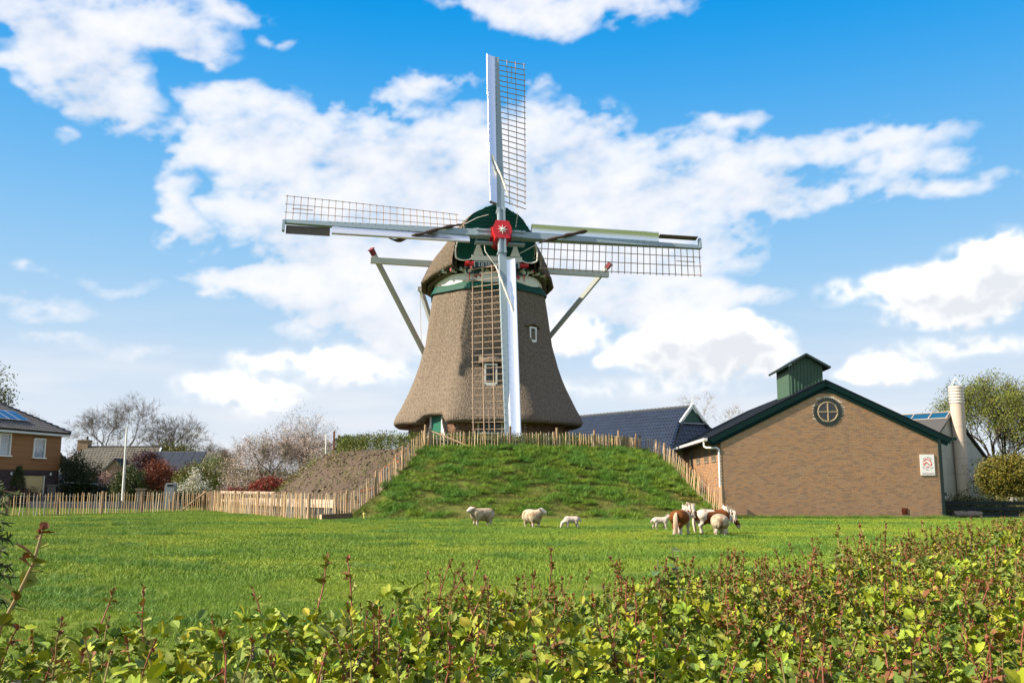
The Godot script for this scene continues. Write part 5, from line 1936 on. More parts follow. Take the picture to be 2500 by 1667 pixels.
	part("log", bm, paint(Color(0.17, 0.12, 0.085), 0.9, 0.2, noise_grain, 2.0), tb)
	var en := Shape.new()
	en.beam(Vector3(-8.02, 0.11, -39.738), Vector3(-8.001, 0.11, -39.751), 0.215, 0.215)
	part("sawn_end", en, paint(Color(0.55, 0.38, 0.24), 0.85), tb)
	var mk := thing("marker_peg", "small yellow marker peg in the grass at the mound's left foot", "peg", Vector3(-6.25, 0.0, -40.1))
	var ms := Shape.new()
	ms.tube([Vector3(0, 0, 0), Vector3(0, 0.2, 0)], [0.035], 8)
	ms.tube([Vector3(0, 0.2, 0), Vector3(0, 0.29, 0)], [0.06, 0.055], 8)
	part("peg", ms, paint(Color(0.7, 0.6, 0.16), 0.5), mk)
	var hose := thing("orange_hose", "thin orange hose curling over the bare soil slope", "hose")
	var hp := []
	for i in 60:
		var t := i / 59.0
		var r := lerpf(9.2, 11.9, t) + sin(t * 9.0) * 0.25
		var deg := 114.0 + sin(t * 14.0) * 1.6 + t * 2.2
		var p := polar(deg, r)
		p.y = mound_at(deg, r) + 0.05
		hp.append(p)
	var hs := Shape.new()
	hs.tube(hp, [0.016], 5)
	part("tube", hs, paint(Color(0.6, 0.13, 0.04), 0.5), hose)

	# black rail fence by the path
	var bf := thing("rail_fence", "black three-rail wooden fence right of the barn", "fence")
	var black := paint(Color(0.008, 0.016, 0.016), 0.7)
	for y in [0.17, 0.41, 0.65]:
		for k in 4:
			var r := Shape.new()
			var x0 := 19.0 + k * 2.6
			r.beam(Vector3(x0, y, -42.2 + k * 0.55), Vector3(x0 + 2.58, y, -41.65 + k * 0.55), 0.04, 0.15)
			part("rail", r, black, bf)
	for k in 9:
		var r := Shape.new()
		r.box(Vector3(19.1 + k * 1.3, 0.37, -42.25 + k * 0.275), Vector3(0.12, 0.76, 0.12))
		part("post", r, black, bf)
	var bench := thing("log_bench", "whitish split log bench against the black fence", "bench", Vector3(19.85, 0, -41.2))
	var lg := Shape.new()
	var rings := []
	for i in 9:
		var ring := []
		for k in 12:
			var an := TAU * k / 12.0
			var rr := 0.12 + tufts.get_noise_2d(i * 1.3, k * 3.0) * 0.04
			ring.append(Vector3(-0.65 + i * 0.15, 0.19 + sin(an) * rr, cos(an) * rr))
		rings.append(ring)
	lg.loft(rings, true)
	part("seat", lg, paint(Color(0.45, 0.36, 0.3), 0.9, 0.2, noise_tex(0.06, 3, 0.15, 1.0, 66, 128, Vector2(1, 3)), 1.2), bench)
	for x in [-0.5, 0.05, 0.5]:
		var q := Shape.new()
		q.box(Vector3(x, 0.05, 0), Vector3(0.08, 0.12, 0.16))
		part("leg", q, paint(Color(0.6, 0.58, 0.52), 0.8), bench)
	var sn := thing("round_sign", "white round road sign seen from behind beside the hedge", "sign", Vector3(23.6, 0, -44.5))
	var d := Shape.new()
	d.tube([Vector3(0, 0.66, 0), Vector3(0, 0.66, 0.02)], [0.2], 28)
	part("disc", d, paint(lin(225, 226, 222), 0.5), sn)
	var po := Shape.new()
	po.tube([Vector3(-0.02, 0, 0.05), Vector3(-0.02, 0.85, 0.05)], [0.028], 8)
	part("pole", po, paint(Color(0.02, 0.02, 0.035), 0.5), sn)

	# flagpole, litter bin, pillars and edging on the left
	var fp := thing("flagpole", "slender white flagpole standing behind the left fence", "flagpole", Vector3(-24.3, 0, -59.0))
	var q := Shape.new()
	q.tube([Vector3(0, 0.0, 0), Vector3(0, 4.9, 0)], [0.085, 0.05], 10)
	q.tube([Vector3(0, 4.9, 0), Vector3(0, 4.98, 0)], [0.075, 0.06], 10)
	part("pole", q, paint(lin(230, 230, 228), 0.4), fp)
	var cl := Shape.new()
	cl.tube([Vector3(0.06, 1.0, 0.08), Vector3(0.05, 4.8, 0.05)], [0.008], 3)
	cl.box(Vector3(0, 0.3, 0.09), Vector3(0.1, 0.3, 0.05))
	part("halyard", cl, paint(Color(0.05, 0.05, 0.05), 0.7), fp)
	var bin := thing("litter_bin", "grey rounded litter bin behind the left fence", "bin", Vector3(-19.95, 0, -55.2))
	var bs := Shape.new()
	var o := PackedVector2Array([Vector2(-0.27, 0.0), Vector2(0.27, 0.0), Vector2(0.29, 1.32), Vector2(0.24, 1.48), Vector2(0.14, 1.53), Vector2(-0.18, 1.53), Vector2(-0.27, 1.46), Vector2(-0.29, 1.3)])
	bs.prism(o, -0.22, 0.22)
	part("body", bs, paint(Color(0.16, 0.18, 0.2), 0.5), bin)
	var mo := Shape.new()
	mo.box(Vector3(0.04, 1.4, 0.222), Vector3(0.36, 0.13, 0.02))
	part("opening", mo, paint(Color(0.01, 0.01, 0.012), 0.8), bin)
	var rm := Shape.new()
	rm.box(Vector3(0.04, 1.485, 0.23), Vector3(0.44, 0.04, 0.04))
	part("rim", rm, paint(Color(0.3, 0.32, 0.34), 0.4), bin)
	for w in [["grey brick gate pillar with letterbox beside the garage", Vector3(-33.4, 0, -68.5), Color(0.2, 0.17, 0.15), 1.35], ["pale brick gate pillar right of the flagpole", Vector3(-22.6, 0, -57.5), Color(0.36, 0.27, 0.2), 1.12]]:
		var gp := thing("gate_pillar", w[0], "pillar", w[1], 0.3, "brick gate pillars")
		var c1 := Shape.new()
		c1.box(Vector3(0, w[3] / 2, 0), Vector3(0.5, w[3], 0.5))
		part("shaft", c1, paint(w[2], 0.9, 0.2, noise_grain, 4.0), gp)
		var c2 := Shape.new()
		c2.box(Vector3(0, w[3] + 0.04, 0), Vector3(0.62, 0.08, 0.62))
		part("cap", c2, paint(w[2] * 0.8, 0.8), gp)
	var ed := thing("timber_edging", "low black board edging behind the left fence", "edging")
	for k in 6:
		var b := Shape.new()
		var x0 := -29.5 + k * 1.72
		b.beam(Vector3(x0, 0.22, -57.5 + k * 0.45), Vector3(x0 + 1.7, 0.22, -57.06 + k * 0.45), 0.06, 0.46)
		part("board", b, paint(Color(0.008, 0.012, 0.018), 0.7), ed)
	# red-brown posts and white pole behind the hedge on the mound
	var rp := thing("post_frame", "red brown timber post frame behind the mound hedge", "frame", Vector3(-11.4, 0, -60.0))
	for k in 3:
		var b := Shape.new()
		b.box(Vector3(k * 0.26, 2.4 - k * 0.11, -k * 0.35), Vector3(0.11, 4.8 - k * 0.22, 0.11))
		part("post", b, paint(Color(0.2, 0.055, 0.03), 0.7), rp)
	for y in [3.7, 4.3]:
		var b := Shape.new()
		b.beam(Vector3(0, y, 0.08), Vector3(0.52, y - 0.1, -0.62), 0.05, 0.12)
		part("rail", b, paint(Color(0.06, 0.03, 0.04), 0.7), rp)
	var wp := thing("white_pole", "thin white pole left of the mound hedge", "pole", Vector3(-11.5, 0, -58.0))
	var b2 := Shape.new()
	b2.tube([Vector3(0, 0, 0), Vector3(0, 4.45, 0)], [0.05, 0.04], 8)
	b2.tube([Vector3(0, 4.45, 0), Vector3(0, 4.55, 0)], [0.05, 0.02], 8)
	part("pole", b2, paint(lin(228, 230, 228), 0.4), wp)


# --- trees, shrubs and hedges -----------------------------------------------------------
var crowns := {}


func crown_mesh(leaf: float, count: int, spread: float, narrow := 0.55) -> ArrayMesh:
	var key := "%.3f %d %.2f" % [leaf, count, spread]
	if not crowns.has(key):
		crowns[key] = leaf_cluster(count, leaf, spread, crowns.size() + 40, narrow).mesh()
	return crowns[key]


var leaf_matt: StandardMaterial3D
var shape_noise := FastNoiseLite.new()


# A mass of leaves round a centre: half sizes, uneven outline, denser towards the outside.
func crown_points(center: Vector3, half: Vector3, n: int, rough: float, hollow := 0.45) -> Array:
	var out := []
	while out.size() < n:
		var d := Vector3(rng.randfn(), rng.randfn(), rng.randfn()).normalized()
		var r := pow(rng.randf_range(hollow * hollow * hollow, 1.0), 0.3333)
		var k := 1.0 + rough * shape_noise.get_noise_3d(d.x * 2.2 + center.x, d.y * 2.2 + center.z, d.z * 2.2)
		var gap := shape_noise.get_noise_3d(d.x * 5.0 + center.x * 3.0, d.y * 5.0, d.z * 5.0 + r * 2.0)
		if gap < -0.25 and rng.randf() < 0.75:
			continue
		out.append(center + Vector3(d.x * half.x, d.y * half.y, d.z * half.z) * r * k)
	return out


func foliage(owner_: Node3D, called: String, pts: Array, mesh: Mesh, colors: Array, scale0 := 0.8, scale1 := 1.25, by := 0.18) -> void:
	var xf := []
	var cols := []
	for p in pts:
		xf.append(Transform3D(Basis(Vector3(rng.randfn(), rng.randfn(), rng.randfn()).normalized(), rng.randf() * TAU).scaled(Vector3.ONE * rng.randf_range(scale0, scale1)), p))
		cols.append(vary(colors[rng.randi() % colors.size()], by, 0.08))
	scatter(called, mesh, leaf_matt, xf, cols, owner_)


func shrub(called: String, label: String, category: String, at: Vector3, masses: Array, n: int, leaf: float, colors: Array, group := "", rough := 0.5, spread := 0.3) -> Node3D:
	var t := thing(called, label, category, at, 0.0, group)
	var total := 0.0
	for m in masses:
		total += m[1].x * m[1].y + m[1].z * m[1].y
	var pts := []
	for m in masses:
		pts += crown_points(m[0], m[1], int(n * (m[1].x * m[1].y + m[1].z * m[1].y) / total), rough)
	foliage(t, "foliage", pts, crown_mesh(leaf, 12, spread), colors)
	var bark := paint(Color(0.09, 0.065, 0.05), 0.9)
	for i in 4:
		var s := Shape.new()
		var m = masses[i % masses.size()]
		var top: Vector3 = m[0] + Vector3(rng.randf_range(-0.4, 0.4) * m[1].x, 0.2 * m[1].y, rng.randf_range(-0.4, 0.4) * m[1].z)
		s.tube([Vector3(rng.randf_range(-0.1, 0.1), -0.05, 0), Vector3(top.x * 0.5, top.y * 0.5, top.z * 0.5), top], [0.05, 0.035, 0.015], 5)
		part("stem", s, bark, t)
	return t


func limb(s: Shape, p: Vector3, d: Vector3, length: float, r: float, depth: int, g: RandomNumberGenerator, tips: Array, wander: float, rise: float, keep: float, spread: float) -> void:
	var pts := [p]
	var rad := [r]
	var steps := 4 if depth > 2 else 3
	for i in steps:
		d = (d + Vector3(g.randfn(), g.randfn() * 0.7, g.randfn()) * wander + Vector3(0, rise, 0)).normalized()
		p += d * length / steps
		pts.append(p)
		rad.append(r * lerpf(1.0, 0.62, float(i + 1) / steps))
	s.tube(pts, rad, 7 if r > 0.12 else (5 if r > 0.04 else 3), false)
	if depth == 0:
		tips.append([p, d])
		return
	if depth <= 2:
		tips.append([pts[2], d])
	var n := 2 + (1 if g.randf() < 0.55 else 0)
	for i in n + 1:
		var q: Vector3 = pts[steps] if i < n else pts[2]
		var side := d.cross(Vector3(g.randfn(), g.randfn(), g.randfn())).normalized()
		var a := g.randf_range(0.35, 1.0) * spread
		limb(s, q, (d * cos(a) + side * sin(a)).normalized(), length * g.randf_range(keep - 0.12, keep + 0.08), rad[steps] * (0.85 if i == 0 else 0.66), depth - 1, g, tips, wander, rise, keep, spread)


func twig_spray(count: int, length: float, sd: int) -> ArrayMesh:
	var s := Shape.new()
	var g := RandomNumberGenerator.new()
	g.seed = sd
	for i in count:
		var d := Vector3(g.randfn() * 0.7, 0.6 + g.randf(), g.randfn() * 0.7).normalized()
		var l := length * g.randf_range(0.5, 1.0)
		var m := d * l * 0.5 + Vector3(g.randfn(), g.randfn(), g.randfn()) * l * 0.06
		s.tube([Vector3.ZERO, m, d * l], [length * 0.008, length * 0.006, length * 0.003], 3, false)
	return s.mesh()


func bare_tree(called: String, label: String, at: Vector3, sd: int, trunk: float, first: float, depth: int, bark: Color, group := "", lean := Vector3.UP, wander := 0.16, rise := 0.05, keep := 0.8, spread := 0.75, twig := 1.0, stems := 1) -> Array:
	var t := thing(called, label, "tree", at, 0.0, group)
	var g := RandomNumberGenerator.new()
	g.seed = sd
	var tips := []
	var s := Shape.new()
	for k in stems:
		var a := TAU * k / stems + g.randf()
		var d := lean if stems == 1 else (lean + Vector3(cos(a), 0, sin(a)) * 0.35).normalized()
		limb(s, Vector3(cos(a), 0, sin(a)) * (0.0 if stems == 1 else trunk * 0.8), d, first, trunk, depth, g, tips, wander, rise, keep, spread)
	var m := paint(bark, 0.9, 0.2)
	part("trunk", s, m, t)
	var xf := []
	var cols := []
	for q in tips:
		var y: Vector3 = q[1]
		var x := y.cross(Vector3(g.randfn(), g.randfn(), g.randfn())).normalized()
		xf.append(look(x, y, x.cross(y), q[0]).scaled_local(Vector3.ONE * g.randf_range(0.7, 1.2)))
		cols.append(vary(bark * 1.1, 0.15))
	if twig > 0.0:
		scatter("twigs", twig_spray(6, twig, sd), tinted(0.9, null, 0.2), xf, cols, t)
	return [t, tips]


func build_plants() -> void:
	leaf_matt = leafy(0.55, 0.35, 0.35)
	shape_noise.frequency = 1.0
	shape_noise.fractal_octaves = 2
	shape_noise.seed = 12
	# left, from the frame edge towards the mound
	bare_tree("bare_oak", "left of two tall leafless oaks behind the far houses", Vector3(-54.6, 0, -130), 4, 0.36, 3.9, 5, Color(0.13, 0.11, 0.095), "two leafless oaks", Vector3(-0.12, 1, 0), 0.18, 0.04, 0.8, 0.8, 1.5)
	bare_tree("bare_oak", "right of two tall leafless oaks behind the far houses", Vector3(-50.8, 0, -131), 9, 0.36, 3.5, 5, Color(0.13, 0.11, 0.095), "two leafless oaks", Vector3(0.0, 1, 0), 0.18, 0.03, 0.8, 0.85, 1.5)
	bare_tree("bare_tree", "faint leafless tree rising behind the boarded house roof", Vector3(-68.0, 0, -125), 21, 0.22, 4.6, 5, Color(0.22, 0.19, 0.18), "", Vector3.UP, 0.12, 0.1, 0.74, 0.6, 1.4)
	bare_tree("bare_tree", "rounded leafless tree on the skyline left of the blossom tree", Vector3(-44.0, 0, -140), 33, 0.13, 1.9, 4, Color(0.17, 0.15, 0.14), "", Vector3.UP, 0.14, 0.08, 0.82, 0.6, 1.4, 4)
	bare_tree("bare_tree", "small leafless treetop above the barn roof", Vector3(21.0, 0, -98), 52, 0.16, 3.6, 4, Color(0.25, 0.19, 0.12), "", Vector3(-0.2, 1, 0), 0.15, 0.05, 0.78, 0.7, 1.1)
	var lt := shrub("leafy_tree", "leafy tree crown behind the boarded house at the left edge", "tree", Vector3(-41.5, 0, -74.5), [[Vector3(-1.2, 8.2, 0), Vector3(2.0, 2.3, 2.0)], [Vector3(0.0, 6.8, 0), Vector3(1.5, 1.5, 1.5)]], 700, 0.2, [Color(0.09, 0.12, 0.025), Color(0.14, 0.15, 0.035), Color(0.06, 0.085, 0.02)], "", 0.7, 0.5)
	var ts := Shape.new()
	ts.tube([Vector3(-0.8, 0, 0), Vector3(-0.9, 4, 0), Vector3(-1.2, 8.5, 0)], [0.28, 0.2, 0.08], 8)
	part("trunk", ts, paint(Color(0.1, 0.075, 0.055), 0.9), lt)
	var pts := []
	var cy := thing("cypress", "slim dark green cypress before the garage", "shrub", Vector3(-33.0, 0, -63.0))
	for i in 900:
		var h := rng.randf()
		var a := rng.randf() * TAU
		var r := 0.44 * pow(sin(pow(h, 0.7) * PI * 0.94 + 0.12), 0.8) * rng.randf_range(0.6, 1.08)
		pts.append(Vector3(cos(a) * r, 0.1 + h * 2.45, sin(a) * r))
	foliage(cy, "foliage", pts, crown_mesh(0.09, 12, 0.13, 0.35), [Color(0.035, 0.055, 0.014), Color(0.06, 0.075, 0.015), Color(0.025, 0.04, 0.012)])
	shrub("purple_shrub", "low purple leaved shrub at the foot of the cypress", "shrub", Vector3(-32.0, 0, -62.0), [[Vector3(0, 0.5, 0), Vector3(1.3, 0.75, 0.8)]], 380, 0.09, [Color(0.06, 0.025, 0.025), Color(0.09, 0.04, 0.03), Color(0.05, 0.03, 0.025)])
	shrub("conifer_shrub", "tall dark green conifer before the grey roofed house", "shrub", Vector3(-33.0, 0, -72.5), [[Vector3(-0.6, 2.1, 0), Vector3(1.0, 1.8, 1.0)], [Vector3(0.7, 1.5, 0.3), Vector3(1.2, 1.5, 1.1)], [Vector3(-0.3, 0.8, 0.4), Vector3(1.6, 1.0, 1.0)]], 1300, 0.12, [Color(0.03, 0.05, 0.014), Color(0.055, 0.07, 0.018), Color(0.022, 0.038, 0.012)])
	shrub("pink_shrub", "shrub with pale pink blossom right of the dark conifer", "shrub", Vector3(-29.8, 0, -69.5), [[Vector3(0, 1.75, 0), Vector3(0.65, 0.5, 0.6)]], 150, 0.1, [Color(0.6, 0.36, 0.36), Color(0.5, 0.3, 0.3), Color(0.1, 0.1, 0.04)])
	shrub("dark_shrub", "near black evergreen mass under the pink blossom", "shrub", Vector3(-29.2, 0, -69.0), [[Vector3(0.4, 0.7, 0), Vector3(1.6, 1.0, 0.9)]], 500, 0.12, [Color(0.014, 0.024, 0.016), Color(0.02, 0.035, 0.02)])
	shrub("green_shrub", "rounded mid green shrub behind the flagpole", "shrub", Vector3(-27.2, 0, -67.0), [[Vector3(0, 1.35, 0), Vector3(1.15, 1.35, 1.1)]], 800, 0.11, [Color(0.06, 0.085, 0.025), Color(0.085, 0.1, 0.035), Color(0.045, 0.065, 0.02)])
	shrub("purple_plum", "dark purple plum bush above the green shrub", "shrub", Vector3(-29.6, 0, -75.0), [[Vector3(0.1, 2.75, 0), Vector3(1.3, 1.25, 1.1)], [Vector3(0.8, 3.3, 0), Vector3(0.6, 0.8, 0.6)]], 600, 0.11, [Color(0.07, 0.022, 0.028), Color(0.1, 0.035, 0.035), Color(0.05, 0.018, 0.022)], "", 0.8)
	shrub("red_maple", "rust red maple shrub left of the litter bin", "shrub", Vector3(-25.6, 0, -68.5), [[Vector3(0, 1.7, 0), Vector3(1.35, 1.35, 1.2)], [Vector3(-0.2, 2.4, 0), Vector3(0.7, 0.8, 0.7)], [Vector3(-1.0, 1.2, 0), Vector3(0.9, 1.0, 0.8)]], 1300, 0.1, [Color(0.17, 0.045, 0.022), Color(0.24, 0.075, 0.03), Color(0.11, 0.03, 0.02)], "", 0.6)
	shrub("red_maple", "darker rust red maple behind the litter bin", "shrub", Vector3(-24.0, 0, -70.5), [[Vector3(0, 1.6, 0), Vector3(1.2, 1.3, 1.0)]], 600, 0.1, [Color(0.12, 0.04, 0.022), Color(0.16, 0.055, 0.028), Color(0.09, 0.05, 0.022)], "", 0.6)
	shrub("yellow_shrub", "yellow green shrub left of the white blossom shrub", "shrub", Vector3(-22.6, 0, -66.5), [[Vector3(0, 1.35, 0), Vector3(1.3, 1.35, 1.0)], [Vector3(0.2, 2.1, 0), Vector3(0.6, 0.8, 0.6)]], 850, 0.1, [Color(0.13, 0.15, 0.03), Color(0.18, 0.19, 0.04), Color(0.09, 0.11, 0.025)], "", 0.7)
	shrub("willow_bush", "tall bright green willow bush behind the white blossom", "shrub", Vector3(-23.7, 0, -75.0), [[Vector3(0, 2.2, 0), Vector3(1.7, 1.6, 1.3)], [Vector3(1.3, 1.5, 0.3), Vector3(1.5, 1.6, 1.2)]], 1500, 0.1, [Color(0.13, 0.17, 0.028), Color(0.17, 0.19, 0.035), Color(0.095, 0.13, 0.024)], "", 0.6)
	shrub("white_blossom_shrub", "shrub covered in white blossom behind the fence corner", "shrub", Vector3(-21.0, 0, -62.0), [[Vector3(0, 0.95, 0), Vector3(1.05, 0.75, 0.8)], [Vector3(0.1, 1.8, 0), Vector3(0.28, 0.75, 0.3)], [Vector3(0.7, 0.9, 0.1), Vector3(0.5, 0.6, 0.5)]], 520, 0.085, [Color(0.72, 0.72, 0.66), Color(0.66, 0.66, 0.58), Color(0.12, 0.16, 0.04), Color(0.7, 0.7, 0.64), Color(0.16, 0.18, 0.05)], "", 0.8)
	shrub("round_tree", "low rounded olive green tree crown on the left skyline", "tree", Vector3(-43.5, 0, -120), [[Vector3(0, 4.5, 0), Vector3(3.2, 2.0, 2.4)], [Vector3(2.2, 3.4, 0), Vector3(2.0, 1.6, 2.0)], [Vector3(0.6, 1.8, 0), Vector3(3.4, 2.2, 2.0)]], 1500, 0.25, [Color(0.1, 0.1, 0.02), Color(0.13, 0.125, 0.025), Color(0.07, 0.08, 0.02)], "", 0.4, 0.6)
	# clipped dark hedge behind the left fence
	var dh := thing("clipped_hedge", "clipped brownish dark hedge behind the left fence corner", "hedge")
	pts = []
	for i in 1700:
		var t := rng.randf()
		pts.append(Vector3(lerpf(-22.3, -16.0, t), rng.randf_range(0.1, 0.92), lerpf(-57.5, -59.5, t) + rng.randf_range(-0.3, 0.3)))
	foliage(dh, "foliage", pts, crown_mesh(0.09, 12, 0.16), [Color(0.045, 0.055, 0.016), Color(0.07, 0.062, 0.022), Color(0.03, 0.04, 0.014)])
	# background planting that fills the gaps under the houses
	shrub("garden_hedge", "dark evergreen garden planting before the solar roofed house", "hedge", Vector3(-27.5, 0, -79.0), [[Vector3(-3.5, 1.0, 0), Vector3(3.4, 1.25, 1.0)], [Vector3(2.0, 1.1, 0.4), Vector3(3.5, 1.3, 1.0)], [Vector3(7.4, 1.2, 0.3), Vector3(3.6, 1.4, 1.0)]], 2300, 0.13, [Color(0.03, 0.042, 0.016), Color(0.05, 0.06, 0.02), Color(0.075, 0.07, 0.03)])
	shrub("brown_thicket", "brownish budding thicket left of the blossom tree", "shrub", Vector3(-19.6, 0, -73.0), [[Vector3(0, 1.4, 0), Vector3(1.7, 1.5, 1.1)], [Vector3(2.3, 1.1, 0.4), Vector3(1.6, 1.1, 1.0)], [Vector3(-1.7, 1.2, 0), Vector3(1.4, 1.2, 0.9)]], 620, 0.085, [Color(0.15, 0.115, 0.065), Color(0.2, 0.15, 0.1), Color(0.11, 0.11, 0.04)], "", 0.8, 0.42)
	var b := bare_tree("blossom_tree", "old apple tree with pale pink blossom left of the mound", Vector3(-16.1, 0, -70), 61, 0.2, 1.85, 5, Color(0.055, 0.048, 0.04), "", Vector3(-0.05, 1, 0), 0.22, 0.03, 0.8, 0.85, 0.4, 3)
	var bl := []
	for q in b[1]:
		if rng.randf() < (1.0 if q[0].y < 4.8 else 0.5):
			for k in 3:
				bl.append(q[0] + Vector3(rng.randfn(), rng.randfn(), rng.randfn()) * 0.25)
	foliage(b[0], "blossom", bl, crown_mesh(0.075, 9, 0.3), [Color(0.72, 0.58, 0.54), Color(0.64, 0.5, 0.46), Color(0.76, 0.68, 0.63), Color(0.16, 0.15, 0.05), Color(0.42, 0.3, 0.24)])
	for k in 2:
		var sb := bare_tree("young_tree", ["slim young tree budding brown right of the willow bush", "slim leaning tree with dark trunk before the blossom tree"][k], [Vector3(-19.7, 0, -70.5), Vector3(-16.9, 0, -66.0)][k], 70 + k, 0.075, 1.5, 4, Color(0.13, 0.1, 0.08) if k == 0 else Color(0.07, 0.06, 0.05), "slim young trees", Vector3(0.08, 1, 0), 0.14, 0.08, 0.8, 0.7, 0.5)
		var fl := []
		for q in sb[1]:
			fl.append(q[0])
		foliage(sb[0], "buds", fl, crown_mesh(0.06, 9, 0.3), [Color(0.22, 0.15, 0.1), Color(0.28, 0.2, 0.15), Color(0.12, 0.11, 0.04)])
	shrub("photinia", "large rounded photinia bush with bright red leaves", "shrub", Vector3(-16.0, 0, -62.0), [[Vector3(0.0, 1.0, 0), Vector3(1.35, 0.95, 1.0)]], 1000, 0.1, [Color(0.27, 0.03, 0.022), Color(0.2, 0.03, 0.02), Color(0.12, 0.07, 0.02), Color(0.3, 0.045, 0.03)], "red photinia bushes", 0.3, 0.2)
	shrub("photinia", "low photinia bush with crimson leaves left of the large one", "shrub", Vector3(-18.0, 0, -61.5), [[Vector3(0.0, 0.7, 0), Vector3(0.85, 0.5, 0.7)]], 400, 0.09, [Color(0.24, 0.025, 0.03), Color(0.17, 0.025, 0.025), Color(0.09, 0.04, 0.02)], "red photinia bushes", 0.3, 0.2)
	# hedge round the mill yard on top of the mound
	var mh := thing("mound_hedge", "green leafy hedge round the mill yard behind the crest fence", "hedge")
	pts = []
	while pts.size() < 4600:
		var deg := rng.randf_range(-2.0, 176.0)
		var r := 8.15 + rng.randf_range(-0.35, 0.35)
		var high := (0.74 if deg > 112.0 else 0.62) + 0.12 * shape_noise.get_noise_1d(deg * 0.2)
		var y := rng.randf_range(0.05, high) + (0.1 if rng.randf() < 0.08 else 0.0)
		if shape_noise.get_noise_2d(deg * 0.9, y * 3.0) < -0.35:
			continue
		var p := polar(deg, r)
		p.y = 3.15 + y
		pts.append(p)
	foliage(mh, "foliage", pts, crown_mesh(0.075, 10, 0.2), [Color(0.12, 0.165, 0.026), Color(0.16, 0.2, 0.032), Color(0.085, 0.12, 0.022), Color(0.17, 0.16, 0.045)])
	var sm := Shape.new()
	for i in 90:
		var deg := rng.randf_range(0.0, 174.0)
		var p := polar(deg, 8.15)
		p.y = 3.1
		sm.tube([p, p + Vector3(rng.randf_range(-0.1, 0.1), 0.6, rng.randf_range(-0.1, 0.1))], [0.015, 0.008], 3, false)
	part("stems", sm, paint(Color(0.09, 0.07, 0.05), 0.9), mh).set_meta("kind", "stuff")

	# right of the barn
	var t := bare_tree("spring_tree", "tall tree in sparse fresh leaf at the right edge", Vector3(37.6, 0, -71.0), 84, 0.24, 2.7, 5, Color(0.07, 0.055, 0.04), "", Vector3(0.0, 1, 0), 0.16, 0.08, 0.81, 0.68, 0.5, 3)
	var tl := []
	for q in t[1]:
		for k in 2:
			tl.append(q[0] + Vector3(rng.randfn(), rng.randfn() - 0.3, rng.randfn()) * 0.18)
	foliage(t[0], "leaves", tl, crown_mesh(0.13, 9, 0.42), [Color(0.14, 0.18, 0.025), Color(0.1, 0.135, 0.02), Color(0.18, 0.2, 0.03)])
	var gb := shrub("globe_tree", "globe shaped golden green tree by the black fence", "tree", Vector3(24.7, 0, -47.0), [[Vector3(0, 1.8, 0), Vector3(1.38, 1.15, 1.35)]], 2200, 0.1, [Color(0.17, 0.15, 0.018), Color(0.13, 0.125, 0.02), Color(0.21, 0.17, 0.02), Color(0.09, 0.1, 0.02)], "", 0.25, 0.2)
	var gt := Shape.new()
	gt.tube([Vector3(0, 0, 0), Vector3(0.02, 1.4, 0)], [0.09, 0.07], 8)
	part("trunk", gt, paint(Color(0.06, 0.045, 0.035), 0.9), gb)
	shrub("laurel_hedge", "rounded variegated laurel hedge behind the black rail fence", "hedge", Vector3(22.2, 0, -44.6), [[Vector3(-0.9, 0.42, 0), Vector3(1.2, 0.52, 0.7)], [Vector3(0.7, 0.38, 0), Vector3(1.4, 0.48, 0.7)], [Vector3(2.6, 0.3, 0.2), Vector3(1.4, 0.36, 0.6)]], 1200, 0.09, [Color(0.09, 0.1, 0.03), Color(0.2, 0.19, 0.07), Color(0.05, 0.065, 0.02)], "", 0.3, 0.2)
	shrub("dark_thicket", "dark evergreen thicket behind the globe tree", "shrub", Vector3(33.5, 0, -61.0), [[Vector3(-0.3, 1.6, 0), Vector3(3.2, 2.0, 1.3)], [Vector3(3.2, 1.8, 1.0), Vector3(2.6, 2.4, 1.3)]], 1500, 0.16, [Color(0.018, 0.028, 0.012), Color(0.03, 0.042, 0.016), Color(0.05, 0.065, 0.02)], "", 0.5, 0.4)
	shrub("dark_thicket", "bluish green thicket at the far right edge behind the fence", "shrub", Vector3(27.2, 0, -50.5), [[Vector3(0, 0.9, 0), Vector3(1.8, 1.2, 1.0)]], 500, 0.12, [Color(0.02, 0.045, 0.03), Color(0.03, 0.06, 0.035)], "", 0.5, 0.3)
	# far treeline closing the horizon
	var fw := thing("treeline", "distant line of woods and hedges along the horizon", "woods")
	fw.set_meta("kind", "stuff")
	pts = []
	for i in 5200:
		var x := rng.randf_range(-190.0, 190.0)
		var z := -205.0 + 12.0 * sin(x * 0.03) + rng.randf_range(-3, 3)
		var high := 3.2 + 2.0 * shape_noise.get_noise_1d(x * 0.06) + 1.2 * shape_noise.get_noise_1d(x * 0.35)
		pts.append(Vector3(x, rng.randf_range(0.0, high), z))
	foliage(fw, "foliage", pts, crown_mesh(0.7, 12, 1.5), [Color(0.05, 0.06, 0.022), Color(0.075, 0.075, 0.03), Color(0.04, 0.05, 0.02), Color(0.1, 0.085, 0.05)])
	# the row of trees behind the viewer, which the metal edges of the sails mirror
	var back := thing("tree_row", "dark row of trees behind the viewer, mirrored in the metal sail edges", "trees")
	back.set_meta("kind", "stuff")
	pts = []
	for i in 2600:
		var x := rng.randf_range(-60.0, 75.0)
		var high := 9.0 + 3.0 * shape_noise.get_noise_1d(x * 0.12)
		pts.append(Vector3(x, rng.randf_range(0.5, high), 46.0 + rng.randf_range(-2.5, 2.5)))
	foliage(back, "foliage", pts, crown_mesh(0.6, 12, 1.5), [Color(0.05, 0.07, 0.025), Color(0.07, 0.085, 0.03), Color(0.04, 0.05, 0.02)])
	# conifer branch reaching in at the left edge of the foreground
	var cb := thing("conifer_branch", "dark conifer sprays reaching in at the left edge", "branch", Vector3(-2.2, 1.28, -4.0))
	var cs := Shape.new()
	var lf := Shape.new()
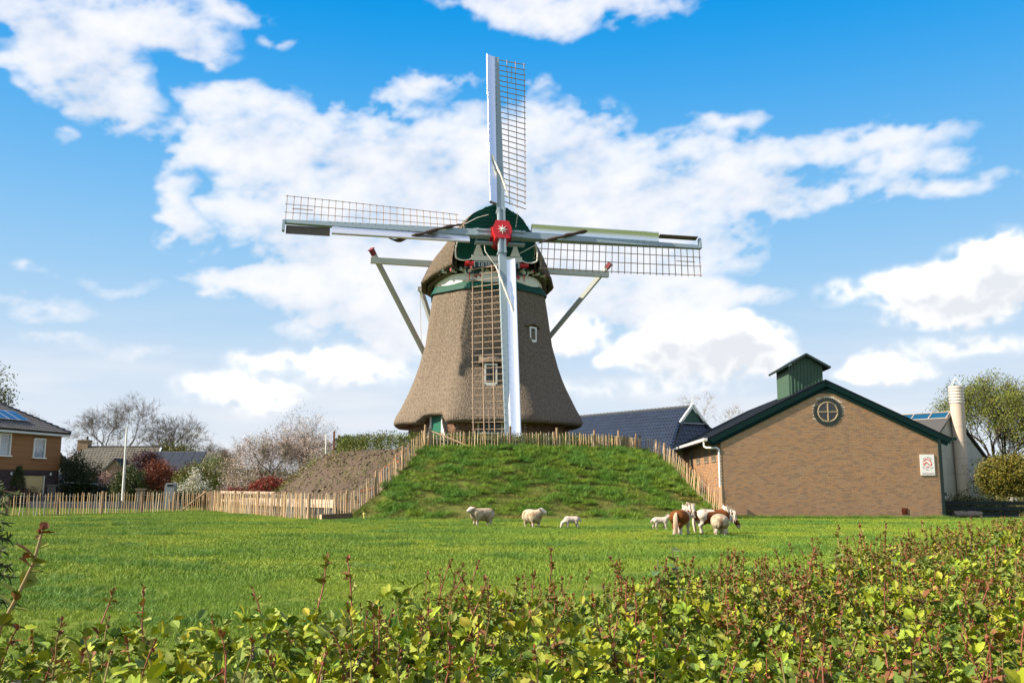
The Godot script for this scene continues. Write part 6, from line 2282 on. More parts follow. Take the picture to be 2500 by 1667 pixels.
	for k in 16:
		var y := 0.22 - k * 0.038
		var tip := Vector3(0.06 + 0.05 * sin(k * 2.1), y - 0.01, 0.08 * cos(k * 1.7))
		var root := Vector3(-0.3, y + 0.06, 0.0)
		cs.tube([root, root.lerp(tip, 0.5) + Vector3(0, 0.02, 0), tip], [0.006, 0.004, 0.002], 4)
		for i in 110:
			var t2 := i / 110.0
			var p := root.lerp(tip, t2)
			var d := ((tip - root).normalized() * 0.6 + Vector3(rng.randfn(), rng.randfn(), rng.randfn()).normalized()).normalized()
			lf.col = vary(Color(0.05, 0.075, 0.02), 0.3)
			var w := d.cross(Vector3(0, 0.3, 1)).normalized() * 0.004
			lf.quad(p - w, p + w, p + d * 0.035 + w * 0.5, p + d * 0.035 - w * 0.5)
	part("stem", cs, paint(Color(0.1, 0.06, 0.04), 0.9), cb)
	part("needles", lf, leaf_matt, cb).set_meta("kind", "stuff")


# --- animals: one skin over tapered bones, meshed as surface nets ---------------------------
func skin(bones: Array, cell: float, k: float, ruffle: float, color_at: Callable) -> Shape:
	var lo := Vector3.ONE * 1e9
	var hi := Vector3.ONE * -1e9
	for b in bones:
		var r := maxf(b[2], b[3]) + 0.13
		lo = lo.min((b[0] as Vector3).min(b[1]) - Vector3.ONE * r)
		hi = hi.max((b[0] as Vector3).max(b[1]) + Vector3.ONE * r)
	var nx := int((hi.x - lo.x) / cell) + 2
	var ny := int((hi.y - lo.y) / cell) + 2
	var nz := int((hi.z - lo.z) / cell) + 2
	var sum := PackedFloat32Array()
	var best := PackedFloat32Array()
	var who := PackedInt32Array()
	sum.resize(nx * ny * nz)
	best.resize(nx * ny * nz)
	best.fill(1e9)
	who.resize(nx * ny * nz)
	for bi in bones.size():
		var a: Vector3 = bones[bi][0]
		var e: Vector3 = bones[bi][1]
		var ra: float = bones[bi][2]
		var rb: float = bones[bi][3]
		var m := maxf(ra, rb) + 0.1
		var p0 := (a.min(e) - Vector3.ONE * m - lo) / cell
		var p1 := (a.max(e) + Vector3.ONE * m - lo) / cell
		var d := e - a
		var dd := maxf(d.length_squared(), 1e-9)
		for z in range(maxi(0, int(p0.z)), mini(nz, int(p1.z) + 2)):
			for y in range(maxi(0, int(p0.y)), mini(ny, int(p1.y) + 2)):
				for x in range(maxi(0, int(p0.x)), mini(nx, int(p1.x) + 2)):
					var p := lo + Vector3(x, y, z) * cell
					var t := clampf((p - a).dot(d) / dd, 0.0, 1.0)
					var f := p.distance_to(a + d * t) - lerpf(ra, rb, t)
					if f > 0.12:
						continue
					var i := (z * ny + y) * nx + x
					sum[i] += exp(-k * f)
					if f < best[i]:
						best[i] = f
						who[i] = bi
	var val := PackedFloat32Array()
	val.resize(sum.size())
	for i in sum.size():
		if sum[i] <= 0.0:
			val[i] = 0.2
			continue
		var v := -log(sum[i]) / k
		if ruffle > 0.0 and absf(v) < 0.06 and bones[who[i]][4] == "wool":
			var p := Vector3(i % nx, (i / nx) % ny, i / (nx * ny)) * cell
			v += shape_noise.get_noise_3d(p.x * 14.0, p.y * 14.0, p.z * 14.0) * ruffle + shape_noise.get_noise_3d(p.x * 34.0, p.y * 34.0, p.z * 34.0) * ruffle * 0.6
		val[i] = v
	var ver := PackedVector3Array()
	var cols := []
	var id := {}
	var step := [1, nx, nx * ny]
	for z in nz - 1:
		for y in ny - 1:
			for x in nx - 1:
				var i := (z * ny + y) * nx + x
				var mask := 0
				for c in 8:
					if val[i + (c & 1) + ((c >> 1) & 1) * nx + (c >> 2) * nx * ny] < 0.0:
						mask |= 1 << c
				if mask == 0 or mask == 255:
					continue
				var acc := Vector3.ZERO
				var n := 0
				for c in 8:
					for ax in 3:
						if c & (1 << ax):
							continue
						var c2 := c | (1 << ax)
						if ((mask >> c) & 1) == ((mask >> c2) & 1):
							continue
						var va := val[i + (c & 1) + ((c >> 1) & 1) * nx + (c >> 2) * nx * ny]
						var vb := val[i + (c2 & 1) + ((c2 >> 1) & 1) * nx + (c2 >> 2) * nx * ny]
						var q := Vector3(c & 1, (c >> 1) & 1, c >> 2)
						q[ax] += va / (va - vb)
						acc += q
						n += 1
				var p := lo + (Vector3(x, y, z) + acc / n) * cell
				id[i] = ver.size()
				ver.append(p)
				cols.append(color_at.call(p, bones[who[i]][4]))
	var idx := PackedInt32Array()
	for i in id:
		for ax in 3:
			var j: int = i + step[ax]
			if j >= val.size() or (val[i] < 0.0) == (val[j] < 0.0):
				continue
			var u: int = step[(ax + 1) % 3]
			var w: int = step[(ax + 2) % 3]
			if not (id.has(i - u) and id.has(i - w) and id.has(i - u - w)):
				continue
			var q := [id[i], id[i - u], id[i - u - w], id[i - w]]
			if val[i] >= 0.0:
				q.reverse()
			idx.append_array(PackedInt32Array([q[0], q[1], q[2], q[0], q[2], q[3]]))
	var s := Shape.new()
	s.smooth(ver, idx, cols)
	return s


func turned(p: Vector3, pivot: Vector3, a: float) -> Vector3:
	return pivot + (p - pivot).rotated(Vector3.UP, a)


func fur(rough := 0.95) -> StandardMaterial3D:
	var m := tinted(rough, noise_tex(0.08, 3, 0.7, 1.0, 25, 128), 0.15)
	m.uv1_triplanar = true
	m.uv1_scale = Vector3.ONE * 3.0
	return m


func head_parts(o: Node3D, eye: Array, nose: Vector3, nose_r: float, dark: Material) -> void:
	for e in eye:
		var s := Shape.new()
		s.tube([e + Vector3(0, -0.004, 0), e + Vector3(0, 0.004, 0)], [0.017], 8)
		part("eye", s, dark, o)
	var s2 := Shape.new()
	s2.tube([nose + Vector3(0, -0.01, 0), nose + Vector3(0, 0.012, 0)], [nose_r, nose_r * 0.8], 8)
	part("nose", s2, dark, o)


func sheep(label: String, at: Vector3, dir: Vector2, head_turn: float, mark: bool, tagged: bool, head_up := 0.0) -> void:
	var t := thing("sheep", label, "sheep", at, atan2(-dir.y, dir.x), "woolly white sheep grazing the pasture")
	t.scale = Vector3.ONE * 0.92
	var pv := Vector3(0.26, 0.5, 0)
	var h := func(x: float, y: float, z: float) -> Vector3: return turned(Vector3(x, y + head_up, z), pv, head_turn)
	var bones := [
		[Vector3(-0.33, 0.455, 0.05), Vector3(0.22, 0.46, 0.05), 0.215, 0.2, "wool"], [Vector3(-0.33, 0.455, -0.05), Vector3(0.22, 0.46, -0.05), 0.215, 0.2, "wool"],
		[Vector3(-0.25, 0.39, 0.0), Vector3(0.15, 0.39, 0.0), 0.2, 0.19, "wool"], [Vector3(0.2, 0.47, 0), h.call(0.4, 0.58, 0), 0.17, 0.115, "wool"],
		[Vector3(-0.4, 0.44, 0), Vector3(-0.42, 0.4, 0), 0.18, 0.15, "wool"],
		[h.call(0.38, 0.58, 0), h.call(0.46, 0.63, 0), 0.1, 0.085, "face"], [h.call(0.45, 0.64, 0), h.call(0.59, 0.575, 0), 0.082, 0.05, "face"], [h.call(0.56, 0.585, 0), h.call(0.605, 0.565, 0), 0.05, 0.042, "face"],
		[h.call(0.42, 0.68, 0.06), h.call(0.39, 0.725, 0.18), 0.03, 0.014, "face"], [h.call(0.42, 0.68, -0.06), h.call(0.39, 0.725, -0.18), 0.03, 0.014, "face"]]
	for s in [-1, 1]:
		bones.append([Vector3(0.2, 0.34, s * 0.12), Vector3(0.21, 0.2, s * 0.115), 0.085, 0.042, "wool"])
		bones.append([Vector3(0.21, 0.2, s * 0.115), Vector3(0.215, 0.11, s * 0.115), 0.03, 0.026, "leg"])
		bones.append([Vector3(0.215, 0.11, s * 0.115), Vector3(0.22, 0.02, s * 0.115), 0.026, 0.027, "leg"])
		bones.append([Vector3(-0.34, 0.36, s * 0.13), Vector3(-0.31, 0.24, s * 0.13), 0.12, 0.06, "wool"])
		bones.append([Vector3(-0.31, 0.24, s * 0.13), Vector3(-0.385, 0.17, s * 0.125), 0.045, 0.03, "leg"])
		bones.append([Vector3(-0.385, 0.17, s * 0.125), Vector3(-0.36, 0.02, s * 0.125), 0.028, 0.028, "leg"])
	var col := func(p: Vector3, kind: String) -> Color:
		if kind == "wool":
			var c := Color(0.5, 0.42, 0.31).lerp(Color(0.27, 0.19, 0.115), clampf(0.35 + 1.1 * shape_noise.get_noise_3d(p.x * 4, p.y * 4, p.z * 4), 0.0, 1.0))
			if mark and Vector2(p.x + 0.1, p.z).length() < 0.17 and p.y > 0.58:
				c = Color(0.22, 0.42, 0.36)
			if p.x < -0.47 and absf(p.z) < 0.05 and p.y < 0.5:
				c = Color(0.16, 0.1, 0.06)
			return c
		if kind == "leg":
			return Color(0.62, 0.5, 0.42) if p.y > 0.035 else Color(0.08, 0.07, 0.06)
		return Color(0.6, 0.53, 0.47)
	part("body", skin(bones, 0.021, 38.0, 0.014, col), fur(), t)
	var dark := paint(Color(0.02, 0.018, 0.018), 0.3)
	head_parts(t, [h.call(0.5, 0.655, 0.068), h.call(0.5, 0.655, -0.068)], h.call(0.648, 0.572, 0), 0.032, dark)
	if tagged:
		var s := Shape.new()
		s.box(h.call(0.42, 0.46, 0.02), Vector3(0.05, 0.075, 0.05), Basis(Vector3.UP, 0.7) * Basis(Vector3.FORWARD, 0.78))
		part("neck_tag", s, paint(Color(0.85, 0.62, 0.05), 0.5), t)


func lamb(label: String, at: Vector3, dir: Vector2, graze: bool, head_turn: float, stride: float) -> void:
	var t := thing("lamb", label, "lamb", at, atan2(-dir.y, dir.x), "white lambs on the pasture")
	var pv := Vector3(0.14, 0.33, 0)
	var h := func(x: float, y: float, z: float) -> Vector3: return turned(Vector3(x, y, z), pv, head_turn)
	var bones := [[Vector3(-0.18, 0.32, 0), Vector3(0.13, 0.315, 0), 0.095, 0.09, "wool"], [Vector3(-0.1, 0.29, 0), Vector3(0.1, 0.29, 0), 0.085, 0.085, "wool"]]
	var head := []
	if graze:
		head = [h.call(0.29, 0.19, 0), h.call(0.35, 0.055, 0)]
		bones += [[Vector3(0.12, 0.33, 0), h.call(0.27, 0.22, 0), 0.075, 0.05, "wool"], [head[0], head[1], 0.058, 0.033, "face"]]
		for s in [-1, 1]:
			bones.append([h.call(0.27, 0.22, s * 0.04), h.call(0.22, 0.24, s * 0.1), 0.02, 0.012, "face"])
	else:
		head = [h.call(0.25, 0.44, 0), h.call(0.36, 0.395, 0)]
		bones += [[Vector3(0.12, 0.33, 0), h.call(0.23, 0.42, 0), 0.075, 0.05, "wool"], [head[0], head[1], 0.055, 0.033, "face"]]
		for s in [-1, 1]:
			bones.append([h.call(0.23, 0.47, s * 0.04), h.call(0.22, 0.5, s * 0.1), 0.02, 0.012, "face"])
	for s in [-1, 1]:
		var o: float = stride * s
		bones.append([Vector3(0.12, 0.25, s * 0.055), Vector3(0.12 + o * 0.3, 0.14, s * 0.06), 0.05, 0.028, "wool"])
		bones.append([Vector3(0.12 + o * 0.3, 0.14, s * 0.06), Vector3(0.12 + o * 0.6, 0.012, s * 0.06), 0.024, 0.02, "leg"])
		bones.append([Vector3(-0.19, 0.29, s * 0.055), Vector3(-0.17 + o * 0.4, 0.2, s * 0.06), 0.07, 0.04, "wool"])
		bones.append([Vector3(-0.17 + o * 0.4, 0.2, s * 0.06), Vector3(-0.225 + o * 0.7, 0.12, s * 0.06), 0.032, 0.024, "leg"])
		bones.append([Vector3(-0.225 + o * 0.7, 0.12, s * 0.06), Vector3(-0.205 + o, 0.012, s * 0.06), 0.022, 0.02, "leg"])
	bones.append([Vector3(-0.27, 0.35, 0), Vector3(-0.33, 0.28, 0), 0.022, 0.018, "wool"])
	bones.append([Vector3(-0.33, 0.28, 0), Vector3(-0.345, 0.2, 0), 0.018, 0.014, "wool"])
	var col := func(_p: Vector3, kind: String) -> Color: return Color(0.58, 0.49, 0.41) if kind == "wool" else (Color(0.62, 0.53, 0.47) if kind == "face" else Color(0.55, 0.46, 0.39))
	part("body", skin(bones, 0.015, 60.0, 0.006, col), fur(), t)
	var dark := paint(Color(0.03, 0.025, 0.025), 0.3)
	var f: Vector3 = (head[1] - head[0]).normalized()
	var side := f.cross(Vector3.UP).normalized()
	head_parts(t, [head[0] + f * 0.045 + side * 0.045 + Vector3(0, 0.012, 0), head[0] + f * 0.045 - side * 0.045 + Vector3(0, 0.012, 0)], head[1] + f * 0.03, 0.016, dark)


func pony(label: String, at: Vector3, dir: Vector2, head_turn: float, variant: int, drop := 0.0) -> void:
	var t := thing("pony", label, "pony", at, atan2(-dir.y, dir.x), "brown and white shaggy ponies")
	t.scale = Vector3.ONE * 0.95
	var pv := Vector3(0.3, 0.62, 0)
	var h := func(x: float, y: float, z: float) -> Vector3: return turned(Vector3(x, y - drop * clampf((x - 0.26) / 0.25, 0.0, 1.0), z), pv, head_turn)
	var bones := [
		[Vector3(-0.4, 0.585, 0.05), Vector3(0.28, 0.57, 0.04), 0.185, 0.17, "body"], [Vector3(-0.4, 0.585, -0.05), Vector3(0.28, 0.57, -0.04), 0.185, 0.17, "body"],
		[Vector3(-0.15, 0.51, 0), Vector3(0.15, 0.51, 0), 0.19, 0.18, "body"], [Vector3(0.26, 0.62, 0), h.call(0.52, 0.76, 0), 0.165, 0.115, "neck"],
		[h.call(0.52, 0.77, 0), h.call(0.6, 0.73, 0), 0.1, 0.095, "head"], [h.call(0.59, 0.72, 0), h.call(0.73, 0.5, 0), 0.09, 0.055, "head"], [h.call(0.72, 0.5, 0), h.call(0.745, 0.45, 0), 0.055, 0.05, "muzzle"],
		[h.call(0.54, 0.85, 0.045), h.call(0.54, 0.91, 0.055), 0.024, 0.01, "head"], [h.call(0.54, 0.85, -0.045), h.call(0.54, 0.91, -0.055), 0.024, 0.01, "head"]]
	for s in [-1, 1]:
		var o: float = 0.07 * s if variant == 0 else 0.03 * s
		bones.append([Vector3(0.26, 0.5, s * 0.11), Vector3(0.28 + o, 0.3, s * 0.11), 0.09, 0.05, "body"])
		bones.append([Vector3(0.28 + o, 0.3, s * 0.11), Vector3(0.27 + o * 1.6, 0.08, s * 0.11), 0.04, 0.036, "shin"])
		bones.append([Vector3(0.27 + o * 1.6, 0.08, s * 0.11), Vector3(0.285 + o * 1.6, 0.02, s * 0.11), 0.04, 0.045, "hoof"])
		bones.append([Vector3(-0.42, 0.55, s * 0.12), Vector3(-0.36 - o * 0.5, 0.4, s * 0.125), 0.14, 0.085, "body"])
		bones.append([Vector3(-0.36 - o * 0.5, 0.4, s * 0.125), Vector3(-0.48 - o, 0.28, s * 0.12), 0.07, 0.047, "body"])
		bones.append([Vector3(-0.48 - o, 0.28, s * 0.12), Vector3(-0.45 - o, 0.08, s * 0.12), 0.042, 0.036, "shin"])
		bones.append([Vector3(-0.45 - o, 0.08, s * 0.12), Vector3(-0.435 - o, 0.02, s * 0.12), 0.04, 0.045, "hoof"])
	var brown := Color(0.17, 0.062, 0.02)
	var white := Color(0.58, 0.5, 0.42)
	var col := func(p: Vector3, kind: String) -> Color:
		var n := shape_noise.get_noise_3d(p.x * 3, p.y * 3, p.z * 3 + variant * 9.0) * 0.1
		if kind == "hoof":
			return Color(0.3, 0.22, 0.16) if p.y < 0.05 else white
		if kind == "shin":
			return white if p.y < 0.27 + n else brown
		if kind == "muzzle":
			return Color(0.4, 0.3, 0.25) if variant == 0 else white
		if kind == "head":
			return brown * 0.85
		if kind == "neck":
			return brown if p.y > 0.62 + n else white
		if variant == 0:
			return white if p.x + n > 0.13 and p.x + n < 0.27 or (p.x > 0.2 and p.y < 0.42) else vary(brown, 0.1)
		return white if p.x + n < -0.36 or (p.x + n > 0.0 and p.x + n < 0.14 and p.y < 0.62) or (p.x + n < -0.1 and p.y > 0.72 + n) else brown
	part("body", skin(bones, 0.02, 42.0, 0.0, col), fur(0.75), t)
	var dark := paint(Color(0.02, 0.018, 0.018), 0.3)
	head_parts(t, [h.call(0.63, 0.7, 0.083), h.call(0.63, 0.7, -0.083)], h.call(0.775, 0.44, 0), 0.02, dark)
	var g := RandomNumberGenerator.new()
	g.seed = 7 + variant
	var mane := Shape.new()
	var blond := Color(0.66, 0.55, 0.45)
	for i in 150:
		var u := g.randf()
		var p: Vector3 = h.call(lerpf(0.26, 0.6, u), lerpf(0.76, 0.86, sin(u * 2.4) * 0.9), g.randf_range(-0.02, 0.02))
		var s := 1.0 if g.randf() < 0.5 else -1.0
		var out: Vector3 = h.call(lerpf(0.26, 0.6, u) + g.randf_range(-0.02, 0.1), lerpf(0.76, 0.86, sin(u * 2.4) * 0.9) + g.randf_range(0.04, 0.23), s * g.randf_range(0.01, 0.11))
		var fall: Vector3 = h.call(lerpf(0.28, 0.64, u) + g.randf_range(-0.02, 0.06), lerpf(0.62, 0.68, u) + g.randf_range(-0.14, 0.1), s * g.randf_range(0.11, 0.16))
		mane.col = vary(blond, 0.15)
		if g.randf() < 0.45:
			mane.tube([p, p.lerp(out, 0.5), out], [0.022, 0.016, 0.003], 4)
		else:
			mane.tube([p, out.lerp(p, 0.5) + Vector3(0, 0.02, 0), (out + fall) * 0.5, fall], [0.024, 0.024, 0.018, 0.004], 4)
	for i in 16:
		var p: Vector3 = h.call(0.57, 0.83, g.randf_range(-0.05, 0.05))
		var q: Vector3 = h.call(0.68 + g.randf_range(-0.02, 0.03), 0.62 + g.randf_range(-0.06, 0.06), g.randf_range(-0.08, 0.08))
		mane.col = vary(blond, 0.12)
		mane.tube([p, h.call(0.65, 0.8, g.randf_range(-0.06, 0.06)), q], [0.022, 0.02, 0.004], 4)
	part("mane", mane, tinted(0.7), t)
	var tail := Shape.new()
	for i in 44:
		var w := g.randf_range(-0.055, 0.055)
		var dx := g.randf_range(-0.05, 0.02)
		tail.col = vary(Color(0.48, 0.3, 0.18).lerp(blond, 0.8 if variant == 1 else g.randf() * 0.35), 0.15)
		tail.tube([Vector3(-0.575, 0.7, w * 0.3), Vector3(-0.66 + dx * 0.5, 0.6, w * 0.7), Vector3(-0.665 + dx, 0.35, w), Vector3(-0.63 + dx, g.randf_range(0.06, 0.16), w * 1.1)], [0.025, 0.03, 0.022, 0.005], 4)
	part("tail", tail, tinted(0.7), t)


func build_animals() -> void:
	sheep("sheep standing side on, leftmost of the animals, looking left", Vector3(-1.12, 0, -34.0), Vector2(-0.86, 0.5), 0.15, false, false)
	sheep("sheep with a yellow neck tag, head turned to the right", Vector3(0.72, 0, -32.4), Vector2(0.45, 0.9), 0.95, false, true)
	sheep("sheep seen from behind with a blue-green mark on its back", Vector3(6.03, 0, -27.6), Vector2(0.12, -1.0), 0.3, true, false, -0.2)
	lamb("lamb grazing with its head in the grass", Vector3(1.98, 0, -31.9), Vector2(-1.0, 0.08), true, 0.1, 0.015)
	lamb("lamb walking with raised head, left of the ponies", Vector3(4.9, 0, -31.1), Vector2(1.0, 0.1), false, -0.75, 0.06)
	pony("brown and white pony seen from behind, its tousled pale mane turned right", Vector3(4.95, 0, -27.75), Vector2(0.42, -0.9), -1.25, 0, 0.05)
	pony("brown and white pony standing broadside behind the marked sheep", Vector3(6.1, 0, -28.5), Vector2(1.0, -0.08), -0.2, 1, 0.22)


# --- the hawthorn hedge in the foreground ---------------------------------------------------
const FAR_EDGE := [[-2.4, -2.7], [-1.75, -3.1], [-1.05, -3.5], [0.0, -4.95], [1.92, -6.3], [5.1, -9.7], [7.4, -12.6]]
const TALL := [Vector3(-1.21, 1.16, -3.2), Vector3(-0.9, 1.12, -3.6), Vector3(-0.82, 1.22, -4.0), Vector3(-0.64, 1.2, -3.9), Vector3(-0.51, 1.02, -4.4), Vector3(0.16, 1.19, -4.6), Vector3(0.33, 0.99, -4.8), Vector3(0.63, 1.1, -5.0), Vector3(1.22, 1.15, -5.3), Vector3(1.4, 1.05, -5.6), Vector3(1.78, 1.12, -5.8), Vector3(2.12, 1.22, -6.2), Vector3(2.44, 1.22, -6.5), Vector3(2.56, 1.23, -6.6), Vector3(2.91, 1.17, -7.0), Vector3(3.13, 1.21, -7.2), Vector3(3.65, 1.23, -7.6), Vector3(3.96, 1.13, -8.0), Vector3(4.2, 1.12, -8.2), Vector3(4.59, 1.13, -8.6), Vector3(1.45, 1.04, -5.2), Vector3(0.69, 1.04, -4.6), Vector3(0.46, 1.04, -4.7), Vector3(-0.07, 1.07, -4.3), Vector3(-0.99, 1.06, -3.3), Vector3(-1.27, 1.09, -3.0), Vector3(0.94, 1.05, -4.9), Vector3(1.99, 1.12, -5.6), Vector3(2.98, 1.08, -6.6)]
const LEAF_HALF := [Vector2(0.03, 0.0), Vector2(0.16, 0.2), Vector2(0.31, 0.42), Vector2(0.27, 0.5), Vector2(0.32, 0.68), Vector2(0.18, 0.78), Vector2(0.15, 0.92), Vector2(0.0, 1.0)]
const ROUND_HALF := [Vector2(0.03, 0.0), Vector2(0.26, 0.12), Vector2(0.4, 0.36), Vector2(0.38, 0.62), Vector2(0.22, 0.86), Vector2(0.0, 1.0)]


func far_edge(x: float) -> float:
	for i in FAR_EDGE.size() - 1:
		if x <= FAR_EDGE[i + 1][0]:
			return lerpf(FAR_EDGE[i][1], FAR_EDGE[i + 1][1], clampf((x - FAR_EDGE[i][0]) / (FAR_EDGE[i + 1][0] - FAR_EDGE[i][0]), 0.0, 1.0))
	return -12.6


func leaf_shape(s: Shape, at: Transform3D, size: float, half: Array, fold: float, curl: float) -> void:
	for sd in [-1, 1]:
		for i in half.size() - 2:
			var q := []
			for h in [Vector2(0, 0.45), half[i], half[i + 1]]:
				q.append(at * (Vector3(sd * h.x, absf(h.x) * fold - h.y * h.y * curl, -h.y) * size))
			if sd > 0:
				s.tri(q[0], q[2], q[1])
			else:
				s.tri(q[0], q[1], q[2])
		var c := at * (Vector3(0, -0.2 * curl, -0.45) * size)
		var e := at * (Vector3(0, -curl, -1.0) * size)
		var l: Vector2 = half[half.size() - 2]
		var w := at * (Vector3(sd * l.x, absf(l.x) * fold - l.y * l.y * curl, -l.y) * size)
		if sd > 0:
			s.tri(c, e, w)
		else:
			s.tri(c, w, e)


func rosette(n: int, sd: int, half: Array, size: float) -> ArrayMesh:
	var s := Shape.new()
	var g := RandomNumberGenerator.new()
	g.seed = sd
	for i in n:
		var b := Basis(Vector3.UP, TAU * i / n + g.randf_range(-0.5, 0.5)) * Basis(Vector3.RIGHT, g.randf_range(0.1, 1.35)) * Basis(Vector3(0, 0, 1), g.randf_range(-0.6, 0.6))
		var k := g.randf_range(0.7, 1.3)
		s.col = Color(k * g.randf_range(0.85, 1.2), k, k * g.randf_range(0.7, 1.1))
		leaf_shape(s, Transform3D(b, b * Vector3(0, 0, -size * 0.3) + Vector3(0, g.randf_range(-0.01, 0.012), 0)), size * g.randf_range(0.6, 1.15), half, 0.35, g.randf_range(-0.1, 0.35))
	return s.mesh()


func build_hedge() -> void:
	var hedge := thing("hawthorn_hedge", "leafy hawthorn hedge with red shoot tips crossing the foreground", "hedge")
	var leaf_m := leafy(0.6, 0.5, 0.35)
	var cover := FastNoiseLite.new()
	cover.frequency = 0.9
	cover.seed = 4
	var top := func(x: float, z: float) -> float: return 0.92 + 0.09 * cover.get_noise_2d(x, z) + 0.05 * cover.get_noise_2d(x * 3.0, z * 3.0) + clampf((x - 1.0) * 0.035, 0.0, 0.15) + clampf((0.3 - x) * 0.1, 0.0, 0.08)
	var kinds := [Color(0.27, 0.325, 0.024), Color(0.22, 0.29, 0.026), Color(0.165, 0.24, 0.028), Color(0.105, 0.17, 0.028), Color(0.31, 0.32, 0.028), Color(0.18, 0.23, 0.038)]
	var ros := [rosette(7, 1, LEAF_HALF, 0.041), rosette(7, 2, LEAF_HALF, 0.036), rosette(6, 3, LEAF_HALF, 0.046)]
	var xf := [[], [], []]
	var cols := [[], [], []]
	var singles := []
	for i in 21500:
		var x := rng.randf_range(-2.4, 7.2)
		var fe := far_edge(x)
		var z := rng.randf_range(fe, -1.55)
		if absf(x) > -z * 0.6 + 0.35 or (z > -2.4 and rng.randf() < 0.3):
			continue
		var sparse := clampf(0.62 + (x + 0.95) * 0.6, 0.5, 1.0)
		if x < -0.2:
			sparse *= smoothstep(-0.5, 0.0, cover.get_noise_2d(x * 1.6 + 20.0, z * 1.6) + 0.1)
		if rng.randf() > sparse:
			continue
		var h: float = top.call(x, z)
		var rim := clampf((z - fe) / 0.35, 0.0, 1.0)
		var y: float = h - absf(rng.randfn()) * 0.14 * lerpf(1.6, 1.0, rim) - (1.0 - rim) * 0.06
		var k := rng.randi() % 3
		var tilt := Basis(Vector3(rng.randfn(), 0, rng.randfn()).normalized(), rng.randf_range(0.0, 0.8))
		xf[k].append(Transform3D(tilt * Basis(Vector3.UP, rng.randf() * TAU).scaled(Vector3.ONE * rng.randf_range(0.6, 1.35)), Vector3(x, y, z)))
		var c: Color = kinds[rng.randi() % kinds.size()]
		if rng.randf() < clampf(0.02 + x * 0.015, 0.01, 0.08):
			c = Color(0.2, 0.1, 0.035)
		cols[k].append(vary(c, 0.2, 0.08))
	for k in 3:
		scatter("foliage", ros[k], leaf_m, xf[k], cols[k], hedge)
	# the largest leaves one by one
	var single := []
	for k in 4:
		var s := Shape.new()
		leaf_shape(s, Transform3D(), 0.05, LEAF_HALF, 0.3, 0.1 + 0.08 * k)
		single.append(s.mesh())
	var lm := []
	for c in kinds:
		var m := leafy(0.55, 0.5, 0.35)
		m.albedo_color = c.linear_to_srgb()
		lm.append(m)
	var bark := paint(Color(0.12, 0.095, 0.085), 0.85)
	var young := paint(Color(0.26, 0.075, 0.045), 0.6)
	var green_stem := paint(Color(0.28, 0.2, 0.075), 0.6)
	for i in 230:
		var x := rng.randf_range(-1.6, 1.9)
		var z := rng.randf_range(maxf(far_edge(x) + 0.1, -3.4), -2.2)
		if absf(x) > -z * 0.56:
			continue
		var o := part("leaf", single[rng.randi() % 4], lm[rng.randi() % 5], hedge)
		o.transform = Transform3D(Basis(Vector3.UP, rng.randf() * TAU) * Basis(Vector3.RIGHT, rng.randf_range(-0.5, 0.6)) * Basis(Vector3(0, 0, 1), rng.randf_range(-0.6, 0.6)), Vector3(x, float(top.call(x, z)) + rng.randf_range(-0.06, 0.05), z))
	# upright shoots with red tips
	var kinds_of_shoot := []
	var shoot_shapes := []
	for k in 9:
		var g := RandomNumberGenerator.new()
		g.seed = 300 + k
		var stem := Shape.new()
		var pts := []
		var lean := Vector3(g.randfn() * 0.08, 0, g.randfn() * 0.08)
		for i in 6:
			var t := i / 5.0
			pts.append(Vector3(0, t, 0) + lean * t * t + Vector3(g.randfn(), 0, g.randfn()) * 0.012)
		stem.tube(pts, [0.012, 0.011, 0.01, 0.009, 0.008, 0.006], 5)
		var small := Shape.new()
		for i in 20:
			var t := g.randf_range(0.12, 0.95)
			var b := Basis(Vector3.UP, g.randf() * TAU) * Basis(Vector3.RIGHT, g.randf_range(0.1, 1.1)) * Basis(Vector3(0, 0, 1), g.randf_range(-0.5, 0.5))
			var kk := g.randf_range(0.7, 1.3)
			small.col = Color(kk * 0.17, kk * 0.19, kk * 0.03) if g.randf() < 0.75 else Color(kk * 0.2, kk * 0.09, kk * 0.04)
			leaf_shape(small, Transform3D(b, pts[int(t * 5)].lerp(pts[mini(5, int(t * 5) + 1)], fmod(t * 5, 1.0))), g.randf_range(0.08, 0.17) * (1.15 - t * 0.5), LEAF_HALF, 0.35, 0.1)
		var tip := Shape.new()
		for i in 8:
			var b := Basis(Vector3.UP, g.randf() * TAU) * Basis(Vector3.RIGHT, g.randf_range(0.5, 1.4))
			var kk := g.randf_range(0.7, 1.3)
			tip.col = Color(0.2 * kk, 0.06 * kk, 0.03 * kk) if g.randf() < 0.6 else Color(0.14 * kk, 0.09 * kk, 0.035 * kk)
			leaf_shape(tip, Transform3D(b, pts[5] - Vector3(0, g.randf_range(0.0, 0.22), 0)), g.randf_range(0.035, 0.075), LEAF_HALF, 0.5, -0.1)
		kinds_of_shoot.append([stem.mesh(), small.mesh(), tip.mesh()])
		shoot_shapes.append([stem, small, tip])
	var spots := []
	for p in TALL:
		spots.append([Vector3(p.x, float(top.call(p.x, p.z)) - 0.16, p.z), p.y - float(top.call(p.x, p.z)) + 0.16, 1.0])
	while spots.size() < 215:
		var x := rng.randf_range(-1.7, 6.5)
		var z := lerpf(far_edge(x), -2.0, pow(rng.randf(), 1.4))
		if absf(x) > -z * 0.57 or rng.randf() > clampf(0.25 + (x + 0.6) * 0.45, 0.14, 1.0):
			continue
		spots.append([Vector3(x, float(top.call(x, z)) - 0.14, z), rng.randf_range(0.15, 0.31), 0.7])
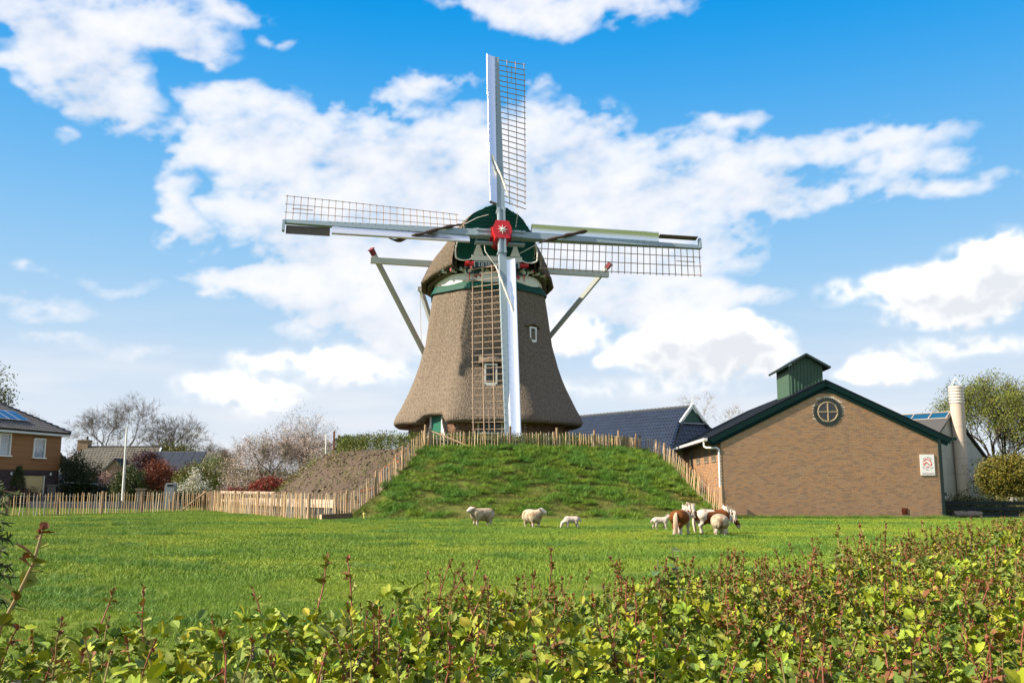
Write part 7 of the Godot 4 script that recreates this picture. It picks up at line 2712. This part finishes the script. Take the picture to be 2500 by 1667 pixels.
	for q in spots:
		var k: Array = kinds_of_shoot[rng.randi() % 9]
		var stem := part("shoot", k[0], young if rng.randf() < 0.65 else green_stem, hedge)
		var w := clampf(float(q[1]), 0.2, 0.36) * 1.0
		stem.transform = Transform3D(Basis(Vector3(rng.randfn(), 0, rng.randfn()).normalized(), absf(rng.randfn()) * 0.24 * (0.7 if q[2] > 0.9 else 1.5)) * Basis(Vector3.UP, rng.randf() * TAU).scaled(Vector3(w, q[1], w)), q[0])
		part("shoot_leaves", k[1], leaf_m, stem)
		part("bud_tip", k[2], leaf_m, stem)
	# the many finer shoots, densest towards the right
	var whole := []
	for k in 5:
		var s := Shape.new()
		var src: Array = shoot_shapes[k]
		src[0].c.fill(Color(0.23, 0.085, 0.045) if k % 2 == 0 else Color(0.22, 0.17, 0.06))
		for q in src:
			s.add(q, Transform3D())
		whole.append(s.mesh())
	for k in 5:
		var sx := []
		var sc := []
		while sx.size() < 105:
			var x := rng.randf_range(-1.7, 7.0)
			var z := lerpf(far_edge(x), -2.0, pow(rng.randf(), 1.3))
			if absf(x) > -z * 0.57 or rng.randf() > clampf(0.2 + (x + 0.6) * 0.4, 0.1, 1.0):
				continue
			var w := rng.randf_range(0.14, 0.28)
			sx.append(Transform3D(Basis(Vector3(rng.randfn(), 0, rng.randfn()).normalized(), absf(rng.randfn()) * 0.4) * Basis(Vector3.UP, rng.randf() * TAU).scaled(Vector3(w * 1.15, w, w * 1.15)), Vector3(x, float(top.call(x, z)) - 0.1, z)))
			sc.append(vary(Color(1, 1, 1), 0.15))
		scatter("shoot_field", whole[k], leaf_m, sx, sc, hedge)
	# bare branches showing in the thin left end
	for b in [[Vector3(-1.5, 0.93, -2.75), Vector3(-1.05, 0.84, -2.35), 0.013], [Vector3(-1.15, 0.86, -2.9), Vector3(-0.6, 0.78, -2.5), 0.012], [Vector3(-0.95, 0.8, -2.75), Vector3(-0.25, 0.72, -2.6), 0.01], [Vector3(-0.8, 0.82, -3.0), Vector3(-0.35, 0.83, -2.5), 0.009], [Vector3(-1.3, 0.78, -2.6), Vector3(-0.85, 0.82, -2.7), 0.009], [Vector3(0.9, 0.82, -2.6), Vector3(1.6, 0.97, -2.9), 0.008], [Vector3(1.0, 0.8, -2.45), Vector3(1.5, 0.9, -2.6), 0.007]]:
		var s := Shape.new()
		var m: Vector3 = (b[0] + b[1]) * 0.5 + Vector3(0.02, 0.03, 0)
		s.tube([b[0], m, b[1]], [b[2], b[2] * 0.85, b[2] * 0.6], 6)
		part("branch", s, bark if b[0].x < 0.5 else young, hedge)
	var under := Shape.new()
	for i in 260:
		var x := rng.randf_range(-1.8, 6.8)
		var z := rng.randf_range(far_edge(x) + 0.3, -1.6)
		var h: float = top.call(x, z)
		var p := Vector3(x, 0, z)
		under.tube([p, p + Vector3(rng.randfn() * 0.06, h * 0.5, rng.randfn() * 0.06), p + Vector3(rng.randfn() * 0.15, h - 0.08, rng.randfn() * 0.15)], [0.014, 0.01, 0.005], 4, false)
	part("stems", under, bark, hedge).set_meta("kind", "stuff")
	# the long leafy shoot leaning in at the left edge
	var lean := part("shoot", kinds_of_shoot[2][0], green_stem, hedge)
	var ld := Vector3(0.2, 0.42, -0.1)
	var ly := ld.normalized()
	var lx := ly.cross(Vector3(0, 0, 1)).normalized()
	lean.transform = look(lx * 0.6, ld, lx.cross(ly) * 0.6, Vector3(-1.47, 0.93, -2.6))
	part("shoot_leaves", kinds_of_shoot[2][1], leaf_m, lean)
	part("bud_tip", kinds_of_shoot[2][2], leaf_m, lean).set_meta("kind", "stuff")

	# round-leaved shrub growing through the hedge
	var rl := []
	for k in 3:
		var s := Shape.new()
		leaf_shape(s, Transform3D(), 0.052, ROUND_HALF, 0.18, 0.12 * k)
		rl.append(s.mesh())
	var rm := [leafy(0.6, 0.35, 0.35), leafy(0.6, 0.35, 0.35)]
	rm[0].albedo_color = Color(0.07, 0.13, 0.045).linear_to_srgb()
	rm[1].albedo_color = Color(0.11, 0.15, 0.045).linear_to_srgb()
	for w in [["round-leaved shrub shoot rising above the middle of the hawthorn hedge", [Vector3(0.79, 1.17, -4.7), Vector3(0.72, 1.12, -4.72), Vector3(0.55, 1.0, -4.3), Vector3(0.66, 0.98, -4.2)]], ["round-leaved shrub growing through the right end of the hawthorn hedge", [Vector3(3.37, 1.08, -7.0), Vector3(3.3, 1.05, -6.6), Vector3(3.05, 1.06, -6.4), Vector3(3.6, 1.02, -6.9), Vector3(1.93, 1.09, -5.7), Vector3(2.2, 1.05, -5.5)]]]:
		var t := thing("round_leaved_shrub", w[0], "shrub", Vector3.ZERO, 0.0, "round-leaved shoots in the hedge")
		for tipp in w[1]:
			var base: Vector3 = tipp + Vector3(rng.randf_range(-0.05, 0.05), -0.34, 0.03)
			var s := Shape.new()
			s.tube([base, (base + tipp) / 2 + Vector3(0.01, 0, 0), tipp], [0.005, 0.004, 0.002], 5)
			part("stem", s, paint(Color(0.16, 0.1, 0.06), 0.7), t)
			for i in 12:
				var o := part("leaf", rl[rng.randi() % 3], rm[rng.randi() % 2], t)
				o.transform = Transform3D(Basis(Vector3.UP, i * 1.6 + rng.randf()) * Basis(Vector3.RIGHT, rng.randf_range(-0.3, 0.7)) * Basis(Vector3(0, 0, 1), rng.randf_range(-0.5, 0.5)).scaled(Vector3.ONE * rng.randf_range(0.7, 1.15)), base.lerp(tipp, 0.25 + 0.75 * i / 11.0))
	# split firewood under the hedge in the near left corner
	var bark_m := paint(Color(0.32, 0.13, 0.055), 0.95, 0.15, noise_tex(0.05, 4, 0.15, 1.0, 88, 128, Vector2(1, 4)), 9.0)
	var cut := paint(Color(0.62, 0.5, 0.42), 0.85, 0.2, noise_tex(0.03, 4, 0.55, 1.0, 89, 128, Vector2(4, 1)), 8.0)
	var names := ["split log with a pale wedge face, leftmost in the near corner", "split log with pale square end beside the wedge log", "small split log at the right of the firewood", "split log standing behind the wedge log"]
	var li := 0
	for q in [[Vector3(-1.5, 0.85, -2.68), 0.14, 0.4, 0.1], [Vector3(-1.26, 0.86, -2.63), 0.115, -0.2, 0.06], [Vector3(-1.1, 0.88, -2.72), 0.07, 0.5, -0.05], [Vector3(-1.42, 0.91, -2.86), 0.09, 0.9, 0.08]]:
		var t := thing("firewood_log", names[li], "log", q[0], q[2], "split firewood under the hedge")
		li += 1
		var o := PackedVector2Array()
		for i in 9:
			var a := deg_to_rad(-35.0 + i * 160.0 / 8.0)
			o.append(Vector2(cos(a), sin(a)) * q[1] * (1.0 + 0.08 * sin(i * 2.3)))
		o.append(Vector2(-0.35, -0.2) * q[1])
		var s := Shape.new()
		s.prism(o, -0.42, -0.006, Basis(Vector3.RIGHT, -PI / 2 + q[3]))
		part("bark", s, bark_m, t)
		var e := Shape.new()
		var o2 := PackedVector2Array()
		for p in o:
			o2.append(p * 0.985)
		e.prism(o2, -0.008, 0.0, Basis(Vector3.RIGHT, -PI / 2 + q[3]))
		part("sawn_end", e, cut, t)
